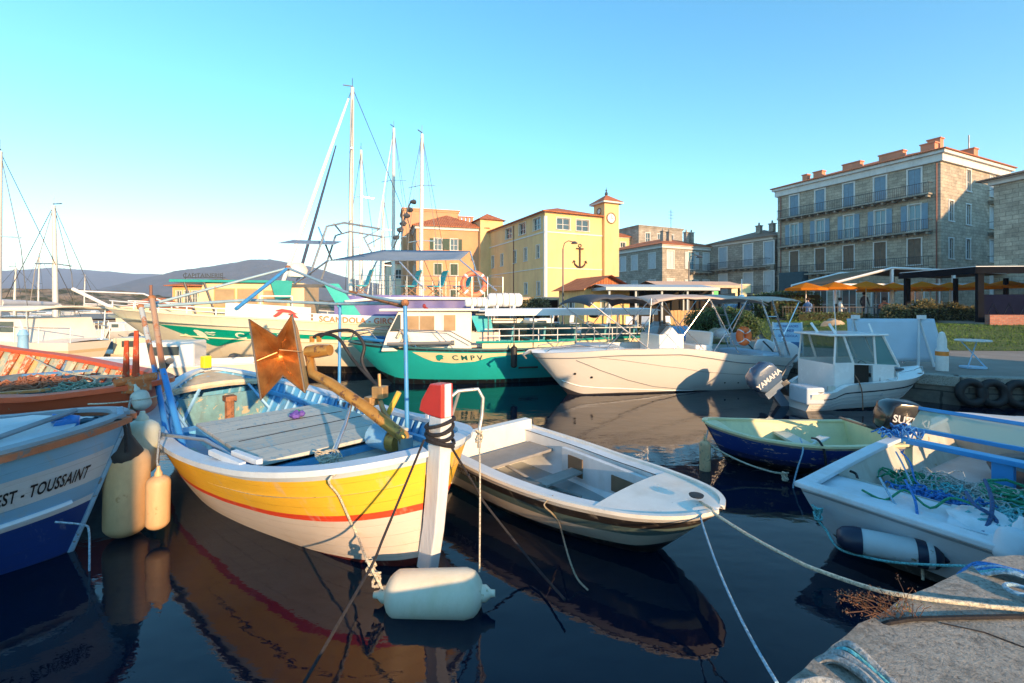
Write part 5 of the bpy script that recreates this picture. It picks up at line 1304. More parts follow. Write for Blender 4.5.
tk = MB(); tk.tube([wpx(374,435,5.05), wpx(392,440,4.9)], .13, 14); tk.build('gas_bottle', LBLUE, Y, smooth=50); tk = MB(); tk.tube([wpx(391,439.5,4.92), wpx(399,442,4.86)], [.133,.11], 14); tk.build('bottle_cap', ORNP, Y, smooth=50)
# white wooden rowlock pads and cleats on the near gunwale
for t, ln, off in ((.235,.62,.10),(.21,.46,.19)):
    p = H1.P(t,1,1); q = H1.P(t+.02,1,1); an = math.atan2(q.y-p.y, q.x-p.x); nn = Vector((math.sin(an), -math.cos(an), 0)); c_ = MB(); cc_ = p+nn*off; c_.box((cc_.x, cc_.y, p.z+.065), (ln,.055,.05), rz=an); c_.build('rail_block', RAILW, Y, bevel=.006)
for t in (.16,.22): p = H1.P(t,1,-1); c_ = MB(); c_.box((p.x,p.y+.06,p.z+.11),(.05,.05,.16)); c_.build('thole_pin', RAILW, Y)
# looped steel rail on the far bow side, yellow stern box, odds and ends
lp = MB(); lp.tube([wpx(447,400,4.1), wpx(458,391,4.15), wpx(478,389,4.2), wpx(483,398,4.2), wpx(482,415,4.2), wpx(479,432,4.15), wpx(479,448,4.1)], .017, 8); lp.tube([wpx(459,392,4.15), wpx(452,415,4.2), wpx(449,432,4.25)], .014, 8); lp.build('pulpit_rail', M_('rust_spotted_tube', (.55,.54,.50), .4, .15, metal=.6, wear=(.35,.18,.08), wamt=.64), Y, smooth=60)
yb = MB(); yb.box(wpx(206,363,8.15)+Vector((0,0,.02)), (.12,.14,.22), rz=.3); yb.build('yellow_box', YBOX, Y, bevel=.02)
ex = MB(); ex.tube([wpx(160,372,6.3), wpx(168,362,6.35), wpx(170,361,6.2)], .045, 10); ex.build('exhaust_pipe', DKMETAL, Y)
cp = MB(); e_ = H1.P(.5,1,-1)
for k in range(9): q = H1.P(.40+.022*k,1,-1); cp.box((q.x, q.y+.10, q.z-.09), (.085,.03,.11))
cp.build('lead_weights', M_('lead', (.13,.14,.15), .5, .3, 9, metal=.4), Y)
rp = MB(); q = H1.P(.27,1,1); rn = random.Random(3)
for k in range(7):
    c_ = wpx(330,461,4.35)+Vector((rn.uniform(-.03,.03),rn.uniform(-.03,.03),.01*k)); rr_ = rn.uniform(.05,.12)
    rp.tube([c_+Vector((rr_*math.cos(a)*1.4+.03, rr_*math.sin(a), .02*math.sin(3*a+k))) for a in [2*math.pi*i/14 for i in range(14)]], .008, 5, closed=True)
tag(rp.build('rope_coil', ROPEW, None, smooth=60, loc=Y.location, rz=Y.rotation_euler.z), 'small cream rope coil at the foot of the steel ram on the yellow boat', 'rope')
# small crumpled purple and green cloth on the hatch
cl_ = MB(); c_ = wpx(297,429,6.05); c_.z = .70
for k in range(7): cl_.blob(c_+Vector((rn.uniform(-.07,.07), rn.uniform(-.05,.05), rn.uniform(0,.03))), (.05,.045,.035), 8, 6, .6, seed=k)
tag(cl_.build('purple_rag', M_('purple_cloth', (.16,.10,.42), .8, .3, 20, bmp=.5), None, smooth=60, loc=Y.location, rz=Y.rotation_euler.z), 'crumpled purple rag lying on the grey hatch boards', 'rag')
cl_ = MB()
for k in range(3): cl_.blob(c_+Vector((.13+rn.uniform(-.03,.03), -.05+rn.uniform(-.04,.04), .02)), (.045,.04,.03), 8, 6, .6, seed=k+9)
tag(cl_.build('green_glove', M_('green_cloth', (.04,.34,.08), .8, .3, 20, bmp=.5), None, smooth=60, loc=Y.location, rz=Y.rotation_euler.z), 'small green glove behind the purple rag on the hatch', 'glove')

# fenders round it
fender('big white cylindrical fender floating under the red tipped stem post', (px(434,594,3.30).x, 3.30, px(434,594,3.30).z+.0), .72, .165, FENC, (1,-.06,.05), ends=FENC, line=None)
fender('large beige fender hanging between the two left boats', (px(127,491,4.30).x, 4.30, px(0,491,4.3).z), .84, .175, FENB, (.02,0,1), line=[px(125,425,4.3), px(131,398,4.3)])
fender('narrow orange beige fender beside the large one', (px(158,502,4.25).x, 4.25, px(0,502,4.25).z), .50, .095, FENB, (.0,.02,1), line=[px(157,462,4.3), px(160,430,4.6)])
fender('pale round shouldered fender behind the large beige one', (px(141,447,4.9).x, 4.9, px(0,447,4.9).z), .60, .165, FENP, (.03,.02,1))
mb = MB(); mb.lathe([(.10,-.12),(.14,0),(.05,.16),(.03,.3),(0,.3)], n=12); tag(mb.build('rubber_cone', BLACK, None, smooth=50, loc=(px(125,450,4.25).x, 4.25, px(125,452,4.25).z)), 'black rubber cone capping the large beige fender', 'fender cap')
fender('small round cream buoy left of the red post', (px(113,395,5.75).x, 5.75, px(0,394,5.75).z), .24, .105, M_('cream_buoy', (.62,.50,.34), .5, .2), (.3,0,1), name='buoy')
fender('small grey buoy right of the red post', (px(141,399,5.6).x, 5.6, px(0,400,5.6).z), .25, .095, M_('grey_buoy', (.50,.50,.44), .5, .2), (-.4,0,1), name='buoy')

# ---------------------------------------------------------------- 2. left blue boat with lettering
a2 = Vector((-.90,-.43,0)).normalized()
G = boat_root('fishing_boat', 'blue and white wooden boat at the left edge lettered EST - TOUSSAINT with a pale cover', 'fishing boat', (-3.56,4.22), a2, None)
H2 = Hull(6.4, [(0,.05),(.015,.30),(.05,.60),(.10,.85),(.18,1.05),(.3,1.22),(.5,1.3),(.8,1.0),(.95,.5),(1,.1)], [(0,1.11),(.08,1.05),(.2,.98),(.5,.92),(1,1.1)], [(0,-.4),(1,-.4)], e=(.95,.36,.7), rb=.085, rs=.05, em=.4)
hm = hull_mat('blue_boat_paint', [(0,(.012,.03,.12)),(.27,(.010,.045,.22)),(.555,(.55,.62,.68)),(.595,(.20,.42,.64)),(.69,(.50,.57,.63)),(.87,(.20,.44,.66))], wear=(.38,.36,.32), wamt=.70, streak=(.30,.34,.36), rough=.45, planks=13)
H2.shell(56, 22).build('hull', hm, G, smooth=60, weld=True)
H2.cap(.05, .06, .05, 60).build('gunwale', M_('brown_red_rail', (.40,.12,.05), .55, .2, 5, wear=(.16,.13,.12), wamt=.55, wscale=6, bmp=.3), G, smooth=30)
c_ = H2.cap(.0, .12, .035, 60, dz=.045); c_.build('inner_rail', M_('grey_rail', (.22,.26,.30), .6, .15), G, smooth=30)
H2.line(.605, .022, .02, .98, 50, out=.01, flat=1.2).build('rubbing_strake', M_('pale_blue_strake', (.50,.60,.68), .5, .1, wear=(.25,.22,.2), wamt=.66), G)
def t_at(h, root, v0, sd, xpx):
    Mw = Matrix.Translation(root.location) @ Matrix.Rotation(root.rotation_euler.z,4,'Z'); best = None
    for i in range(2, 1700):
        t = i/2000; p = Mw @ h.P(t, v0, sd)
        if p.y <= .2: continue
        e = abs(512+F*p.x/p.y-xpx)
        if best is None or e < best[0]: best = (e, t)
    return best[1]
def ON_HULL(h, root, marks, off=.022, sd=1):
    Mw = Matrix.Translation(root.location) @ Matrix.Rotation(root.rotation_euler.z,4,'Z'); out = []
    for xp, v in marks:
        t = t_at(h, root, v, sd, xp); p = h.P(t, v, sd)+h.Nrm(t, min(v,.97), sd)*(off+(.05 if v > .9 else 0))
        if v == 1.0: p.z += .05; p.y -= sd*.14
        elif v > .9: p.z += .03
        out.append(Mw @ p)
    return out
tS, tE = t_at(H2, G, .74, 1, -6), t_at(H2, G, .74, 1, 86)
arcl = sum((H2.P(tS+(tE-tS)*(k+1)/60,.74,1)-H2.P(tS+(tE-tS)*k/60,.74,1)).length for k in range(60))
vt, _f = textdata('EST - TOUSSAINT', .17, spacing=1.08); wt = max(p[0] for p in vt)
H2.text('EST - TOUSSAINT', .17, tS, .735, 1, M_('black_lettering', (.012,.012,.016), .5, .05, bmp=0), G, stretch=arcl/wt, spacing=1.08)
# canvas cover lying over the boat with folds
mb = MB(); rows = []
for t in H2.ts(40, .05, .95):
    bb = max(.02, H2.B(t)-.10); r = []
    for k in range(25):
        s_ = -1+2*k/24; q = Vector((H2.L*t*1.3, s_*bb*2.2, 0))
        r.append(Vector((H2.L*t, s_*bb, H2.Z(t)-.02+.24*(1-abs(s_)**1.8)*min(1, t*6)+.08*noise.noise(q)*(1-s_*s_)+.035*abs(noise.noise(q*2.3))+.012*noise.noise(q*5))))
    rows.append(r)
mb.grid(rows); o = mb.build('cover', M_('pale_grey_tarpaulin', (.42,.50,.56), .5, .1, 2, bmp=.25, bscale=9, dirt=((.30,.30,.26),.5)), G, smooth=70)
mb = MB(); mb.tube([H2.P(.11,1,1)+Vector((0,-.42,.12)), H2.P(.04,1,1)+Vector((.1,-.5,.17))], .022, 6); mb.build('cover_batten', M_('grey_wood', (.20,.24,.28), .7, .2), G)
mb = MB(); mb.blob((.42,.10,1.16),(.10,.09,.07),9,6,.8); tag(mb.build('blue_bag', M_('blue_plastic', (.02,.16,.50), .35, .2, 9, bmp=.4), None, smooth=60, loc=G.location, rz=G.rotation_euler.z), 'crumpled blue plastic bag in the bow of the lettered boat', 'bag')
mb = MB(); mb.tube([H2.P(0,1,1)+Vector((.05,0,.14)), H2.P(0,1,1)+Vector((.02,0,-.05)), H2.P(0,.6,1)+Vector((.0,0,0)), H2.P(0,.25,1)], .026, 6); mb.build('stem', M_('pale_stem', (.22,.36,.50), .5, .15, wear=(.2,.18,.16), wamt=.6), G, smooth=40)
# line hanging along its side, pale plank rail hanging in front of the bow
rope('pale line hanging from the side of the lettered boat into the water', [px(55,522,3.62), px(84,525,3.75), px(89,532,3.76), px(89.5,560,3.74), px(89,592,3.74)], .008, ROPEL, group=None)
rope('black strap looped over the bow of the lettered boat', [px(108,428,4.0),px(118,420,4.05),px(124,424,4.1),px(126,436,4.12),px(126,452,4.15)], .014, ROPEK)
rope('tight pale line from the left boats to the yellow boat', [px(88,404,4.8), px(112,403,4.9), px(150,398,5.6), px(178,389,7.3)], .008, ROPEW)

# ---------------------------------------------------------------- 3. worn red boat behind
a3 = Vector((-.93,.37,0)).normalized()
Rb = boat_root('fishing_boat', 'old wooden boat with flaking red rail and multicoloured peeling planks behind the lettered boat', 'fishing boat', (-4.75,5.75), a3, None)
H3 = Hull(7.2, [(0,.06),(.015,.3),(.05,.6),(.11,.86),(.2,1.06),(.35,1.24),(.55,1.3),(.8,1.0),(.95,.5),(1,.1)], [(0,1.12),(.1,1.06),(.3,1.06),(.5,1.12),(.75,1.25),(1,1.5)], [(0,-.4),(1,-.4)], e=(.9,.36,.7), rb=.06, em=.4)
hm = hull_mat('red_boat_paint', [(0,(.10,.02,.015)),(.3,(.42,.46,.44)),(.75,(.55,.10,.04))], wear=(.4,.35,.25), wamt=.6, planks=12)
H3.shell(44, 16).build('hull', hm, Rb, smooth=60, weld=True)
H3.cap(.06, .14, .06, 60).build('gunwale', M_('flaking_red_rail', (.62,.09,.025), .6, .15, 4, wear=(.35,.20,.13), wamt=.63, wscale=6, bmp=.4), Rb, smooth=30)
# peeling bulwark planks: bands of old colours
m, t, b = newmat('peeling_planks')
tc = N(t,'ShaderNodeTexCoord'); spx = N(t,'ShaderNodeSeparateXYZ'); t.links.new(tc.outputs['Object'], spx.inputs[0])
dv = N(t,'ShaderNodeMath',operation='DIVIDE'); dv.inputs[1].default_value = .17; t.links.new(spx.outputs[0], dv.inputs[0])
fl_ = N(t,'ShaderNodeMath',operation='FLOOR'); t.links.new(dv.outputs[0], fl_.inputs[0]); fr_ = N(t,'ShaderNodeMath',operation='FRACT'); t.links.new(dv.outputs[0], fr_.inputs[0])
wn = N(t,'ShaderNodeTexWhiteNoise',noise_dimensions='1D'); t.links.new(fl_.outputs[0], wn.inputs['W'])
cr = ramp(t, wn.outputs[0], [(0,(.30,.40,.35)),(.3,(.42,.46,.36)),(.45,(.60,.42,.18)),(.6,(.50,.10,.04)),(.75,(.10,.28,.55)),(.85,(.62,.55,.36))], 'CONSTANT')
n2 = noise_node(t, 9, 8, .75); f = ramp(t, n2.outputs[0], [(.50,0.0),(.56,1.0)]); o_ = mix(t, f.outputs[0], cr.outputs[0], (.50,.45,.33)); g_ = ramp(t, fr_.outputs[0], [(0,1.0),(.06,0.0)]); o_ = mix(t, g_.outputs[0], o_, (.05,.04,.03))
n4 = noise_node(t, 5, 8, .75); f4 = ramp(t, n4.outputs[0], [(.58,0.0),(.62,1.0)]); o_ = mix(t, f4.outputs[0], o_, (.26,.12,.06))
t.links.new(o_, b.inputs['Base Color']); b.inputs['Roughness'].default_value = .8; bump(t, b, n2.outputs[0], .5, .02)
lin, flo = H3.inner(.06, .30, .02, .95, 40); lin.build('bulwark', m, Rb, smooth=50); flo.build('floor', DECKG, Rb)
mb = MB()
for i in range(16):
    tt_ = .10+.05*i; q = H3.P(tt_,1,-1); q2 = H3.P(tt_, H3.V(tt_,.35),-1); mb.tube([(q.x,q.y+.10,q.z-.02),(q.x,(q.y+q2.y)/2+.13,(q.z+.35)/2),(q2.x,q2.y+.12,.35)], .04, 4)
mb.build('frames', M_('flaking_frames', (.52,.12,.05), .7, .2, 5, wear=(.42,.42,.33), wamt=.50, wscale=7), Rb)
mb = MB(); rows = []
for tt_ in H3.ts(30,.06,.9):
    bb = max(.02, H3.B(tt_)-.2); rows.append([Vector((H3.L*tt_, s_*bb, .84+.13*noise.noise(Vector((H3.L*tt_*1.4,s_*3,5)))+.06*noise.noise(Vector((H3.L*tt_*4,s_*8,5))))) for s_ in np.linspace(-1,1,21)])
mb.grid(rows); mb.build('net_cover', M_('grey_green_net_cover', (.20,.25,.25), .85, .3, 7, bmp=.8, bscale=50), Rb, smooth=70)
for dx_, ht, mm in ((0.02,.75,REDP),(.22,.62,RUST)): q = MB(); q.tube([(dx_,0,.9),(dx_-.06,.02,1.1+ht)], [.05,.025], 7); q.build('post', M_('flaking_red_post', (.42,.07,.03), .7, .2, wear=(.3,.2,.12), wamt=.55) , Rb)
mb = MB(); mb.box((.03,0,1.16),(.22,.26,.16), rz=.3); mb.tube([(-.05,-.2,1.25),(.02,.22,1.22)], .05, 8); mb.build('windlass', M_('orange_red_iron', (.55,.16,.05), .7, .2, wear=(.4,.3,.2), wamt=.55), Rb)
rope('cream mooring rope crossing the red boat from the left edge', sag(px(-20,420,6.0), px(66,391,6.2), .02)+[px(90,384,6.4), px(96,380,6.5)], .011, ROPEW)
rope('cream rope from the blue bollard down to the red rail', [px(28,356,8.5), px(40,362,8.1), px(62,372,7.2), px(92,378,6.7), px(94,388,6.6)], .011, ROPEW)
# blue bollard like bottle on the far rail
r = thing('mooring_post', 'small light blue post with a rope on the red boat rail', 'bollard', px(23,355,9.0), 0)
mb = MB(); mb.lathe([(.14,-.06),(.14,0),(.085,.04),(.075,.36),(.09,.40),(.05,.50),(0,.51)], n=12); mb.build('column', LBLUE, r, smooth=40); mb = MB(); mb.lathe([(.16,-.09),(.17,-.02),(.10,.03)], n=12); mb.build('base', BLACK, r)
rn = random.Random(8); mb = MB()
for k in range(9):
    c_ = H3.P(.20,1,-1)+Vector((rn.uniform(-.1,.2),.45+rn.uniform(-.1,.1),-.16)); rr_ = rn.uniform(.08,.2)
    mb.tube([c_+Vector((rr_*math.cos(a)*1.3, rr_*math.sin(a), .06*math.sin(2*a+k))) for a in [2*math.pi*i/12 for i in range(12)]], .011, 5, closed=True)
tag(mb.build('rope_coil', rope_mat('brown_rope', (.30,.16,.10)), None, smooth=60, loc=Rb.location, rz=Rb.rotation_euler.z), 'dark red brown rope tangle inside the old red boat', 'rope')

# ---------------------------------------------------------------- 4. white dinghy with green stripe
a4 = Vector((-.665,.747,0)).normalized()
D = boat_root('dinghy', 'white open dinghy with dark green stripe and dark lettering right of the yellow boat', 'dinghy', (1.66,3.62), a4, None)
L4 = 3.05
H4 = Hull(L4, [(0,.05),(.02,.20),(.08,.40),(.2,.58),(.4,.72),(.7,.80),(1,.78)], [(0,.54),(.2,.48),(.5,.44),(1,.47)], [(0,-.05),(.15,-.16),(1,-.2)], e=(.9,.42,.30), rb=.20, em=.5)
hm = hull_mat('dinghy_paint', [(0,(.012,.013,.018)),(.40,(.66,.58,.48)),(.64,(.12,.18,.17)),(.79,(.030,.026,.025)),(.93,(.70,.68,.64))], wear=(.33,.27,.2), wamt=.74, streak=(.42,.36,.28), rough=.35)
H4.shell(44, 20).build('hull', hm, D, smooth=60, weld=True)
CREAMG = M_('cream_gelcoat', (.72,.70,.64), .32, .06, 4, bmp=.04, dirt=((.42,.36,.26),.35))
GELIN = M_('bluish_white_gelcoat', (.62,.66,.68), .4, .08, 4, bmp=.05, dirt=((.36,.34,.28),.4))
H4.cap(.012, .03, .03, 50, dz=.004).build('gunwale', CREAMG, D, smooth=40)
lin, flo = H4.inner(.05, .06, .24, .965, 26, side=.17); lin.build('lining', GELIN, D, smooth=50); flo.build('floor', M_('dirty_grey_floor', (.30,.33,.34), .6, .15, 4, wear=(.42,.36,.24), wamt=.6), D)
H4.deck(.0, .27, .006, .035, 16, .0).build('foredeck', CREAMG, D, smooth=40)
H4.sidedeck(.24, .97, .18, .008).build('side_deck', GELIN, D)
mb = MB(); mb.bx(L4*.955, L4*1.0, -.74,.74, .05,.60); mb.build('transom_board', CREAMG, D, bevel=.012)
mb = MB(); mb.bx(L4*.79, L4*.93, -.70,.70, .30,.335); mb.build('thwart', M_('grey_weathered_plank', (.25,.25,.24), .7, .15, 6, bmp=.4), D, bevel=.006)
mb = MB(); mb.bx(L4*.60, L4*.66, -.60,.10, .20,.225); mb.build('thwart', M_('grey_weathered_plank', (.25,.25,.24), .7, .15, 6), D)
# buoyancy chamber on the far side with a dark recess
mb = MB(); mb.box((L4*.50,-.52,.24),(1.35,.06,.36), rz=-.10); o = mb.build('buoyancy_box', GELIN, D, bevel=.01)
mb = MB(); mb.box((L4*.38,-.445,.24),(.46,.015,.17), rz=-.10); mb.build('recess', M_('recess_brown', (.16,.12,.08), .8, .2), o)
mb = MB(); mb.box((L4*.64,-.525,.25),(.24,.015,.22), rz=-.10); mb.build('recess', M_('recess_brown', (.16,.12,.08), .8, .2), o)
mb = MB(); mb.blob((L4*.63,.22,.14),(.30,.20,.10),16,9,.5); tag(mb.build('folded_tarp', M_('grey_brown_tarp', (.20,.19,.17), .8, .2, 5, bmp=.5), None, smooth=60, loc=D.location, rz=D.rotation_euler.z), 'rolled grey brown tarpaulin lying inside the white dinghy', 'tarpaulin')
mb = MB(); mb.tube([(L4*.52,-.2,.10),(L4*.70,-.05,.13),(L4*.9,.1,.30)], .018, 6); tag(mb.build('oar', M_('grey_weathered_plank', (.25,.25,.24), .7, .15, 6), None, loc=D.location, rz=D.rotation_euler.z), 'thin grey oar shaft lying in the white dinghy', 'oar')
mb = MB(); mb.lathe([(.02,0),(.055,.0),(.06,.012),(.02,.014)], (.20,0,.60), 16); mb.build('bow_eye', BLACK, D)
H4.text('30 - NOC  7', .085, .86, .82, 1, M_('pale_hull_lettering', (.50,.52,.50), .5, .05, bmp=0), D, stretch=.95, off=.004)
# mooring lines from its bow to the quay
bw = px(706,508,3.62)
rope('cream mooring rope running from the dinghy bow to the quay on the right', [px(700,502,3.75), px(712,509,3.52)] + sag(px(714,513,3.45), px(812,568,2.65), .02, 8) + [px(870,588,2.38), Vector((2.0,2.26,QZ+.02)), Vector((2.22,2.21,QZ+.02)), Vector((2.46,2.165,QZ+.02)), Vector((3.6,2.0,QZ+.02))], .011, ROPEW)
rope('thin pale rope from the dinghy bow down to the near quay end', sag(px(697,505,3.70), px(777,683,1.62), .10, 18), .007, ROPEL)
rope('worn rope hanging from the dinghy side down into the water', ON_HULL(H4, D, [(546,1.0),(548,.97),(553,.80),(560,.62)]) + [px(568,555,3.66), px(577,578,3.55), px(588,590,3.45)], .008, rope_mat('dirty_rope', (.35,.30,.22)))

# ropes of the yellow boat
rope('black mooring line from the stem post to the lower left', sag(px(424,440,3.55), px(372,565,2.9), .0, 6) + [px(345,612,2.65), px(300,690,2.4)], .010, ROPEK)
rope('black mooring line from the stem post down behind the dinghy', sag(px(446,438,3.7), px(486,505,3.9), .0, 5) + [px(530,560,3.7), px(565,600,3.2)], .010, ROPEK)
rope('thin cream line hanging straight from the steel pulpit rail', [px(479,430,4.05), px(480,480,3.6), px(479.5,572,3.38)], .0065, ROPEW, knots=[px(479,436,4.0)])
rope('cream rope from the yellow boat rail to the white fender', ON_HULL(H1, Y, [(331,1.0),(332,.97),(340,.86),(350,.70),(358,.58)]) + [px(366,558,3.32), px(375,575,3.27), px(383,590,3.27)], .010, ROPEW, knots=[px(371,566,3.34), px(376,578,3.32)])
# ---------------------------------------------------------------- 5. blue and yellow skiff with black outboard
a5 = Vector((.998,-.06,0)).normalized()
S5 = boat_root('skiff', 'small blue skiff with pale yellow inside and a black outboard engine', 'skiff', (2.66,6.28), a5, None)
L5 = 2.27
H5 = Hull(L5, [(0,.04),(.02,.16),(.1,.36),(.25,.53),(.5,.64),(1,.58)], [(0,.55),(.25,.46),(.6,.42),(1,.45)], [(0,-.1),(1,-.15)], e=(.9,.4,.35), rb=.16, em=.5)
hm = hull_mat('skiff_paint', [(0,(.01,.01,.014)),(.42,(.015,.03,.12)),(.55,(.012,.05,.26)),(.93,(.42,.40,.30))], wear=(.62,.50,.34), wamt=.575, rough=.35, streak=(.10,.12,.2))
H5.shell(40, 16).build('hull', hm, S5, smooth=60, weld=True)
SKY_ = M_('pale_yellow_gelcoat', (.66,.62,.36), .4, .1, 4, bmp=.05, dirt=((.34,.38,.28),.5))
H5.cap(.02, .05, .028, 44).build('gunwale', SKY_, S5, smooth=40)
lin, flo = H5.inner(.035, .06, .04, .975, 24); lin.build('lining', SKY_, S5, smooth=50); flo.build('floor', M_('greenish_floor', (.36,.42,.30), .5, .15), S5)
H5.deck(0,.12,.0,.02).build('foredeck', SKY_, S5)
mb = MB(); mb.bx(L5*.52, L5*.62, -.56,.56, .26,.30); mb.build('thwart', M_('green_white_thwart', (.50,.56,.48), .5, .1), S5, bevel=.006)
mb = MB(); mb.bx(L5*.965, L5*1.01, -.57,.57, -.02,.50); mb.build('transom_board', SKY_, S5, bevel=.01)
outboard(S5, (L5*1.0,.0,.38), math.pi, R(-10), M_('black_cowling', (.012,.012,.014), .22, .05, coat=.6, bmp=0), 1.05, 'SUZUKI', txtm=M_('silver_lettering', (.6,.6,.6), .3, .05, bmp=0))
mb = MB(); mb.tube([(L5*.45,-.45,.30),(L5*.62,-.15,.36)], .018, 6); mb.box((L5*.66,-.07,.37),(.34,.13,.015), rz=.75); tag(mb.build('paddle', M_('pale_paddle', (.55,.60,.56), .5, .1), None, loc=S5.location, rz=S5.rotation_euler.z), 'pale wooden paddle resting across the skiff', 'paddle')
rope('black strap looped over the blue skiff gunwale', [px(812,438,5.9),px(818,440,5.62),px(824,450,5.56),px(826,466,5.56)], .014, ROPEK)
rope('blue rope hanging from the skiff gunwale into the water', [px(800,438,5.8),px(803,450,5.55),px(797,470,5.5),px(793,490,5.4),px(797,510,5.2)], .009, ROPEL)
rope('cream rope slung from the skiff bow along its side', [px(706,440,6.15)]+sag(px(712,446,6.0), px(782,474,5.6), .05, 10)+[px(787,480,5.5)], .011, ROPEW, knots=[px(785,476,5.55)])
fender('slim dirty orange fender hanging at the blue skiff bow', (px(705,462,6.0).x, 6.0, px(0,460,6.0).z), .52, .07, M_('dirty_orange_vinyl', (.55,.36,.20), .6, .25, 4, wear=(.25,.2,.13), wamt=.55), (0,0,1), line=[px(705,445,6.0), px(708,430,6.2)])

# ---------------------------------------------------------------- 6. right hand work boat with nets
a6 = Vector((.857,.515,0)).normalized()
W6 = boat_root('work_boat', 'worn pale blue net boat with square bow and blue framed windscreen', 'work boat', (2.97,3.63), a6, None)
L6 = 4.3
H6 = Hull(L6, [(0,.64),(.3,.80),(.6,.86),(1,.84)], [(0,.52),(.3,.47),(.6,.48),(1,.55)], [(0,.02),(.2,-.12),(1,-.15)], e=(.22,.2,.2), rb=.05, em=.5)
WGEL = M_('worn_blue_white_gelcoat', (.56,.66,.74), .45, .1, 4, wear=(.33,.30,.24), wamt=.665, wscale=9, bmp=.15, dirt=((.36,.42,.42),.6))
hm = hull_mat('work_boat_paint', [(0,(.06,.07,.07)),(.20,(.52,.62,.70)),(.90,(.25,.32,.38)),(.945,(.58,.66,.72))], wear=(.3,.32,.3), wamt=.71, streak=(.38,.46,.48))
H6.shell(40, 14).build('hull', hm, W6, smooth=50, weld=True)
H6.cap(.02,.10,.045,36).build('gunwale', WGEL, W6, bevel=.008)
mb = MB(); mb.box((.03,0,.54),(.14,1.34,.05)); mb.build('bow_beam', WGEL, W6, bevel=.012)
lin, flo = H6.inner(.08, .10, .18, .97, 20); lin.build('lining', M_('stained_cream_lining', (.46,.47,.42), .6, .12, 3, wear=(.30,.24,.13), wamt=.60, wscale=4, dirt=((.3,.22,.12),.6)), W6, smooth=50); flo.build('floor', M_('stained_floor', (.40,.46,.48), .6, .15, 4, wear=(.40,.25,.16), wamt=.62), W6)
H6.deck(.0, .19, -.03, .02, 10, .02).build('foredeck', WGEL, W6, smooth=40)
mb = MB(); mb.box((.45,-.42,.50),(.50,.30,.06), rz=.2); mb.blob((.52,-.45,.52),(.28,.2,.06),12,6,.3); mb.build('corner_step', WGEL, W6, smooth=50)
mb = MB(); mb.box((L6*.62,.0,.50),(.14,1.66,.06)); mb.build('thwart', BLUT := M_('bright_blue_paint', (.025,.25,.62), .4, .08, 4, bmp=.05), W6, bevel=.008)
mb = MB(); mb.box((L6*.62+.02,-.10,.26),(.10,.17,.46)); mb.build('pillar', BLUT, W6, bevel=.006)
# windscreen: long blue frame with greenish sheet, leaning forward
ws = MB(); x0 = L6*.725
ws.box((x0,0,.56),(.06,1.74,.05)); ws.box((x0+.12,0,.82),(.05,1.74,.045), ry=.2)
for y_ in (-.86,.86,): ws.box((x0+.06,y_,.69),(.05,.045,.30), ry=.36)
wsf = ws.build('windscreen_frame', BLUT, W6, bevel=.006)
mb = MB(); mb.add([(x0,-.84,.58),(x0,.84,.58),(x0+.12,.84,.81),(x0+.12,-.84,.81)], [(0,1,2,3)]); mb.build('windscreen', glass_mat('milky_green_sheet', (.34,.50,.44), .80, .25), wsf)
mb = MB(); mb.box((x0-.03,-.42,.62),(.03,.07,.08)); mb.build('latch', DKMETAL, wsf)
mb = MB(); mb.blob((L6*.80,-.25,.25),(.5,.4,.22),12,8,.3); mb.build('engine_cover', DKMETAL, W6, smooth=50)
def tangle(name, label, c, rx, ry, rz, n, r, m, seed, loc, rzz, cat='net', seg=26, wild=1.0, squash=1):
    rn = random.Random(seed); mb = MB()
    for k in range(n):
        q = Vector((c[0]+rn.uniform(-rx,rx), c[1]+rn.uniform(-ry,ry), c[2]+rn.uniform(0,rz))); p = []
        ra = rn.uniform(.05,.13)*wild; ph = rn.uniform(0,6); dx_, dy_ = rn.uniform(-.012,.012), rn.uniform(-.012,.012)
        for i in range(seg):
            a = ph+i*.62; p.append(Vector((q.x+ra*math.cos(a)*(1+.3*math.sin(a*1.7))+dx_*i, q.y+ra*math.sin(a)+dy_*i, q.z+.03*math.sin(a*2.3+k)+.015*math.sin(i))))
        mb.tube(p, r, 5)
    return tag(mb.build(name, m, None, smooth=60, loc=loc, rz=rzz), label, cat)
lw, rw = W6.location, W6.rotation_euler.z
tangle('rope_tangle', 'pile of thin cyan green rope in the middle of the net boat', (1.55,-.12,.20), .42,.30,.14, 42, .0075, ROPEC, 1, lw, rw, 'rope')
tangle('rope_tangle', 'bright blue rope tangle lying over the bow locker of the net boat', (1.02,.02,.34), .15,.13,.10, 16, .009, ROPEB, 2, lw, rw, 'rope', wild=.75)
tangle('rope_tangle', 'dark green rope at the far side of the rope pile', (1.75,.38,.24), .22,.10,.06, 9, .011, ROPEN, 3, lw, rw, 'rope')
tangle('hose_coil', 'thick green hose coil near the pillar of the net boat', (2.15,-.38,.24), .22,.12,.08, 6, .016, ROPEN, 4, lw, rw, 'hose', wild=1.8)
tangle('fishing_net', 'grey white fishing net heap behind the cyan rope', (1.95,.02,.16), .36,.32,.16, 50, .006, rope_mat('pale_net', (.48,.52,.50)), 5, lw, rw, 'net')
tangle('rope_tangle', 'blue rope bundle on the left corner of the windscreen frame', (2.72,.80,.55), .10,.08,.08, 9, .009, ROPEB, 6, lw, rw, 'rope', wild=.6)
tangle('rope_tangle', 'cyan and green ropes wound round the near bow corner of the net boat', (.62,-.62,.52), .10,.10,.03, 9, .010, ROPEC, 7, lw, rw, 'rope', wild=.8)
inv6 = Matrix.Rotation(-rw,4,'Z') @ Matrix.Translation(-lw)
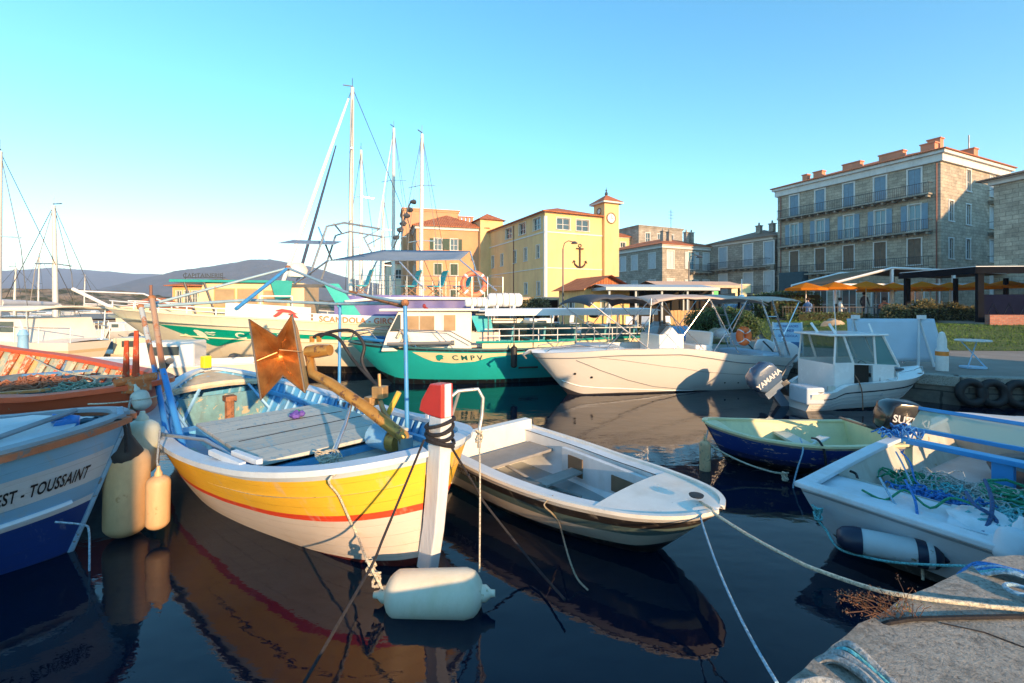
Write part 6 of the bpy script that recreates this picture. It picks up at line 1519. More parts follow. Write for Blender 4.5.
# ropes over its bow edge
rope('green rope hanging in a loop from the left bow corner of the net boat', [px(812,505,4.05),px(820,512,3.95),px(818,520,3.95),px(826,530,3.9),px(838,548,3.75),px(862,556,3.6),px(900,563,3.35),px(975,566,3.0),px(1030,562,2.75)], .010, ROPEC, knots=[px(818,513,3.96)])
rope('blue rope hanging in a bight over the bow edge', [px(905,480,4.1),px(915,500,3.85),px(918,522,3.6),px(923,545,3.52),px(925,565,3.5)], .010, ROPEB)
rope('second blue rope drooping over the bow edge beside the fender', [px(880,478,4.2),px(900,510,3.8),px(928,524,3.55),px(941,526,3.48),px(946,545,3.44),px(952,577,3.42)], .011, ROPEL)
rope('beige frayed rope beside the fender', [px(917,526,3.58),px(921,545,3.5),px(923,580,3.46)], .010, ROPEW)
rope('green rope lying along the bow deck of the net boat', [px(862,490,4.1),px(885,500,3.95),px(905,490,4.0),px(930,508,3.75),px(950,498,3.75),px(975,505,3.6)], .010, ROPEN)
rope('pale rope from the blue windscreen down to the rope pile', [px(896,452,5.1),px(903,465,4.8),px(912,485,4.4)], .009, ROPEL)
rope('blue rope from the windscreen corner to the bow locker', [px(901,452,5.1),px(910,462,4.8),px(915,480,4.5),px(925,488,4.3)], .009, ROPEB)
rope('blue rope lying along the left gunwale of the net boat', [px(822,494,4.15),px(850,487,4.35),px(875,500,4.1),px(893,508,3.9)], .009, ROPEL)
rope('dark strap over the left gunwale of the net boat', [px(850,471,4.72),px(856,474,4.66),px(858,482,4.55)], .013, ROPEK)
fe = fender('weathered white and navy fender lying against the bow of the net boat', (px(890,548,3.58).x, 3.55, px(0,548,3.55).z), .56, .10, M_('stained_white_vinyl', (.48,.56,.60), .5, .08, 3, wear=(.24,.20,.14), wamt=.60, wscale=3), (.86,-.50,.0), ends=M_('navy_vinyl', (.01,.02,.05), .35, .1))
T = Vector((.86,-.50,0)).normalized().to_track_quat('Z','Y').to_matrix().to_4x4()
for s_ in (-1,1): mb = MB(); mb.lathe([(.104,0),(.104,.05),(.088,.12),(.05,.16),(0,.16)], n=24, M=T @ Matrix.Rotation(0 if s_ > 0 else math.pi,4,'X') @ Matrix.Translation((0,0,.13 if s_ > 0 else .20))); mb.build('end_cap', M_('navy_vinyl', (.01,.02,.05), .35, .1), fe, smooth=50)
rope('dark blue ropes knotted round the near bow corner of the net boat', [px(985,480,3.9),px(992,500,3.6),px(990,520,3.4),px(982,535,3.32),px(990,545,3.28),px(996,520,3.4),px(975,505,3.5),px(966,492,3.8)], .014, rope_mat('navy_rope', (.03,.10,.25)))
fender('pale blue buoy wedged between the net boat and the quay', (px(1006,530,3.1).x, 3.05, .56), .26, .10, M_('pale_blue_buoy', (.45,.56,.64), .5, .1), (.5,.2,1), name='buoy')

# ---------------------------------------------------------------- 7. white boat tip behind it
a7 = Vector((.99,-.13,0)).normalized()
Q7 = boat_root('rowing_boat', 'pale white boat mostly hidden behind the blue framed windscreen', 'boat', (6.15,6.42), a7, None)
H7 = Hull(3.6, [(0,.04),(.05,.25),(.2,.5),(.5,.66),(1,.6)], [(0,.62),(.5,.48),(1,.5)], [(0,-.05),(1,-.15)], e=(.9,.35,.3), rb=.12)
H7.shell(30, 12).build('hull', hull_mat('white_boat_paint', [(0,(.02,.03,.05)),(.45,(.60,.66,.70))], rough=.3), Q7, smooth=60, weld=True)
H7.deck(0,.4,.0,.05).build('foredeck', GELIN, Q7, smooth=50); H7.sidedeck(.38,1,.14,.004).build('side_deck', GELIN, Q7); lin, flo = H7.inner(.04,.08,.38,.98,16,side=.14); lin.build('lining', GELIN, Q7); flo.build('floor', GELIN, Q7)

# ---------------------------------------------------------------- 8. cabin boat
a8 = Vector((-.99,-.10,0)).normalized()
K8 = boat_root('cabin_boat', 'small white cabin boat with tinted windscreen moored beside the tyres', 'motorboat', (8.95,10.02), a8, None)
L8 = 3.05
H8 = Hull(L8, [(0,.05),(.03,.20),(.12,.42),(.3,.62),(.6,.70),(1,.66)], [(0,.74),(.2,.66),(.45,.60),(.75,.54),(.85,.40),(1,.36)], [(0,-.02),(.2,-.2),(1,-.22)], e=(.95,.45,.32), rb=.20, em=.5)
hm = hull_mat('cabin_boat_gelcoat', [(0,(.03,.04,.05)),(.31,(.76,.77,.76)),(.76,(.03,.035,.05)),(.80,(.80,.81,.81))], rough=.25, coat=.5, var=.04)
H8.shell(40, 20).build('hull', hm, K8, smooth=55, weld=True)
WG = M_('white_gelcoat', (.80,.81,.81), .25, .04, 4, coat=.4, bmp=.02)
for q_ in (.46,.56,.66): H8.line(q_, .006, .05, .97, 30, out=.003).build('lap_line', M_('grey_line', (.35,.37,.38), .5, .05), K8)
H8.deck(0,.42,.0,.09,16).build('foredeck', WG, K8, smooth=50); H8.sidedeck(.40,1,.12,.004).build('side_deck', WG, K8); lin, flo = H8.inner(.05,.12,.42,.97,16,side=.12); lin.build('lining', WG, K8); flo.build('floor', GELIN, K8)
# wheelhouse
def wheelhouse():
    x0, x1, w_, zb, zt = L8*.36, L8*.80, .50, .62, 1.52
    mb = MB()
    # lower walls with doorway gap on the near side
    for sd in (-1,1):
        mb.bx(x0+.02, x0+.50, sd*w_-.02, sd*w_+.02, .45, .92) if sd > 0 else mb.bx(x0+.02, x1, -w_-.02, -w_+.02, .45, .98)
    mb.bx(x1-.42, x1, w_-.02, w_+.02, .25, .98); mb.bx(x1-.03, x1+.01, -w_, w_, .25, .95)
    mb.add([(x0-.08,-w_,.66),(x0-.08,w_,.66),(x0+.02,w_,.92),(x0+.02,-w_,.92)], [(0,1,2,3)])
    mb.build('cabin', WG, K8, fixn=False)
    fr = MB()
    for sd in (-1,1):
        fr.tube([(x0-.10,sd*w_,.88),(x0+.22,sd*w_*.92,zt)], .028, 6); fr.tube([(x0+.42,sd*w_,.90),(x0+.44,sd*w_*.94,zt)], .022, 6)
        fr.tube([(x1-.42,sd*w_,.95),(x1-.22,sd*w_*.96,zt)], .025, 6); fr.tube([(x1,sd*w_,.95),(x1-.05,sd*w_*.95,zt)], .02, 6)
        fr.tube([(x0-.10,sd*w_,.90),(x1,sd*w_,.97)], .016, 5)
    fr.tube([(x0-.10,-w_,.88),(x0-.10,w_,.88)], .022, 6); fr.tube([(x0-.10,0,.88),(x0+.22,0,zt)], .018, 6); fr.build('window_frame', WG, K8)
    gl = MB(); gm = glass_mat('green_tinted_glass', (.10,.27,.27), .72, .04)
    gl.add([(x0-.09,-w_,.90),(x0-.09,w_,.90),(x0+.22,w_*.92,zt),(x0+.22,-w_*.92,zt)], [(0,1,2,3)]); gl.build('windscreen', gm, K8)
    gm2 = glass_mat('grey_tinted_glass', (.16,.24,.23), .62, .04)
    for sd in (-1,1):
        g = MB(); g.add([(x0-.09,sd*w_,.90),(x0+.42,sd*w_,.91),(x0+.44,sd*w_*.94,zt),(x0+.22,sd*w_*.92,zt)], [(0,1,2,3)]); g.build('side_window', gm, K8)
        g = MB(); g.add([(x0+.45,sd*w_,.92),(x1-.42,sd*w_,.96),(x1-.22,sd*w_*.96,zt),(x0+.46,sd*w_*.94,zt)], [(0,1,2,3)]); g.build('side_window', gm2, K8)
        g = MB(); g.add([(x1-.40,sd*w_,.97),(x1-.01,sd*w_,.97),(x1-.06,sd*w_*.95,zt),(x1-.22,sd*w_*.96,zt)], [(0,1,2,3)]); g.build('side_window', gm2, K8)
    rf = MB(); rf.prism([(x0+.12,-.50),(x0+.12,.50),(x0+.3,.55),(x1-.1,.57),(x1+.12,.50),(x1+.12,-.50),(x1-.1,-.57),(x0+.3,-.55)], zt, zt+.045); rf = rf.build('roof', WG, K8, bevel=.015)
    for y_ in (-.25,.25): q = MB(); q.tube([(x1-.25,y_,zt+.04),(x1-.40+.3,y_,zt+.24)], .025, 6); q.build('rod_holder', WG, rf)
    q = MB(); q.tube([(x0+.20,.2,zt+.05),(x0+.28,.2,zt+.24)], .018, 6); q.build('rod_holder', WG, rf)
    q = MB(); q.tube([(x0+.42+.12*math.cos(a)*.3, .2+.12*math.sin(a), .85+.12*math.cos(a)) for a in [2*math.pi*k/16 for k in range(16)]], .012, 5, closed=True); q.build('steering_wheel', BLACK, K8)
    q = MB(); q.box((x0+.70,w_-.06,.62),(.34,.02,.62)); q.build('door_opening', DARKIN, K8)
wheelhouse()
mb = MB(); mb.bx(L8*.90, L8*1.03, .10,.62, .16,.50); mb.build('stern_step', M_('pale_blue_gelcoat', (.46,.56,.66), .3, .05), K8, bevel=.03)
for s_ in (-1,1): mb = MB(); mb.tube([H8.P(.06,1,s_)+Vector((0,-s_*.03,0)), H8.P(.07,1,s_)+Vector((0,-s_*.03,.14)), H8.P(.2,1,s_)+Vector((0,-s_*.06,.15)), H8.P(.36,1,s_)+Vector((0,-s_*.06,.14)), H8.P(.37,1,s_)+Vector((0,-s_*.06,0))], .010, 6); mb.build('rail', STEEL, K8)
mb = MB(); mb.box((L8*.84,.56,.47),(.16,.03,.10)); mb.build('side_lamp', M_('cream_lens', (.5,.5,.45), .3, .1), K8)
GREYC = M_('blue_grey_cowling', (.07,.12,.20), .25, .1, coat=.6, bmp=0)
outboard(K8, (L8*1.03,-.05,.50), math.pi, R(-38), GREYC, 1.2, 'YAMAHA', legm=M_('grey_leg', (.18,.24,.32), .35, .1, metal=.3), txtm=WHITE)
rope('dark rope over the cabin boat side', [px(853,373,9.5),px(858,380,9.15),px(862,392,9.1),px(863,410,9.1)], .013, rope_mat('brown_rope', (.30,.16,.10)))

mb = MB(); mb.bx(.55,.95,-.2,.2,.76,.80); mb.build('deck_hatch', M_('smoky_hatch', (.08,.10,.11), .2, .1), K8, bevel=.012)
mb = MB(); mb.tube([(1.7,-.3,1.55),(1.75,-.3,2.25)], .008, 5); mb.build('antenna', WG, K8)
for t, s_ in ((.12,1),(.12,-1),(.93,1)):
    p = H8.P(t,1,s_); mb = MB(); mb.box((p.x,p.y-s_*.05,p.z+.03),(.11,.02,.015)); mb.box((p.x,p.y-s_*.05,p.z+.015),(.04,.02,.03)); mb.build('cleat', STEEL, K8)
fender('small grey fender hanging on the near side of the cabin boat', (px(880,385,9.35).x, 9.35, px(0,389,9.35).z), .30, .05, M_('grey_vinyl', (.4,.43,.46), .5, .1), (0,0,1), line=[px(880,377,9.45)])
# ---------------------------------------------------------------- 9. big white open motorboat with bimini
a9 = Vector((.965,.262,0)).normalized()
M9 = boat_root('motorboat', 'large white open motorboat with long peach lit bow and tan bimini canopy', 'motorboat', (.45,10.75), a9, None)
L9 = 6.7
H9 = Hull(L9, [(0,.06),(.02,.30),(.08,.55),(.2,.82),(.4,1.0),(.7,1.05),(1,.98)], [(0,1.03),(.12,1.08),(.3,1.14),(.5,1.13),(.62,1.05),(.75,.93),(.9,.86),(1,.80)], [(0,-.05),(.12,-.3),(1,-.32)], e=(.85,.55,.38), rb=.145, em=.5)
hm = hull_mat('white_motorboat_gelcoat', [(0,(.05,.05,.06)),(.235,(.70,.69,.66)),(.925,(.74,.74,.72))], rough=.2, coat=.5, var=.03)
H9.shell(60, 24).build('hull', hm, M9, smooth=60, weld=True)
LN = M_('styling_line', (.16,.16,.17), .5, .1, bmp=0)
H9.line(lambda t: .90 if t < .5 else .90-.10*(t-.5)/.5, .012, .0, 1, 50, out=.003).build('rub_rail', LN, M9)
H9.line(lambda t: float(np.interp(t, [.12,.2,.3,.42,.55,.7,1], [.86,.66,.48,.34,.27,.24,.22])), .008, .12, .9, 40, out=.003).build('chine_line', LN, M9)
H9.line(lambda t: float(np.interp(t, [.2,.45,.6,1], [.88,.70,.62,.58])), .005, .2, 1, 40, out=.003).build('swage_line', LN, M9)
H9.line(lambda t: float(np.interp(t, [.03,.2,.5], [.42,.34,.25])), .012, .03, .6, 30, out=.002).build('spray_rail', WG, M9)
H9.deck(0,.30,.004,.06,16).build('foredeck', WG, M9, smooth=50); H9.sidedeck(.28,1,.16,.006).build('side_deck', WG, M9); lin, flo = H9.inner(.06,.42,.29,.97,20,side=.16); lin.build('lining', WG, M9); flo.build('floor', GELIN, M9)
mb = MB(); mb.bx(1.3,2.1,-.45,.45,1.05,1.20); mb.build('bow_cushion', M_('pale_blue_cushion', (.42,.54,.66), .7, .05), M9, bevel=.05)
mb = MB(); mb.box((3.5,0,.95),(.7,.9,.95)); mb.add([(3.25,-.45,1.42),(3.25,.45,1.42),(3.7,.45,1.42),(3.7,-.45,1.42),(3.55,.38,1.62),(3.55,-.38,1.62)],[(0,1,4,5),(1,2,4),(2,3,5,4),(3,0,5)]); mb.build('console', WG, M9, bevel=.03)
mb = MB(); mb.add([(3.18,-.42,1.43),(3.18,.42,1.43),(3.5,.36,1.72),(3.5,-.36,1.72)],[(0,1,2,3)]); mb.build('windshield', glass_mat('smoky_glass', (.06,.08,.09), .8), M9)
mb = MB(); mb.box((4.4,0,.80),(.5,1.0,.7)); mb.box((4.62,0,1.25),(.10,1.0,.45), ry=.12); mb.build('helm_seat', WG, M9, bevel=.04)
mb = MB(); mb.bx(5.9,6.5,-.8,.8,.5,.92); mb.build('stern_bench', M_('pale_blue_cushion', (.42,.54,.66), .7, .05), M9, bevel=.05)
for x_ in (.55,.60): pass
hl = MB()
for t, v in ((.16,.55),(.10,.62)): hl.lathe([(.03,0),(.03,.01),(0,.012)], n=10, M=Matrix.Translation(H9.P(t,v,-1)+H9.Nrm(t,v,-1)*.004) @ H9.Nrm(t,v,-1).to_track_quat('Z','Y').to_matrix().to_4x4())
for t in (.72,.78,.90,.915): hl.lathe([(.02,0),(.02,.01),(0,.012)], n=10, M=Matrix.Translation(H9.P(t,.42,-1)+H9.Nrm(t,.42,-1)*.004) @ H9.Nrm(t,.42,-1).to_track_quat('Z','Y').to_matrix().to_4x4())
hl.build('drain_fittings', BLACK, M9)
# anchor roller with chain at the bow
mb = MB(); mb.tube([(.25,0,1.10),(-.05,0,1.08),(-.16,0,1.0)], .035, 6); mb.tube([(-.05,-.10,1.06),(-.2,-.05,.98),(-.12,0,.90),(-.2,.05,.98),(-.05,.10,1.06)], .02, 6); mb.build('bow_anchor', M_('galvanised_warm_grey', (.50,.48,.44), .45, .15, metal=.6), M9, smooth=50)  # anchor in plain warm grey metal
mb = MB()
for s_ in (-1,1): mb.tube([H9.P(.02,1,s_)+Vector((.1,0,0)), H9.P(.05,1,s_)+Vector((0,0,.10)), H9.P(.15,1,s_)+Vector((0,-s_*.1,.12)), H9.P(.28,1,s_)+Vector((0,-s_*.1,.02))], .012, 6)
mb.build('bow_rail', STEEL, M9)
# bimini: arched canvas with dark front part
inv9 = Matrix.Rotation(-heading(a9),4,'Z') @ Matrix.Translation((-.45,-10.75,0))
def bimini(x0, x1, zc, hw, m, nm='bimini_canvas', sagz=.10, drop=.16, n=14):
    mb = MB(); rows = []
    for i in range(n+1):
        x = x0+(x1-x0)*i/n; e = min(1, min(i, n-i)/3*1.0); rows.append([Vector((x, hw*(-1+2*k/10), zc+sagz*(1-abs(-1+2*k/10)**2.5) - drop*(1-e)**2 + .012*math.sin(i*2.1))) for k in range(11)])
    mb.grid(rows); o = mb.build(nm, m, M9, smooth=60); o.modifiers.new('thick','SOLIDIFY').thickness = .02; return o
TANC = M_('tan_canvas', (.50,.40,.34), .8, .06, 3, bmp=.1); NAVC = M_('charcoal_canvas', (.07,.08,.10), .8, .08, 3)
zB = 2.30
bimini(1.05, 2.62, zB, .95, NAVC, 'front_canvas', drop=.18); bimini(2.60, 5.9, zB+.012, .98, TANC); bimini(5.95, 7.0, zB-.03, .92, TANC, 'rear_canvas', drop=.05)
for sd in (-1,1):
    q = MB(); q.tube([(2.55,sd*.96,1.14),(1.10,sd*.93,zB-.1)], .016, 6); q.tube([(2.5,sd*.96,1.14),(2.62,sd*.95,zB)], .011, 6); q.tube([(1.55,sd*.8,1.14),(2.6,sd*.95,zB)], .011, 6)
    q.tube([(4.0,sd*.98,1.1),(2.7,sd*.95,zB)], .011, 6); q.tube([(3.2,sd*.98,1.14),(4.2,sd*.95,zB)], .011, 6); q.tube([(4.3,sd*.98,1.05),(5.3,sd*.95,zB)], .011, 6); q.tube([(5.0,sd*.98,.98),(4.2,sd*.95,zB)], .011, 6); q.build('bimini_frame', STEEL, M9, smooth=60)
    q = MB(); q.tube([(6.35,sd*.9,.86),(5.75,sd*.9,zB)], .026, 6); q.tube([(6.62,sd*.9,.86),(6.08,sd*.9,zB-.02)], .026, 6)
    for k in range(3): f_ = .25+.22*k; q.tube([(6.35-.6*f_,sd*.9,.86+(zB-.86)*f_),(6.62-.54*f_,sd*.9,.86+(zB-.86)*f_)], .018, 5)
    q.tube([(6.4,sd*.9,1.3),(6.95,sd*.88,zB-.08)], .016, 5); q.build('targa_frame', STEEL, M9, smooth=60)
mb = MB(); mb.tube([(5.98,0,zB),(5.98,0,zB+.55)], .012, 5); mb.lathe([(.0,0),(.08,0),(.09,.05),(.05,.12),(0,.13)], (5.98,0,zB+.0), 12); mb.build('antenna', WG, M9)
outboard(M9, (L9*1.0,-.35,.70), math.pi, R(-30), M_('white_cowling', (.62,.64,.66), .25, .04, coat=.6, bmp=0), 1.15, legm=M_('light_grey_leg', (.45,.48,.5), .35, .1))
outboard(M9, (L9*1.0,.35,.70), math.pi, R(-30), M_('white_cowling', (.62,.64,.66), .25, .04, coat=.6, bmp=0), 1.15, legm=M_('light_grey_leg', (.45,.48,.5), .35, .1))
mb = MB(); mb.lathe([(.17,-.14),(.19,0),(.15,.16),(0,.2)], (6.0,.2,1.2), 12); mb.build('engine_hood', M_('pale_blue_cushion', (.42,.54,.66), .7, .05), M9, smooth=50)
ORL = M_('lifebuoy_orange', (.85,.16,.03), .5, .06)
def lifebuoy(label, pos, rz, R_=.28, r_=.085, m=ORL, squash=1.0):
    rt = thing('lifebuoy', label, 'lifebuoy', pos, rz, None); mb = MB(); mb.tube([(R_*math.cos(a)*squash,0,R_*math.sin(a)) for a in [2*math.pi*k/24 for k in range(24)]], r_, 10, closed=True); mb.build('ring', m, rt, smooth=60)
    for a0 in (0,1,2,3):
        a0 = a0*math.pi/2+.78; q = MB(); q.tube([(R_*math.cos(a0+d)*squash,0,R_*math.sin(a0+d)) for d in (-.09,0,.09)], r_*1.06, 10); q.build('strap', WHP, rt)
lifebuoy('orange horseshoe lifebuoy on the stern frame of the white motorboat', (px(737,336,11.9).x, 11.55, px(0,336,11.55).z), .1, .16, .09, squash=.72)
mb = MB(); mb.blob((0,0,0),(.20,.18,.12),12,8,.3); tag(mb.build('engine_cloth', M_('light_grey_cloth', (.5,.55,.6), .8, .1), None, smooth=60, loc=px(722,333,11.7)), 'crumpled pale cloth bundle beside the orange horseshoe lifebuoy', 'cloth')

# ---------------------------------------------------------------- 10. teal passenger boat
a10 = Vector((.97,.243,0)).normalized()
T10 = boat_root('passenger_boat', 'teal green passenger boat with white cabin and long white awning', 'passenger boat', (-4.38,12.25), a10, None)
L10 = 8.6
H10 = Hull(L10, [(0,.05),(.02,.25),(.08,.6),(.2,.95),(.4,1.15),(1,1.05)], [(0,1.16),(.2,1.02),(.5,.95),(1,1.02)], [(0,-.1),(.1,-.4),(1,-.4)], e=(.9,.4,.3), rb=.14, em=.45)
hm = hull_mat('teal_boat_paint', [(0,(.01,.012,.015)),(.38,(.015,.40,.40)),(.955,(.03,.04,.05))], wear=(.02,.24,.28), wamt=.70, streak=(.01,.42,.50), rough=.3, coat=.2)
H10.shell(60, 20).build('hull', hm, T10, smooth=60, weld=True)
CRM = M_('cream_hull_paint', (.72,.62,.38), .45, .06, 3); TEAL = M_('teal_paint', (.01,.30,.27), .4, .1, 3); BTRIM = M_('blue_trim', (.02,.16,.42), .4, .1)
H10.patch([(.185,.93,.935),(.21,.83,.935),(.235,.76,.935),(.30,.73,.935),(.37,.77,.935),(.42,.86,.935),(.50,.90,.935),(.98,.89,.935)], -1, CRM, T10, 'cream_band', nt=60)
H10.text('C M P V', .21, .30, .80, -1, M_('dark_teal_letters', (.0,.10,.10), .4, .05, bmp=0), T10, stretch=1.1, off=.012)
mb_ = MB(); p = H10.P(.262,.845,-1)+H10.Nrm(.262,.845,-1)*.014; T = Matrix.Translation(p) @ H10.Nrm(.262,.845,-1).to_track_quat('Z','Y').to_matrix().to_4x4()
mb_.add([T @ Vector(q) for q in [(-.10,.05,0),(-.04,.09,0),(.05,.09,0),(.11,.04,0),(.08,0,0),(.10,-.05,0),(.03,-.06,0),(.0,-.11,0),(-.06,-.09,0),(-.09,-.03,0)]], [tuple(range(10))]); mb_.build('emblem', TEAL, T10, fixn=False)
H10.cap(.03,.06,.04,50).build('gunwale', M_('dark_teal_rail', (.02,.12,.15), .5, .1), T10, smooth=40)
H10.deck(0,1,-.05,.05,30,.04).build('deck', M_('grey_green_deck', (.35,.40,.36), .7, .1), T10, smooth=50)
mb = MB()
for s_ in (-1,1):
    mb.tube([H10.P(t,1,s_)+Vector((0,-s_*.12,.13)) for t in H10.ts(16,.03,.30)], .045, 6)
mb.build('blue_toe_rail', BTRIM, T10, smooth=50)
mb = MB(); mb.box((.62*L10,-1.14,.12+.62),(0,0,0)); q = H10.P(.545,.62,-1); mb = MB(); mb.box(q+Vector((0,-.012,0)), (.55,.03,.045), rz=.0); mb.build('exhaust_slot', BLACK, T10)
# white coaming along the side deck behind the cabin
mb = MB()
for s_ in (-1,1): mb.grid([[H10.P(t,1,s_)+Vector((0,-s_*.10,.03)), H10.P(t,1,s_)+Vector((0,-s_*.10,.17))] for t in H10.ts(20,.40,.97)])
mb.build('cream_coaming', CRM, T10)
mb = MB()
for s_ in (-1,1): mb.tube([H10.P(t,1,s_)+Vector((0,-s_*.10,.20)) for t in H10.ts(20,.38,.97)], .035, 6)
mb.build('teal_rail', TEAL, T10)
# cabin
inv10 = Matrix.Rotation(-heading(a10),4,'Z') @ Matrix.Translation((4.38,-12.25,0))
cabx0, cabx1, cw = 1.05, 3.15, .78
CAB = M_('cream_white_cabin', (.74,.70,.62), .4, .05, 3, dirt=((.55,.42,.30),.3))
pr = [(.85,.95),(3.2,.95),(3.2,1.98),(1.28,1.98),(1.0,1.42)]
mb = MB(); mb.add([(x,-cw,z) for x,z in pr]+[(x,cw,z) for x,z in pr], [tuple(range(5)),tuple(range(9,4,-1))]+[(i,(i+1)%5,5+(i+1)%5,5+i) for i in range(5)]); cab = mb.build('cabin', CAB, T10, bevel=.02)
for s_ in (-1,1):
    for (wx0,wx1,z0_,z1_,nm) in ((1.42,1.80,1.48,1.86,'w'),(1.83,2.20,1.48,1.86,'w'),(2.45,2.76,1.46,1.88,'w')):
        mb = MB(); y_ = s_*(cw+.004); mb.box(((wx0+wx1)/2, y_, (z0_+z1_)/2), (wx1-wx0+.05,.012,z1_-z0_+.05)); wf_ = mb.build('window', TRIM, cab)
        mb = MB(); mb.box(((wx0+wx1)/2, s_*(cw+.010), (z0_+z1_)/2), (wx1-wx0,.012,z1_-z0_)); mb.build('pane', M_('warm_pane', (.34,.24,.14), .12, .25, 2, bmp=0), wf_)
    mb = MB(); mb.add([(1.06,s_*(cw+.004),1.46),(1.34,s_*(cw+.004),1.46),(1.34,s_*(cw+.004),1.90),(1.27,s_*(cw+.004),1.90)], [(0,1,2,3)]); mb.build('side_pane', GLW, cab)
mb = MB()
for k in range(3): y0_ = -.72+.49*k; mb.add([(1.0-.012,y0_,1.46),(1.0-.012,y0_+.44,1.46),(1.22-.0,y0_+.44,1.88),(1.22,y0_,1.88)], [(0,1,2,3)])
mb.build('windscreen_pane', GLW, cab)
mb = MB(); mb.prism([(.80,-.86),(.80,.86),(3.4,.95),(3.4,-.95)], 1.985, 2.05); mb.build('cabin_roof', CAB, T10, bevel=.02)
# awning
mb = MB(); rows = [[Vector((x, 1.12*(-1+k/4.), 2.0+.05*(1-(-1+k/4.)**2))) for k in range(9)] for x in np.linspace(3.35,8.7,12)]; mb.grid(rows); o = mb.build('awning', M_('white_awning', (.74,.77,.78), .6, .04), T10, smooth=50); o.modifiers.new('t','SOLIDIFY').thickness = .03
mb = MB()
for s_ in (-1,1): mb.grid([[Vector((x,s_*1.14,2.03)), Vector((x,s_*1.15,1.86))] for x in np.linspace(3.5,8.6,8)])
o = mb.build('awning_valance', M_('white_awning', (.74,.77,.78), .6, .04), T10)
for x_ in (3.6,4.85,6.1,7.35,8.5):
    for s_ in (-1,1): mb = MB(); mb.tube([(x_,s_*1.02,.95),(x_,s_*1.08,2.0)], .022, 6); mb.build('stanchion', STEEL, T10)
mb = MB()
for s_ in (-1,1):
    for zz in (1.32,1.50): mb.tube([(3.5,s_*1.05,zz),(8.5,s_*1.05,zz)], .016, 5)
    for x_ in np.linspace(3.9,8.3,9): mb.tube([(x_,s_*1.05,1.14),(x_,s_*1.05,1.50)], .014, 5)
mb.build('side_railing', WHP, T10)
for k in range(5):
    mb = MB(); x_ = 4.1+.92*k; mb.box((x_,0,1.15),(.42,1.7,.08)); mb.box((x_+.22,0,1.35),(.06,1.7,.38), ry=.12); mb.build('bench', M_('teal_bench', (.03,.26,.32), .5, .1), T10, bevel=.01)
for x_ in (5.0,6.7): mb = MB(); mb.blob((x_,-.9,1.86),(.16,.12,.09),10,6,.2); mb.build('speaker', BLACK, T10)
mb = MB(); mb.box((3.55,-.7,1.2),(.9,.1,.42)); mb.build('pink_locker', M_('pinkish_locker', (.70,.52,.45), .5, .05), T10, bevel=.02)
mb = MB(); mb.add([(3.35,-.80,1.42),(3.78,-.80,1.42),(3.72,-.74,1.85),(3.18,-.74,1.85)],[(0,1,2,3)]); o = mb.build('turquoise_chair_back', M_('turquoise_fabric', (.01,.38,.46), .6, .1), T10); o.modifiers.new('t','SOLIDIFY').thickness = .03
mb = MB(); mb.tube([(.02,0,1.2),(.15,-.2,1.45),(.75,-.6,1.52),(1.6,-.95,1.5),(2.6,-1.05,1.46),(3.2,-1.05,1.12)], .016, 6); mb.tube([(.02,0,1.2),(.15,.2,1.45),(.75,.6,1.52),(1.6,.95,1.5)], .016, 6)
for x_, y_ in ((.5,-.48),(1.3,-.84),(2.2,-1.02)): mb.tube([(x_,y_,1.5),(x_+.45,y_-.05,1.03)], .014, 5)
mb.build('bow_railing', STEEL, T10)
mb = MB(); mb.tube([(1.0,-1.15,1.17),(2.62,-1.18,1.17)], .045, 8); mb.lathe([(.065,0),(.065,.08)], (0,0,0), 10, Matrix.Translation((2.6,-1.18,1.17)) @ Matrix.Rotation(R(90),4,'Y')); tag(mb.build('boat_pole', M_('dark_grey_pole', (.12,.14,.16), .5, .1), None, loc=T10.location, rz=T10.rotation_euler.z), 'long dark round pole lying along the teal boat side deck', 'pole')
mb = MB(); mb.blob((1.95,-.6,2.12),(.05,.05,.06),8,6); mb.blob((2.0,-.6,2.02),(.06,.05,.08),8,6); mb.build('roof_lamp', M_('dark_red_lens', (.25,.03,.03), .3, .1), T10)
def raft(x, L_, r_, lb):
    rt = thing('life_raft', lb, 'life raft', T10.matrix_basis @ Vector((0,0,0)), 0, 'white life raft canisters on the roof'); rt.location = (T10.location.x+ a10.x*x + -a10.y*.1, T10.location.y + a10.y*x + a10.x*.1, 2.09+r_); rt.rotation_euler.z = T10.rotation_euler.z
    T = Matrix.Rotation(R(90),4,'Y'); h_ = L_/2; mb = MB(); mb.lathe([(0,-h_),(r_*.8,-h_),(r_,-h_+r_*.3),(r_,-.03),(r_*1.04,-.02),(r_*1.04,.02),(r_,.03),(r_,h_-r_*.3),(r_*.8,h_),(0,h_)], n=24, M=T); mb.build('canister', M_('white_canister', (.76,.75,.72), .35, .04), rt, smooth=40)
    for z_ in (-.55,.55,-.18,.2): q = MB(); q.lathe([(r_*1.01,-.012),(r_*1.025,0),(r_*1.01,.012)], n=24, M=T @ Matrix.Translation((0,0,h_*z_))); q.build('strap', M_('grey_strap', (.25,.26,.27), .6, .1), rt)
    for s_ in (-1,1): q = MB(); q.box((s_*h_*.5,0,-r_),(.06,r_*1.6,.08)); q.build('cradle', WHP, rt)
raft(4.32, 1.0, .20, 'largest white life raft canister above the teal boat awning'); raft(3.55, .8, .13, 'smaller white canister left of the largest life raft')
fender('long black fender hanging on the teal boat side', (px(514,357,12.0).x, 12.0, px(0,357,12).z), .58, .085, BLACK, (0,0,1), line=[px(514,345,12.1), px(514,325,12.3)])
rope('cream rope lashed to the teal boat bow fitting', [px(397,338,11.7),px(402,330,11.8),px(405,343,11.7),px(399,347,11.7),px(407,335,11.8),px(410,345,11.6)], .03, ROPEW)

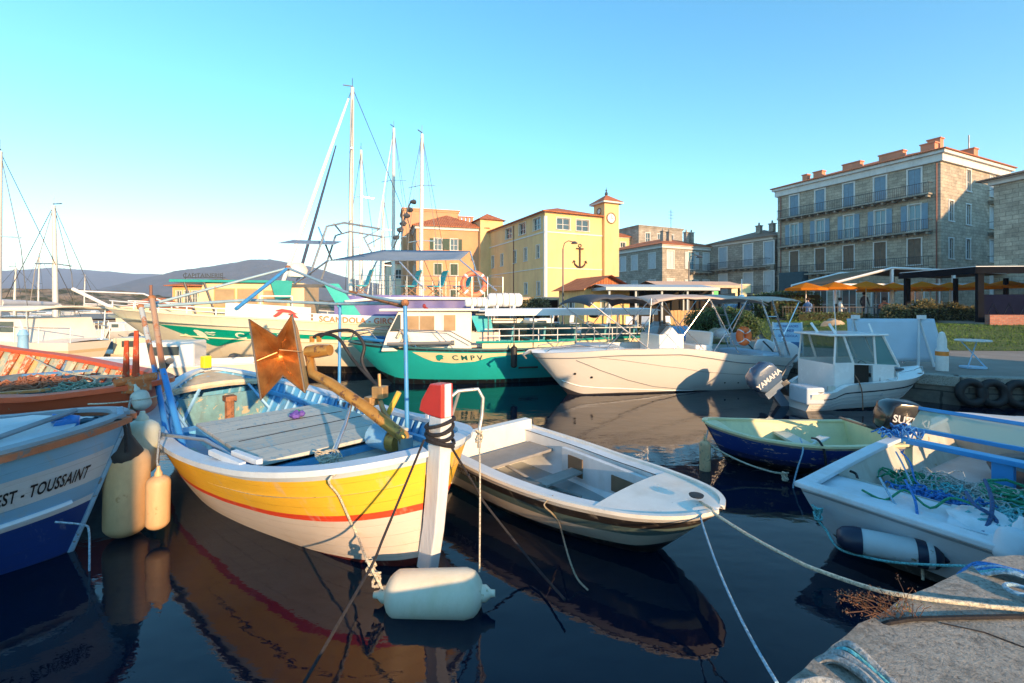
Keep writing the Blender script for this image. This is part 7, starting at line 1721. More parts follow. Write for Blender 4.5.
# ---------------------------------------------------------------- 11. cream excursion ship
a11 = Vector((.97,.24,0)).normalized()
X11 = boat_root('excursion_ship', 'large cream excursion ship with a green pennant and white head emblem on its bow', 'ship', (-12.15,13.7), a11, None)
L11 = 13.5
H11 = Hull(L11, [(0,.10),(.02,.5),(.07,1.0),(.16,1.6),(.3,2.0),(1,2.1)], [(0,2.05),(.3,1.78),(.6,1.55),(1,1.5)], [(0,-.2),(1,-.6)], e=(.85,.42,.3), rb=.19, em=.42)
CREAMH = (.76,.71,.56)
hm = hull_mat('cream_ship_paint', [(0,(.01,.01,.012)),(.315,CREAMH)], streak=(.60,.52,.36), rough=.4, var=.06)
H11.shell(70, 24).build('hull', hm, X11, smooth=60, weld=True)
GRN = M_('emerald_paint', (.0,.33,.23), .4, .08, 3, bmp=.03)
H11.patch([(.115,.835,.845),(.16,.70,.84),(.195,.585,.835),(.21,.57,.83),(.235,.61,.828),(.30,.70,.82),(.35,.745,.815),(.62,.755,.80),(.95,.755,.80)], -1, GRN, X11, 'green_pennant', off=.008, nt=90)
H11.text('C M P V', .30, .275, .715, -1, M_('cream_lettering', (.85,.82,.66), .5, .03, bmp=0), X11, stretch=1.35, off=.016)
# white head emblem with fluttering headband
def decal(pts, t0, v0, sc, name, m, off=.016):
    mb = MB(); out = []
    for x, y in pts:
        t = t0+x*sc/L11; p0 = H11.P(t, v0, -1); p1 = H11.P(t, v0+.05, -1); ln = (p1-p0).length/.05; v = v0+y*sc/ln; out.append(H11.P(t,v,-1)+H11.Nrm(t,v,-1)*off)
    mb.add(out, [tuple(range(len(pts)))]); return mb.build(name, m, X11, fixn=False)
EMB = M_('cream_lettering', (.85,.82,.66), .5, .03, bmp=0)
decal([(-.32,.36),(-.15,.46),(.10,.44),(.30,.30),(.38,.10),(.36,-.15),(.24,-.30),(.22,-.48),(.02,-.34),(-.06,-.26),(-.20,-.24),(-.26,-.10),(-.36,-.06),(-.28,.08)], .197, .735, .42, 'head_emblem', EMB)
decal([(.40,.24),(.60,.34),(.85,.30),(1.05,.36),(1.3,.30),(1.1,.24),(.88,.20),(.62,.24)], .197, .735, .42, 'headband_ribbon', EMB)
decal([(.40,.14),(.60,.18),(.85,.08),(1.15,.12),(.9,.0),(.62,.06)], .197, .735, .42, 'headband_ribbon', EMB)
H11.cap(.03,.05,.05,50).build('gunwale', M_('cream_rail', (.74,.66,.46), .5, .05), X11, smooth=40)
H11.deck(0,1,-.25,.05,30,.05).build('deck', M_('grey_green_deck', (.35,.40,.36), .7, .1), X11)
H11.line(.70, .02, .14, .9, 40, out=.01).build('rubbing_line', CRM, X11)
# triangular dark window motif at the bow
H11.patch([(.028,.30,.32),(.05,.34,.55),(.062,.33,.62),(.085,.33,.37)], -1, M_('dark_purple_decal', (.06,.035,.06), .4, .1), X11, 'bow_triangle', nt=16)
# bulwark rails
mb = MB()
for s_ in (-1,1):
    mb.tube([H11.P(t,1,s_)+Vector((0,-s_*.04,.24)) for t in H11.ts(24,.02,.9)], .02, 6); mb.tube([H11.P(t,1,s_)+Vector((0,-s_*.04,.13)) for t in H11.ts(24,.02,.9)], .014, 5)
    for t in np.linspace(.03,.9,16): p = H11.P(t,1,s_); mb.tube([p+Vector((0,-s_*.04,0)), p+Vector((0,-s_*.04,.25))], .018, 5)
mb.build('deck_railing', WHP, X11)
mb = MB(); mb.tube([(.1,0,2.05),(-.9,.0,2.62)], .05, 8); mb.build('bowsprit', WHP, X11)
mb = MB(); mb.tube([(-.82,0,2.56),(.95,-.1,2.48),(1.9,-.15,2.06)], .022, 5); mb.build('bow_frame', WHP, X11)
mb = MB(); mb.tube([(1.1,0,1.8),(1.1,0,2.75)], .04, 6); mb.build('stub_mast', M_('brown_mast', (.20,.09,.06), .6, .1), X11)
# white raised bulwark, wheelhouse, and side text
mb = MB(); mb.grid([[H11.P(t,1,-1)+Vector((0,.02,.02)), H11.P(t,1,-1)+Vector((0,.05,.42))] for t in H11.ts(10,.28,.445)]); o = mb.build('white_bulwark', M_('white_bulwark', (.78,.74,.68), .4, .04), X11); o.modifiers.new('t','SOLIDIFY').thickness = .05
for pts in ([(0,0),(.18,.06),(.42,.04),(.60,-.06),(.42,-.03),(.18,-.02)], [(-.05,-.14),(.10,-.02),(.22,-.03),(.12,-.12),(.02,-.17)], [(.34,-.06),(.5,-.03),(.64,-.16),(.5,-.14)]):
    mb = MB(); out = []
    for x, y in pts:
        t = .375+x*1.0/L11; p = H11.P(t,1,-1)+Vector((0,-.035,.27+y*1.1)); out.append(p)
    mb.add(out, [tuple(range(len(pts)))]); mb.build('red_emblem', M_('red_emblem', (.62,.05,.04), .5, .05), X11, fixn=False)
mb = MB(); mb.grid([[H11.P(t,1,-1)+Vector((0,.0,.0)), H11.P(t,1,-1)+Vector((0,.02,.24))] for t in H11.ts(10,.45,.80)]); o = mb.build('name_board', M_('white_bulwark', (.78,.74,.68), .4, .04), X11)
v, f = textdata('SCANDOLA - GIROLATA', .24, spacing=1.02); mb = MB(); tx0 = .462*L11
mb.add([(lambda P: P+Vector((0,-.03,.03+y)))(H11.P((tx0+x)/L11,1,-1)) for x, y in v], f); mb.build('lettering', M_('orange_lettering', (.72,.18,.06), .5, .05, bmp=0), X11, fixn=False)
CABX = M_('warm_cream_cabin', (.74,.56,.34), .5, .08, 3)
def house(x0, x1, hw, z0, z1, m, name, rake=.25, par=X11):
    mb = MB(); pr = [(x0,z0),(x1,z0),(x1,z1),(x0+rake,z1)]; mb.add([(x,-hw,z) for x,z in pr]+[(x,hw,z) for x,z in pr], [(0,1,2,3),(7,6,5,4)]+[(i,(i+1)%4,4+(i+1)%4,4+i) for i in range(4)]); return mb.build(name, m, par, bevel=.02)
_pre = set(o.name for o in kids(X11))
wh = house(4.2, 7.4, 1.3, 1.45, 3.0, CABX, 'wheelhouse', .5)
for (x0_,x1_,z0_,z1_) in ((5.0,5.5,2.3,2.8),(5.6,6.1,2.3,2.8),(6.3,6.9,1.6,2.75)):
    mb = MB(); mb.box(((x0_+x1_)/2,-1.304,(z0_+z1_)/2),(x1_-x0_+.06,.014,z1_-z0_+.06)); w2 = mb.build('window', M_('orange_frame', (.62,.33,.12), .5, .1), wh); mb = MB(); mb.box(((x0_+x1_)/2,-1.312,(z0_+z1_)/2),(x1_-x0_,.012,z1_-z0_)); mb.build('pane', M_('warm_pane', (.34,.24,.14), .12, .25, 2, bmp=0), w2)
mb = MB(); mb.prism([(3.9,-1.45),(3.9,1.45),(7.0,1.45),(7.0,-1.45)], 3.0, 3.07); mb.build('roof', TEAL, wh)
mb = MB(); mb.add([(6.5,-1.42,3.05),(7.1,-1.42,3.05),(7.05,-1.42,2.55),(6.65,-1.42,2.50)],[(0,1,2,3)]); o = mb.build('visor', TEAL, wh); o.modifiers.new('t','SOLIDIFY').thickness = .04
for x_ in (4.25,4.75): mb = MB(); mb.tube([(x_,-1.4,3.0),(x_+.35,-1.4,1.9)], .03, 6); mb.build('front_post', DKMETAL, wh)
mb = MB(); mb.box((7.55,-1.3,2.72),(1.1,.05,.10)); mb.build('dark_sunshade', DKMETAL, X11)
mb = MB(); mb.add([(8.0,-1.55,2.78),(8.42,-1.55,2.78),(9.15,-1.6,1.70),(8.62,-1.6,1.70)],[(0,1,2,3)]); o = mb.build('teal_gangway', M_('turquoise_panel', (.01,.40,.36), .4, .06), X11); o.modifiers.new('t','SOLIDIFY').thickness = .06
st_ = MB()
for k in range(2): st_.tube([(6.3+.85*k,-1.7,1.6),(6.3+.85*k,-1.7,2.4)], .022, 5)
st_.tube([(6.3,-1.7,2.4),(7.15,-1.7,2.4)], .022, 5); st_.build('door_frame', WHP, X11)
# purple-blue side curtain and white roof with the sun deck
mb = MB(); mb.grid([[Vector((x,-1.62+.02*math.sin(x*9),1.66)), Vector((x,-1.62+.015*math.sin(x*9+1),2.40+.05*math.sin(x*.8)))] for x in np.linspace(8.3,12.6,60)]); o = mb.build('side_curtain', M_('purple_blue_curtain', (.10,.10,.30), .55, .12, 2, bmp=.1), X11, smooth=60)
mb = MB(); mb.grid([[Vector((x,y_,2.52+.10*math.sin(min(1,max(0,(x-8.6)/1.4))*math.pi/2)-.04)) for y_ in np.linspace(-1.75,1.75,6)] for x in np.linspace(8.6,13.6,14)]); o = mb.build('sun_deck', M_('white_roof', (.74,.73,.72), .4, .05), X11, smooth=50); o.modifiers.new('t','SOLIDIFY').thickness = .08
mb = MB()
for s_ in (-1,1):
    for zz in (2.95,3.25): mb.tube([(8.9,s_*1.65,zz),(13.5,s_*1.65,zz)], .009, 5)
    for x_ in np.linspace(8.9,13.5,10): mb.tube([(x_,s_*1.65,2.6),(x_,s_*1.65,3.25)], .010, 5)
mb.build('sun_deck_railing', STEEL, X11)
# grey awning over the sun deck on leaning poles
mb = MB(); Pc = [(8.1,-1.4,3.50),(12.1,-1.5,3.60),(12.9,1.6,4.25),(9.6,1.6,4.20)]
rows = []
for i in range(11):
    r = []
    for k in range(9):
        u_, v_ = i/10, k/8; p = (Vector(Pc[0])*(1-u_)+Vector(Pc[1])*u_)*(1-v_)+(Vector(Pc[3])*(1-u_)+Vector(Pc[2])*u_)*v_; p.z -= .16*math.sin(math.pi*u_)*math.sin(math.pi*v_); r.append(p)
    rows.append(r)
mb.grid(rows); o = mb.build('grey_awning', M_('blue_grey_sailcloth', (.20,.26,.33), .8, .12, 2), X11, smooth=60); o.modifiers.new('t','SOLIDIFY').thickness = .015
for (p_, q_) in (((8.1,-1.4,3.5),(6.9,-1.3,2.6)),((12.1,-1.5,3.6),(13.3,-1.6,2.6)),((8.2,-1.4,3.52),(7.4,1.2,4.9)),((10.2,-1.45,3.5),(11.0,-1.6,2.6)),((12.9,1.6,4.25),(13.4,1.6,2.6)),((9.6,1.6,4.2),(8.8,1.6,2.6))):
    mb = MB(); mb.tube([p_, q_], .03, 6); mb.build('awning_pole', STEEL, X11)
# second small grey awning farther forward, radar arch
mb = MB(); mb.grid([[Vector((x,y_,4.22+.18*y_)) for y_ in (-1.0,0,1.0)] for x in (6.6,7.4,8.2)]); o = mb.build('small_awning', M_('blue_grey_sailcloth', (.20,.26,.33), .8, .12, 2), X11); o.modifiers.new('t','SOLIDIFY').thickness = .015
mb = MB()
for s_ in (-1,1): mb.tube([(7.5,s_*1.1,3.0),(8.0,s_*1.0,4.6),(8.5,s_*.9,4.75),(9.6,s_*.9,4.6),(9.1,s_*.9,4.3),(9.3,s_*.9,3.9)], .035, 6)
mb.tube([(8.2,-1,4.7),(8.2,1,4.7)], .03, 6); mb.build('radar_arch', M_('grey_arch', (.25,.28,.32), .4, .1, metal=.4), X11)
mb = MB(); mb.tube([(10.0,.9,4.2),(10.6,.9,5.9)], .03, 6)
for k in range(6): mb.blob((10.1+.12*k,.9+.1*(-1)**k,4.6+.26*k),(.13,.11,.09),8,6,.3,seed=k)
mb.build('lamp_mast', DKMETAL, X11)
mb = MB(); mb.lathe([(0,0),(.32,0),(.32,.25),(.2,.45),(0,.5)], (6.9,.3,3.07), 14); mb.build('funnel', M_('white_bulwark', (.78,.74,.68), .4, .04), X11, smooth=40)
for o in kids(X11):
    if o.name not in _pre:
        o.location.x -= 1.7
        if o.name.split('.')[0] in ('sun_deck', 'sun_deck_railing', 'wheelhouse', 'front_post'): o.location.z -= .20
# deck chairs
def dchair():
    rt = thing('deck_chair', 'x', 'deck chair', (0,0,0), 0, 'blue deck chairs on the upper deck')
    q = MB(); q.box((0,0,.32),(.42,.44,.03)); q.build('seat', M_('turquoise_fabric', (.01,.38,.46), .6, .1), rt); q = MB(); q.box((.28,0,.60),(.04,.46,.52), ry=.35); q.build('backrest', M_('turquoise_fabric', (.01,.38,.46), .6, .1), rt)
    for s_ in (-1,1): q = MB(); q.tube([(-.2,s_*.23,0),(.2,s_*.23,.34),(.35,s_*.23,.8)], .014, 5); q.tube([(.25,s_*.23,0),(-.2,s_*.23,.33)], .014, 5); q.build('leg', M_('brown_frame', (.28,.15,.08), .6, .1), rt)
    return rt
dc = dchair()
dl = ['leftmost turquoise deck chair behind the radar arch','turquoise deck chair under the left end of the grey awning','turquoise deck chair under the middle of the grey awning','rightmost turquoise deck chair near the lifebuoy']
for i, x_ in enumerate((7.3,8.8,9.65,10.5)):
    o = dc if i == 0 else copy_tree(dc); p = Matrix.Translation(X11.location) @ Matrix.Rotation(heading(a11),4,'Z') @ Vector((x_,-1.1,2.42)); o.location = p; o.rotation_euler.z = heading(a11)+math.pi*.1; o['label'] = dl[i]
lifebuoy('red orange ring lifebuoy on the upper deck railing', px(474,284,14.9), .2, .36, .085, M_('lifebuoy_red', (.80,.20,.10), .5, .08))

# ---------------------------------------------------------------- 12. sailing yachts
def yacht(stem, a, L_, mast_h, label, mast_t=.42, boom=True, furled=True, cover=None, n=26):
    r = boat_root('sailing_yacht', label, 'yacht', stem, a, 'sailing yachts moored in the marina')
    s_ = L_/10
    h = Hull(L_, [(0,.04),(.05,.35*s_),(.2,1.0*s_),(.5,1.6*s_),(.8,1.45*s_),(1,1.0*s_)], [(0,1.35*s_),(.5,1.05*s_),(1,1.0*s_)], [(0,-.2),(1,-.25)], e=(.9,.45,.4), rb=.10, em=.5)
    h.shell(24,10).build('hull', WHITE, r, smooth=60, weld=True); h.deck(0,1,0,.06).build('deck', M_('cream_deck', (.66,.62,.54), .6, .05), r)
    mb = MB(); rows = []
    for x_, w_, z_ in ((.26,.25,0),(.30,.55,.30),(.45,.85,.48),(.62,.9,.52),(.66,.85,.45),(.665,.8,0)): rows.append([Vector((L_*x_, w_*s_*c_, h.Z(x_)+z_*s_*q_)) for c_, q_ in ((-1,0),(-.9,.8),(-.5,1),(0,1.05),(.5,1),(.9,.8),(1,0))])
    mb.grid(rows); cb = mb.build('coachroof', WHITE, r, smooth=50)
    mb = MB()
    for sd in (-1,1): mb.add([(L_*.34,sd*.80*s_,h.Z(.4)+.16*s_),(L_*.58,sd*.90*s_,h.Z(.4)+.18*s_),(L_*.58,sd*.86*s_,h.Z(.4)+.36*s_),(L_*.38,sd*.74*s_,h.Z(.4)+.34*s_)], [(0,1,2,3)])
    mb.build('cabin_window', GLW, cb)
    mz = h.Z(.4)+.4*s_; mx = L_*mast_t
    mb = MB(); mb.tube([(mx,0,mz-.6),(mx+.05,0,mz+mast_h*.5),(mx+.12,0,mz+mast_h)], [.15*s_,.135*s_,.10*s_], 8); m_ = mb.build('mast', M_('pale_mast', (.66,.64,.58), .45, .08, metal=.1), r, smooth=60)
    for f_ in ((.42,.72) if mast_h > 9 else (.52,)): q = MB(); q.tube([(mx+.12,-.95*s_,mz+mast_h*f_-.05),(mx,0,mz+mast_h*f_),(mx+.12,.95*s_,mz+mast_h*f_-.05)], .028, 5); q.build('spreader', STEEL, m_)
    q = MB(); q.tube([(mx+.12,0,mz+mast_h),(mx+.12,0,mz+mast_h+.5)], .015, 4); q.box((mx-.1,0,mz+mast_h+.08),(.5,.04,.04)); q.build('wind_vane', DKMETAL, m_)
    if boom:
        q = MB(); q.tube([(mx,0,mz+.75),(mx+L_*.36,0,mz+.85)], [.08*s_,.07*s_], 7); q.build('boom', m_.data.materials[0], r)
        q = MB(); q.tube([(mx+.1,0,mz+1.02),(mx+L_*.15,0,mz+1.0),(mx+L_*.34,0,mz+.98)], [.20*s_,.16*s_,.09*s_], 9); q.build('furled_mainsail', cover or M_('sail_cover', (.50,.52,.55), .8, .1), r, smooth=60)
    wires = MB(); top = (mx+.12,0,mz+mast_h)
    for sd in (-1,1): wires.tube([top,(mx+.12,sd*.95*s_,mz+mast_h*.45),(mx+.2,sd*1.3*s_,h.Z(.4))], .017, 4)
    wires.tube([top,(L_*.985,0,h.Z(1))], .017, 4); wires.tube([top,(.1,0,h.Z(0))], .017, 4); wires.build('rigging', DKMETAL, r)
    if furled == 3:
        q = MB(); q.tube([Vector((.25,0,h.Z(0)+.3)).lerp(Vector(top),k/10*.95) for k in range(11)], [.07,.10,.11,.11,.11,.10,.10,.09,.08,.07,.05], 6); q.build('furled_jib', M_('furled_white', (.68,.68,.66), .8, .05), r, smooth=60)
        q = MB(); q.tube([Vector((1.0,0,h.Z(.1)+.3)).lerp(Vector(top),k/8*.74) for k in range(9)], [.05,.07,.08,.08,.075,.07,.06,.05,.03], 6); q.build('furled_staysail', M_('furled_navy', (.05,.07,.12), .8, .1), r, smooth=60)
    elif furled: q = MB(); q.tube([Vector((.25,0,h.Z(0)+.3)).lerp(Vector(top),k/10*.93) for k in range(11)], [.03,.05,.055,.055,.05,.05,.045,.04,.035,.03,.02], 6); q.build('furled_jib', M_('furled_navy', (.05,.07,.12), .8, .1) if furled == 2 else M_('furled_white', (.68,.68,.66), .8, .05), r, smooth=60)
    q = MB()
    for sd in (-1,1):
        q.tube([h.P(t,1,sd)+Vector((0,-sd*.05,.55*s_)) for t in h.ts(14,.04,.98)], .012, 4)
        for t in np.linspace(.05,.97,9): p = h.P(t,1,sd); q.tube([p+Vector((0,-sd*.05,0)),p+Vector((0,-sd*.05,.56*s_))], .013, 4)
    q.build('guard_rails', STEEL, r)
    return r
def atm(xm, Yd, L_, a, t=.42): p = px(xm,0,Yd); a = Vector(a).normalized(); return (p.x-a.x*L_*t, Yd-a.y*L_*t), a
for (xm, ytop, Yd, L_, av, lb, fu) in (
    (350, 88, 24.0, 9.5, (.95,.3,0), 'yacht with the tallest cream mast and a dark furled sail', 3),
    (361, 150, 30.0, 8.5, (-.3,1,0), 'yacht whose mast stands just right of the tallest mast', 1),
    (393, 128, 30.5, 9.5, (.2,1,0), 'yacht with slim mast between the tallest mast and the villa', 1),
    (421, 134, 26.0, 9.0, (.3,1,0), 'yacht whose cream mast crosses the orange villa', 0),
    (383, 196, 35.0, 8.5, (-.2,1,0), 'distant yacht with a short mast left of the villa', 1)):
    st_, a_ = atm(xm, Yd, L_, av); mh = H+(HZ-ytop)/F*Yd - (1.05*L_/10+.4*L_/10); yacht(st_, a_, L_, mh, lb, furled=fu)
NAVYC = M_('navy_sail_cover', (.02,.035,.14), .8, .1)
# left marina
st_, a_ = atm(3,18.5,8.0,(-.12,1,0),.45); yacht(st_, a_, 8.0, H+(HZ-152)/F*18.5-1.2, 'white yacht with a tall mast at the far left edge', furled=2)
st_, a_ = atm(52,21,7.5,(-.95,.2,0),.45); yacht(st_, a_, 7.5, H+(HZ-205)/F*21-1.15, 'white yacht with navy sail cover and a shorter mast at the left', cover=NAVYC, furled=0)
for (xm, yt, Yd, lb) in ((14,268,42,'small distant yacht with a mast between the two left masts'),(38,272,60,'distant yacht mast left of the second left mast'),(84,288,70,'farthest tiny yacht in front of the rocky headland')):
    st_, a_ = atm(xm,Yd,7,( .9,.3,0)); yacht(st_, a_, 7.0, H+(HZ-yt)/F*Yd-1.0+(2 if Yd>50 else 0), lb, furled=0)
# big white motor cruiser with a pale bimini at the left, small boats in front of it
a13 = Vector((-.985,.17,0)).normalized()
Z13 = boat_root('motor_cruiser', 'white motor cruiser with long cream canopy at the left edge', 'motorboat', (px(78,0,13.2).x,13.6), a13, None)
H13 = Hull(8.5, [(0,.6),(.1,.95),(.5,1.3),(1,1.2)], [(0,1.05),(.5,1.2),(1,1.35)], [(0,-.1),(1,-.3)], e=(.4,.4,.35), rb=.04)
H13.shell(30,12).build('hull', hull_mat('cruiser_paint', [(0,(.05,.05,.05)),(.22,(.70,.64,.52)),(.72,(.62,.50,.32)),(.80,(.72,.70,.66))], var=.05), Z13, smooth=60, weld=True); H13.deck(0,1,0,.04).build('deck', WHITE, Z13)
w3 = house(.9, 6.5, .95, 1.05, 1.75, WHITE, 'cabin', .3, Z13)
mb = MB(); mb.box((3.7,.955,1.52),(4.6,.014,.30)); mb.build('dark_window', GLW, w3); mb = MB(); mb.box((3.7,-.955,1.52),(4.6,.014,.30)); mb.build('dark_window', GLW, w3)
mb = MB(); mb.grid([[Vector((x,y_,2.02+.10*(1-(y_/1.1)**2))) for y_ in np.linspace(-1.1,1.1,7)] for x in (.6,3,6)]); o = mb.build('canopy', M_('cream_canopy', (.72,.66,.56), .7, .05), Z13, smooth=50); o.modifiers.new('t','SOLIDIFY').thickness = .05
for x_ in (.8,2.6,4.4): 
    for s_ in (-1,1): mb = MB(); mb.tube([(x_,s_*1.0,1.1),(x_,s_*1.05,2.03)], .02, 5); mb.build('canopy_post', STEEL, Z13)
mb = MB()
for s_ in (-1,1):
    mb.tube([H13.P(t,1,s_)+Vector((0,-s_*.06,.42)) for t in (0,.1,.3,.6)], .014, 4)
    for t in (.0,.08,.16,.24,.32,.4,.5): p = H13.P(t,1,s_); mb.tube([p+Vector((0,-s_*.06,0)),p+Vector((0,-s_*.06,.43))], .012, 4)
mb.build('stern_rail', STEEL, Z13)
def small_boat(stem, a, L_, lb, colr, inside, cab=False, sheer=.5, motor=True):
    a = Vector(a).normalized(); r = boat_root('small_boat', lb, 'boat', stem, a, 'small boats in the left basin')
    h = Hull(L_, [(0,.04),(.05,.25),(.2,.55),(.5,.75),(1,.68)], [(0,sheer*1.25),(.5,sheer),(1,sheer*1.02)], [(0,-.1),(1,-.15)], e=(.9,.38,.3), rb=.1)
    h.shell(24,10).build('hull', colr, r, smooth=60, weld=True); h.cap(.02,.05,.03,24).build('gunwale', inside, r)
    h.deck(0,.3,0,.03).build('foredeck', inside, r); l, f = h.inner(.05,.08,.28,.96,12); l.build('lining', inside, r); f.build('floor', inside, r)
    mb = MB(); mb.box((L_*.6,0,sheer*.75),(.25,1.25,.04)); mb.build('thwart', inside, r)
    if cab: q = MB(); q.bx(L_*.3,L_*.58,-.45,.45,sheer*.6,sheer+.55); cb = q.build('cuddy', inside, r, bevel=.05); [MB().box((L_*.44,s_*.455,sheer+.35),(.5,.01,.2)).build('window', GLW, cb) for s_ in (-1,1)]
    if motor: outboard(r, (L_,0,sheer), math.pi, R(-20), DKMETAL, .8)
    return r
small_boat((px(62,0,11).x,11.2), (1,.25,0), 3.4, 'small boat with yellow bow left of the orange roofed shed', M_('yellow_hull', (.72,.52,.14), .45, .1), M_('cream_inside', (.66,.62,.5), .5, .1))
small_boat((px(78,0,15).x,15.2), (1,.15,0), 3.8, 'cream cuddy boat behind the yellow bowed boat', M_('cream_hull', (.68,.64,.52), .45, .1), M_('cream_inside', (.66,.62,.5), .5, .1), True)
small_boat((px(105,0,18).x,18), (-1,.1,0), 4.0, 'white skiff with orange cover in the left basin', WHITE, M_('orange_cover', (.72,.22,.06), .6, .1), True)
small_boat((px(20,0,20).x,20), (1,.1,0), 4.4, 'grey hulled boat behind the white motor cruiser', M_('grey_hull', (.4,.42,.42), .5, .1), WHITE, True)
small_boat((px(112,0,11.0).x,10.3), (.95,.3,0), 3.9, 'white boat with navy stripe under the cream ship bow', hull_mat('navy_stripe_hull', [(0,(.6,.6,.58)),(.42,(.02,.03,.09)),(.78,(.70,.68,.62))]), WHITE, True, sheer=.75)
small_boat((px(150,0,27).x,27), (-1,.2,0), 4.5, 'distant pale boat near the harbour office quay', WHITE, WHITE, True)
# navy stripe cabin windows
# dark hedge of masts behind canopy: distant launches at the kiosk quay
small_boat((px(560,0,17.5).x,17.5), (1,.2,0), 4.2, 'white launch lying behind the awning of the teal boat', WHITE, WHITE, True, sheer=.8)['group'] = 'launches behind the teal boat'
small_boat((px(500,0,22).x,22), (1,.3,0), 4.5, 'white launch farther back, left of the anchor wall', WHITE, WHITE, True, sheer=.9)['group'] = 'launches behind the teal boat'

# gear lying in the old red boat
l3, r3 = Rb.location, Rb.rotation_euler.z
tangle('fishing_net', 'rust coloured net heap in the middle of the old red boat', (2.6,.1,.93), .6,.45,.14, 34, .012, rope_mat('rust_net', (.42,.16,.08)), 31, l3, r3, 'net', wild=1.3)
tangle('fishing_net', 'faded green net heap at the bow of the old red boat', (1.3,-.1,.93), .35,.3,.12, 26, .011, rope_mat('faded_green_net', (.24,.34,.26)), 32, l3, r3, 'net', wild=1.2)
for i, (x_, y_, z_, rz_, lb) in enumerate(((3.3,-.65,1.04,.2,'peeling blue board lying in the old red boat'),(2.2,-.75,1.03,-.1,'bare grey board lying in the old red boat'),(1.7,.45,1.03,.35,'short orange board lying in the old red boat'))):
    mb = MB(); mb.box((x_,y_,z_), (1.3-.25*i,.12,.03), rz=rz_, ry=.08); tag(mb.build('loose_board', M_(['board_blue','board_grey','board_orange'][i], [(.10,.26,.50),(.36,.36,.32),(.55,.22,.07)][i], .7, .2, 5, wear=(.42,.38,.28), wamt=.56), loc=l3, rz=r3), lb, 'board')
# ============================================================ NEAR QUAY DETAILS
# rope turns over the quay end at the bottom
cen = Vector((1.20,1.52,QZ))
rn = random.Random(12)
for i, (m_, lb, off) in enumerate(((ROPEG,'thick grey rope turned over the near quay end, outermost turn',0.0),(ROPEG,'thick grey rope turn beside the cyan one on the quay end',.045),(ROPEC,'cyan rope turn between the grey turns on the quay end',.085),(ROPEG,'inner thick grey rope turn on the quay end',.12))):
    pts = [(1.24+off*.8,1.90+off*.4,QZ-.2),(1.26+off*.8,1.89+off*.4,QZ-.04),(1.31+off*.8,1.86+off*.3,QZ+.025+.01*i),(1.36+off*.7,1.78,QZ+.035),(1.38+off*.7,1.66,QZ+.02),(1.42+off*.6,1.5,QZ+.02),(1.46+off*.6,1.2,QZ+.02)]
    P = [Vector(p) for p in pts]; Q = []
    for k in range(len(P)-1):
        for j in range(5):
            t = j/5; p0 = P[max(0,k-1)]; p3 = P[min(len(P)-1,k+2)]; Q.append(.5*((2*P[k])+(P[k+1]-p0)*t+(2*p0-5*P[k]+4*P[k+1]-p3)*t*t+(3*P[k]-p0-3*P[k+1]+p3)*t**3))
    rope(lb, Q, .017 if i != 2 else .010, m_)
rope('thick grey rope lying in a curve at the bottom edge of the quay', [Vector(p) for p in ((1.05,1.78,QZ-.12),(1.07,1.75,QZ+.0),(1.12,1.73,QZ+.03),(1.19,1.74,QZ+.03),(1.26,1.70,QZ+.03),(1.30,1.6,QZ+.03),(1.33,1.3,QZ+.03))], .02, ROPEG)
# blue rope bundle at the right
for k in range(6):
    rr_ = .02*k; m_ = ROPEB if k in (0,1,3) else (ROPEL if k in (2,5) else ROPEC)
    pts = [Vector((2.60-rr_*.5,2.66-rr_*.8,QZ-.12+.012*k)), Vector((2.62-rr_*.5,2.58-rr_*1.0,QZ+.0)), Vector((2.66-rr_*.4,2.52-rr_*1.4,QZ+.03+.008*k)), Vector((2.74,2.46-rr_*1.8,QZ+.03)), Vector((2.9,2.38-rr_*2.2,QZ+.02)), Vector((3.5,2.25-rr_*3,QZ+.02))]
    rope(['blue rope nearest the quay edge in the bundle at the right','bright blue rope second in the bundle at the right','pale blue rope in the middle of the quay bundle','blue rope crossing behind the middle of the quay bundle','cyan rope in the quay bundle at the right','outer pale blue rope of the quay bundle at the right'][k], pts, .011, m_)
mb = MB()
for k in range(2): c_ = Vector((2.56+.02*k,2.30-.08*k,QZ+.02)); mb.tube([c_+Vector((.05*math.cos(a),.045*math.sin(a),.01)) for a in [2*math.pi*i/14 for i in range(14)]], .011, 6, closed=True)
tag(mb.build('rope_loop', ROPEL, smooth=60), 'small pale blue rope loop on the concrete at the right edge', 'rope')
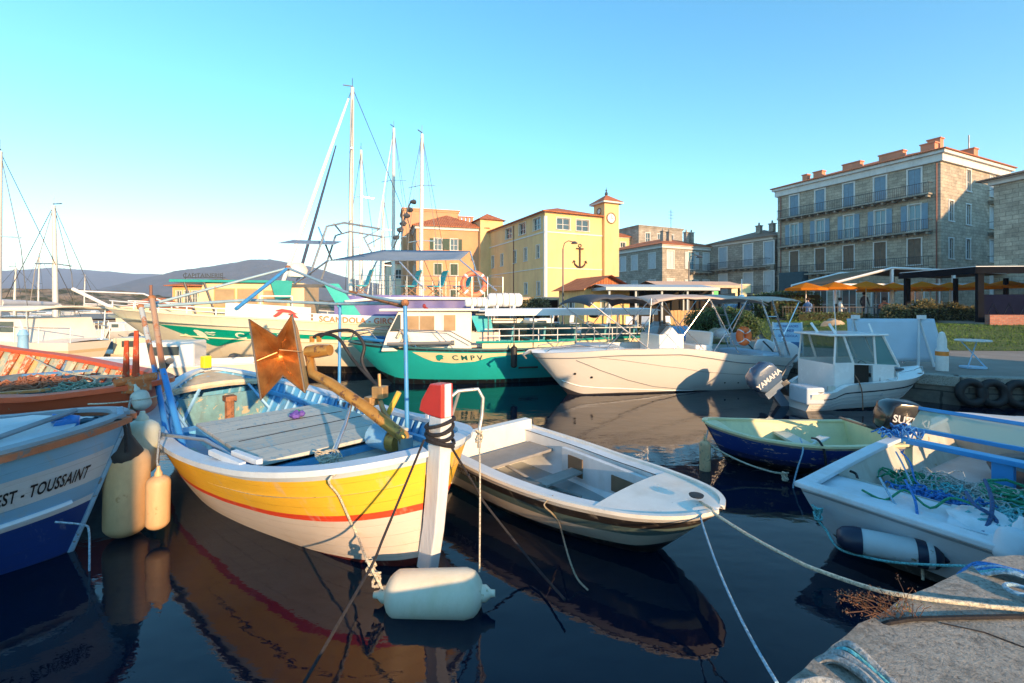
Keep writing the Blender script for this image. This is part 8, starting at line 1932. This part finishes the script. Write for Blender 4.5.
# dry plant growing from the joint
r = thing('dry_weed', 'reddish dry weed growing from the quay joint with a small green sprig', 'plant', (1.74,2.17,QZ), 0)
rn = random.Random(4); DW = M_('dry_red_stems', (.13,.07,.045), .9, .3, 20); DL = leaf_mat('dry_red_leaves', (.10,.045,.025), (.30,.15,.07))
st_ = MB(); lf = MB(); gl_ = MB()
for k in range(46):
    b0 = Vector((rn.uniform(-.06,.18), rn.uniform(-.05,.05), 0)); d_ = Vector((rn.uniform(-.17,.08), rn.uniform(-.05,.10), rn.uniform(.02,.10))); p = [b0, b0+d_*.5+Vector((0,0,.02)), b0+d_]
    st_.tube(p, .0016, 4)
    tgt = gl_ if b0.x > .13 and k % 2 else lf
    for j in range(14):
        c_ = p[2]+Vector((rn.uniform(-.022,.022), rn.uniform(-.022,.022), rn.uniform(-.012,.014))); a_ = Vector((rn.uniform(-1,1),rn.uniform(-1,1),rn.uniform(-.4,1))).normalized()*rn.uniform(.004,.009); b_ = a_.cross(Vector((.3,.5,1))).normalized()*.003
        tgt.add([c_-a_,c_+b_,c_+a_,c_-b_], [(0,1,2,3)])
st_.build('stems', DW, r); lf.build('dry_heads', DL, r, fixn=False); gl_.build('green_sprig', leaf_mat('green_sprig', (.10,.16,.02), (.40,.40,.05)), r, fixn=False)
# ---- unseen sheds added outside the view to shade the near boats
def shed(label, X, Y, ang, w_, d_, h_):
    B = Bldg('shade_shed', label, X, Y, ang, w_, d_, QZ, QZ+h_, 'shed'); B.win('E', d_*.3, .0+.3, 1.9 if h_ > 2.2 else 1.1, .8, 'closed'); B.win('E', d_*.7, .8, 1.5 if h_ > 1.7 else 1.2, .7, 'glass'); B.walls(WPL); B.hip(.3, .15, TILE, 'B'); return B
shed('unseen white plastered shed added right of the camera to shade the net boat', 5.6, -1.5, 32, 2.0, 2.7, 2.15)
shed('unseen tall white shed added behind the camera to shade the lettered boat', 1.65, -8.3, 32, 2.2, 2.3, 3.75)
shed('unseen long white shed added far right of the camera to shade the cabin boat', 12.0, 0.0, 32, 3.0, 8.5, 4.9)

# ============================================================ HAZE
m, t, b = newmat('sea_haze'); t.nodes.remove(b); pv = N(t, 'ShaderNodeVolumePrincipled'); pv.inputs['Color'].default_value = (.58,.72,1,1); pv.inputs['Density'].default_value = 0.00034; pv.inputs['Anisotropy'].default_value = 0.0
t.links.new(pv.outputs[0], t.nodes['Material Output'].inputs['Volume'])
mb = MB(); mb.bx(-3600,3600,-300,3600,-6,200); tag(mb.build('haze', m), 'thin blue evening haze over the bay', 'haze', kind='stuff')
SC.cycles.volume_bounces = 0
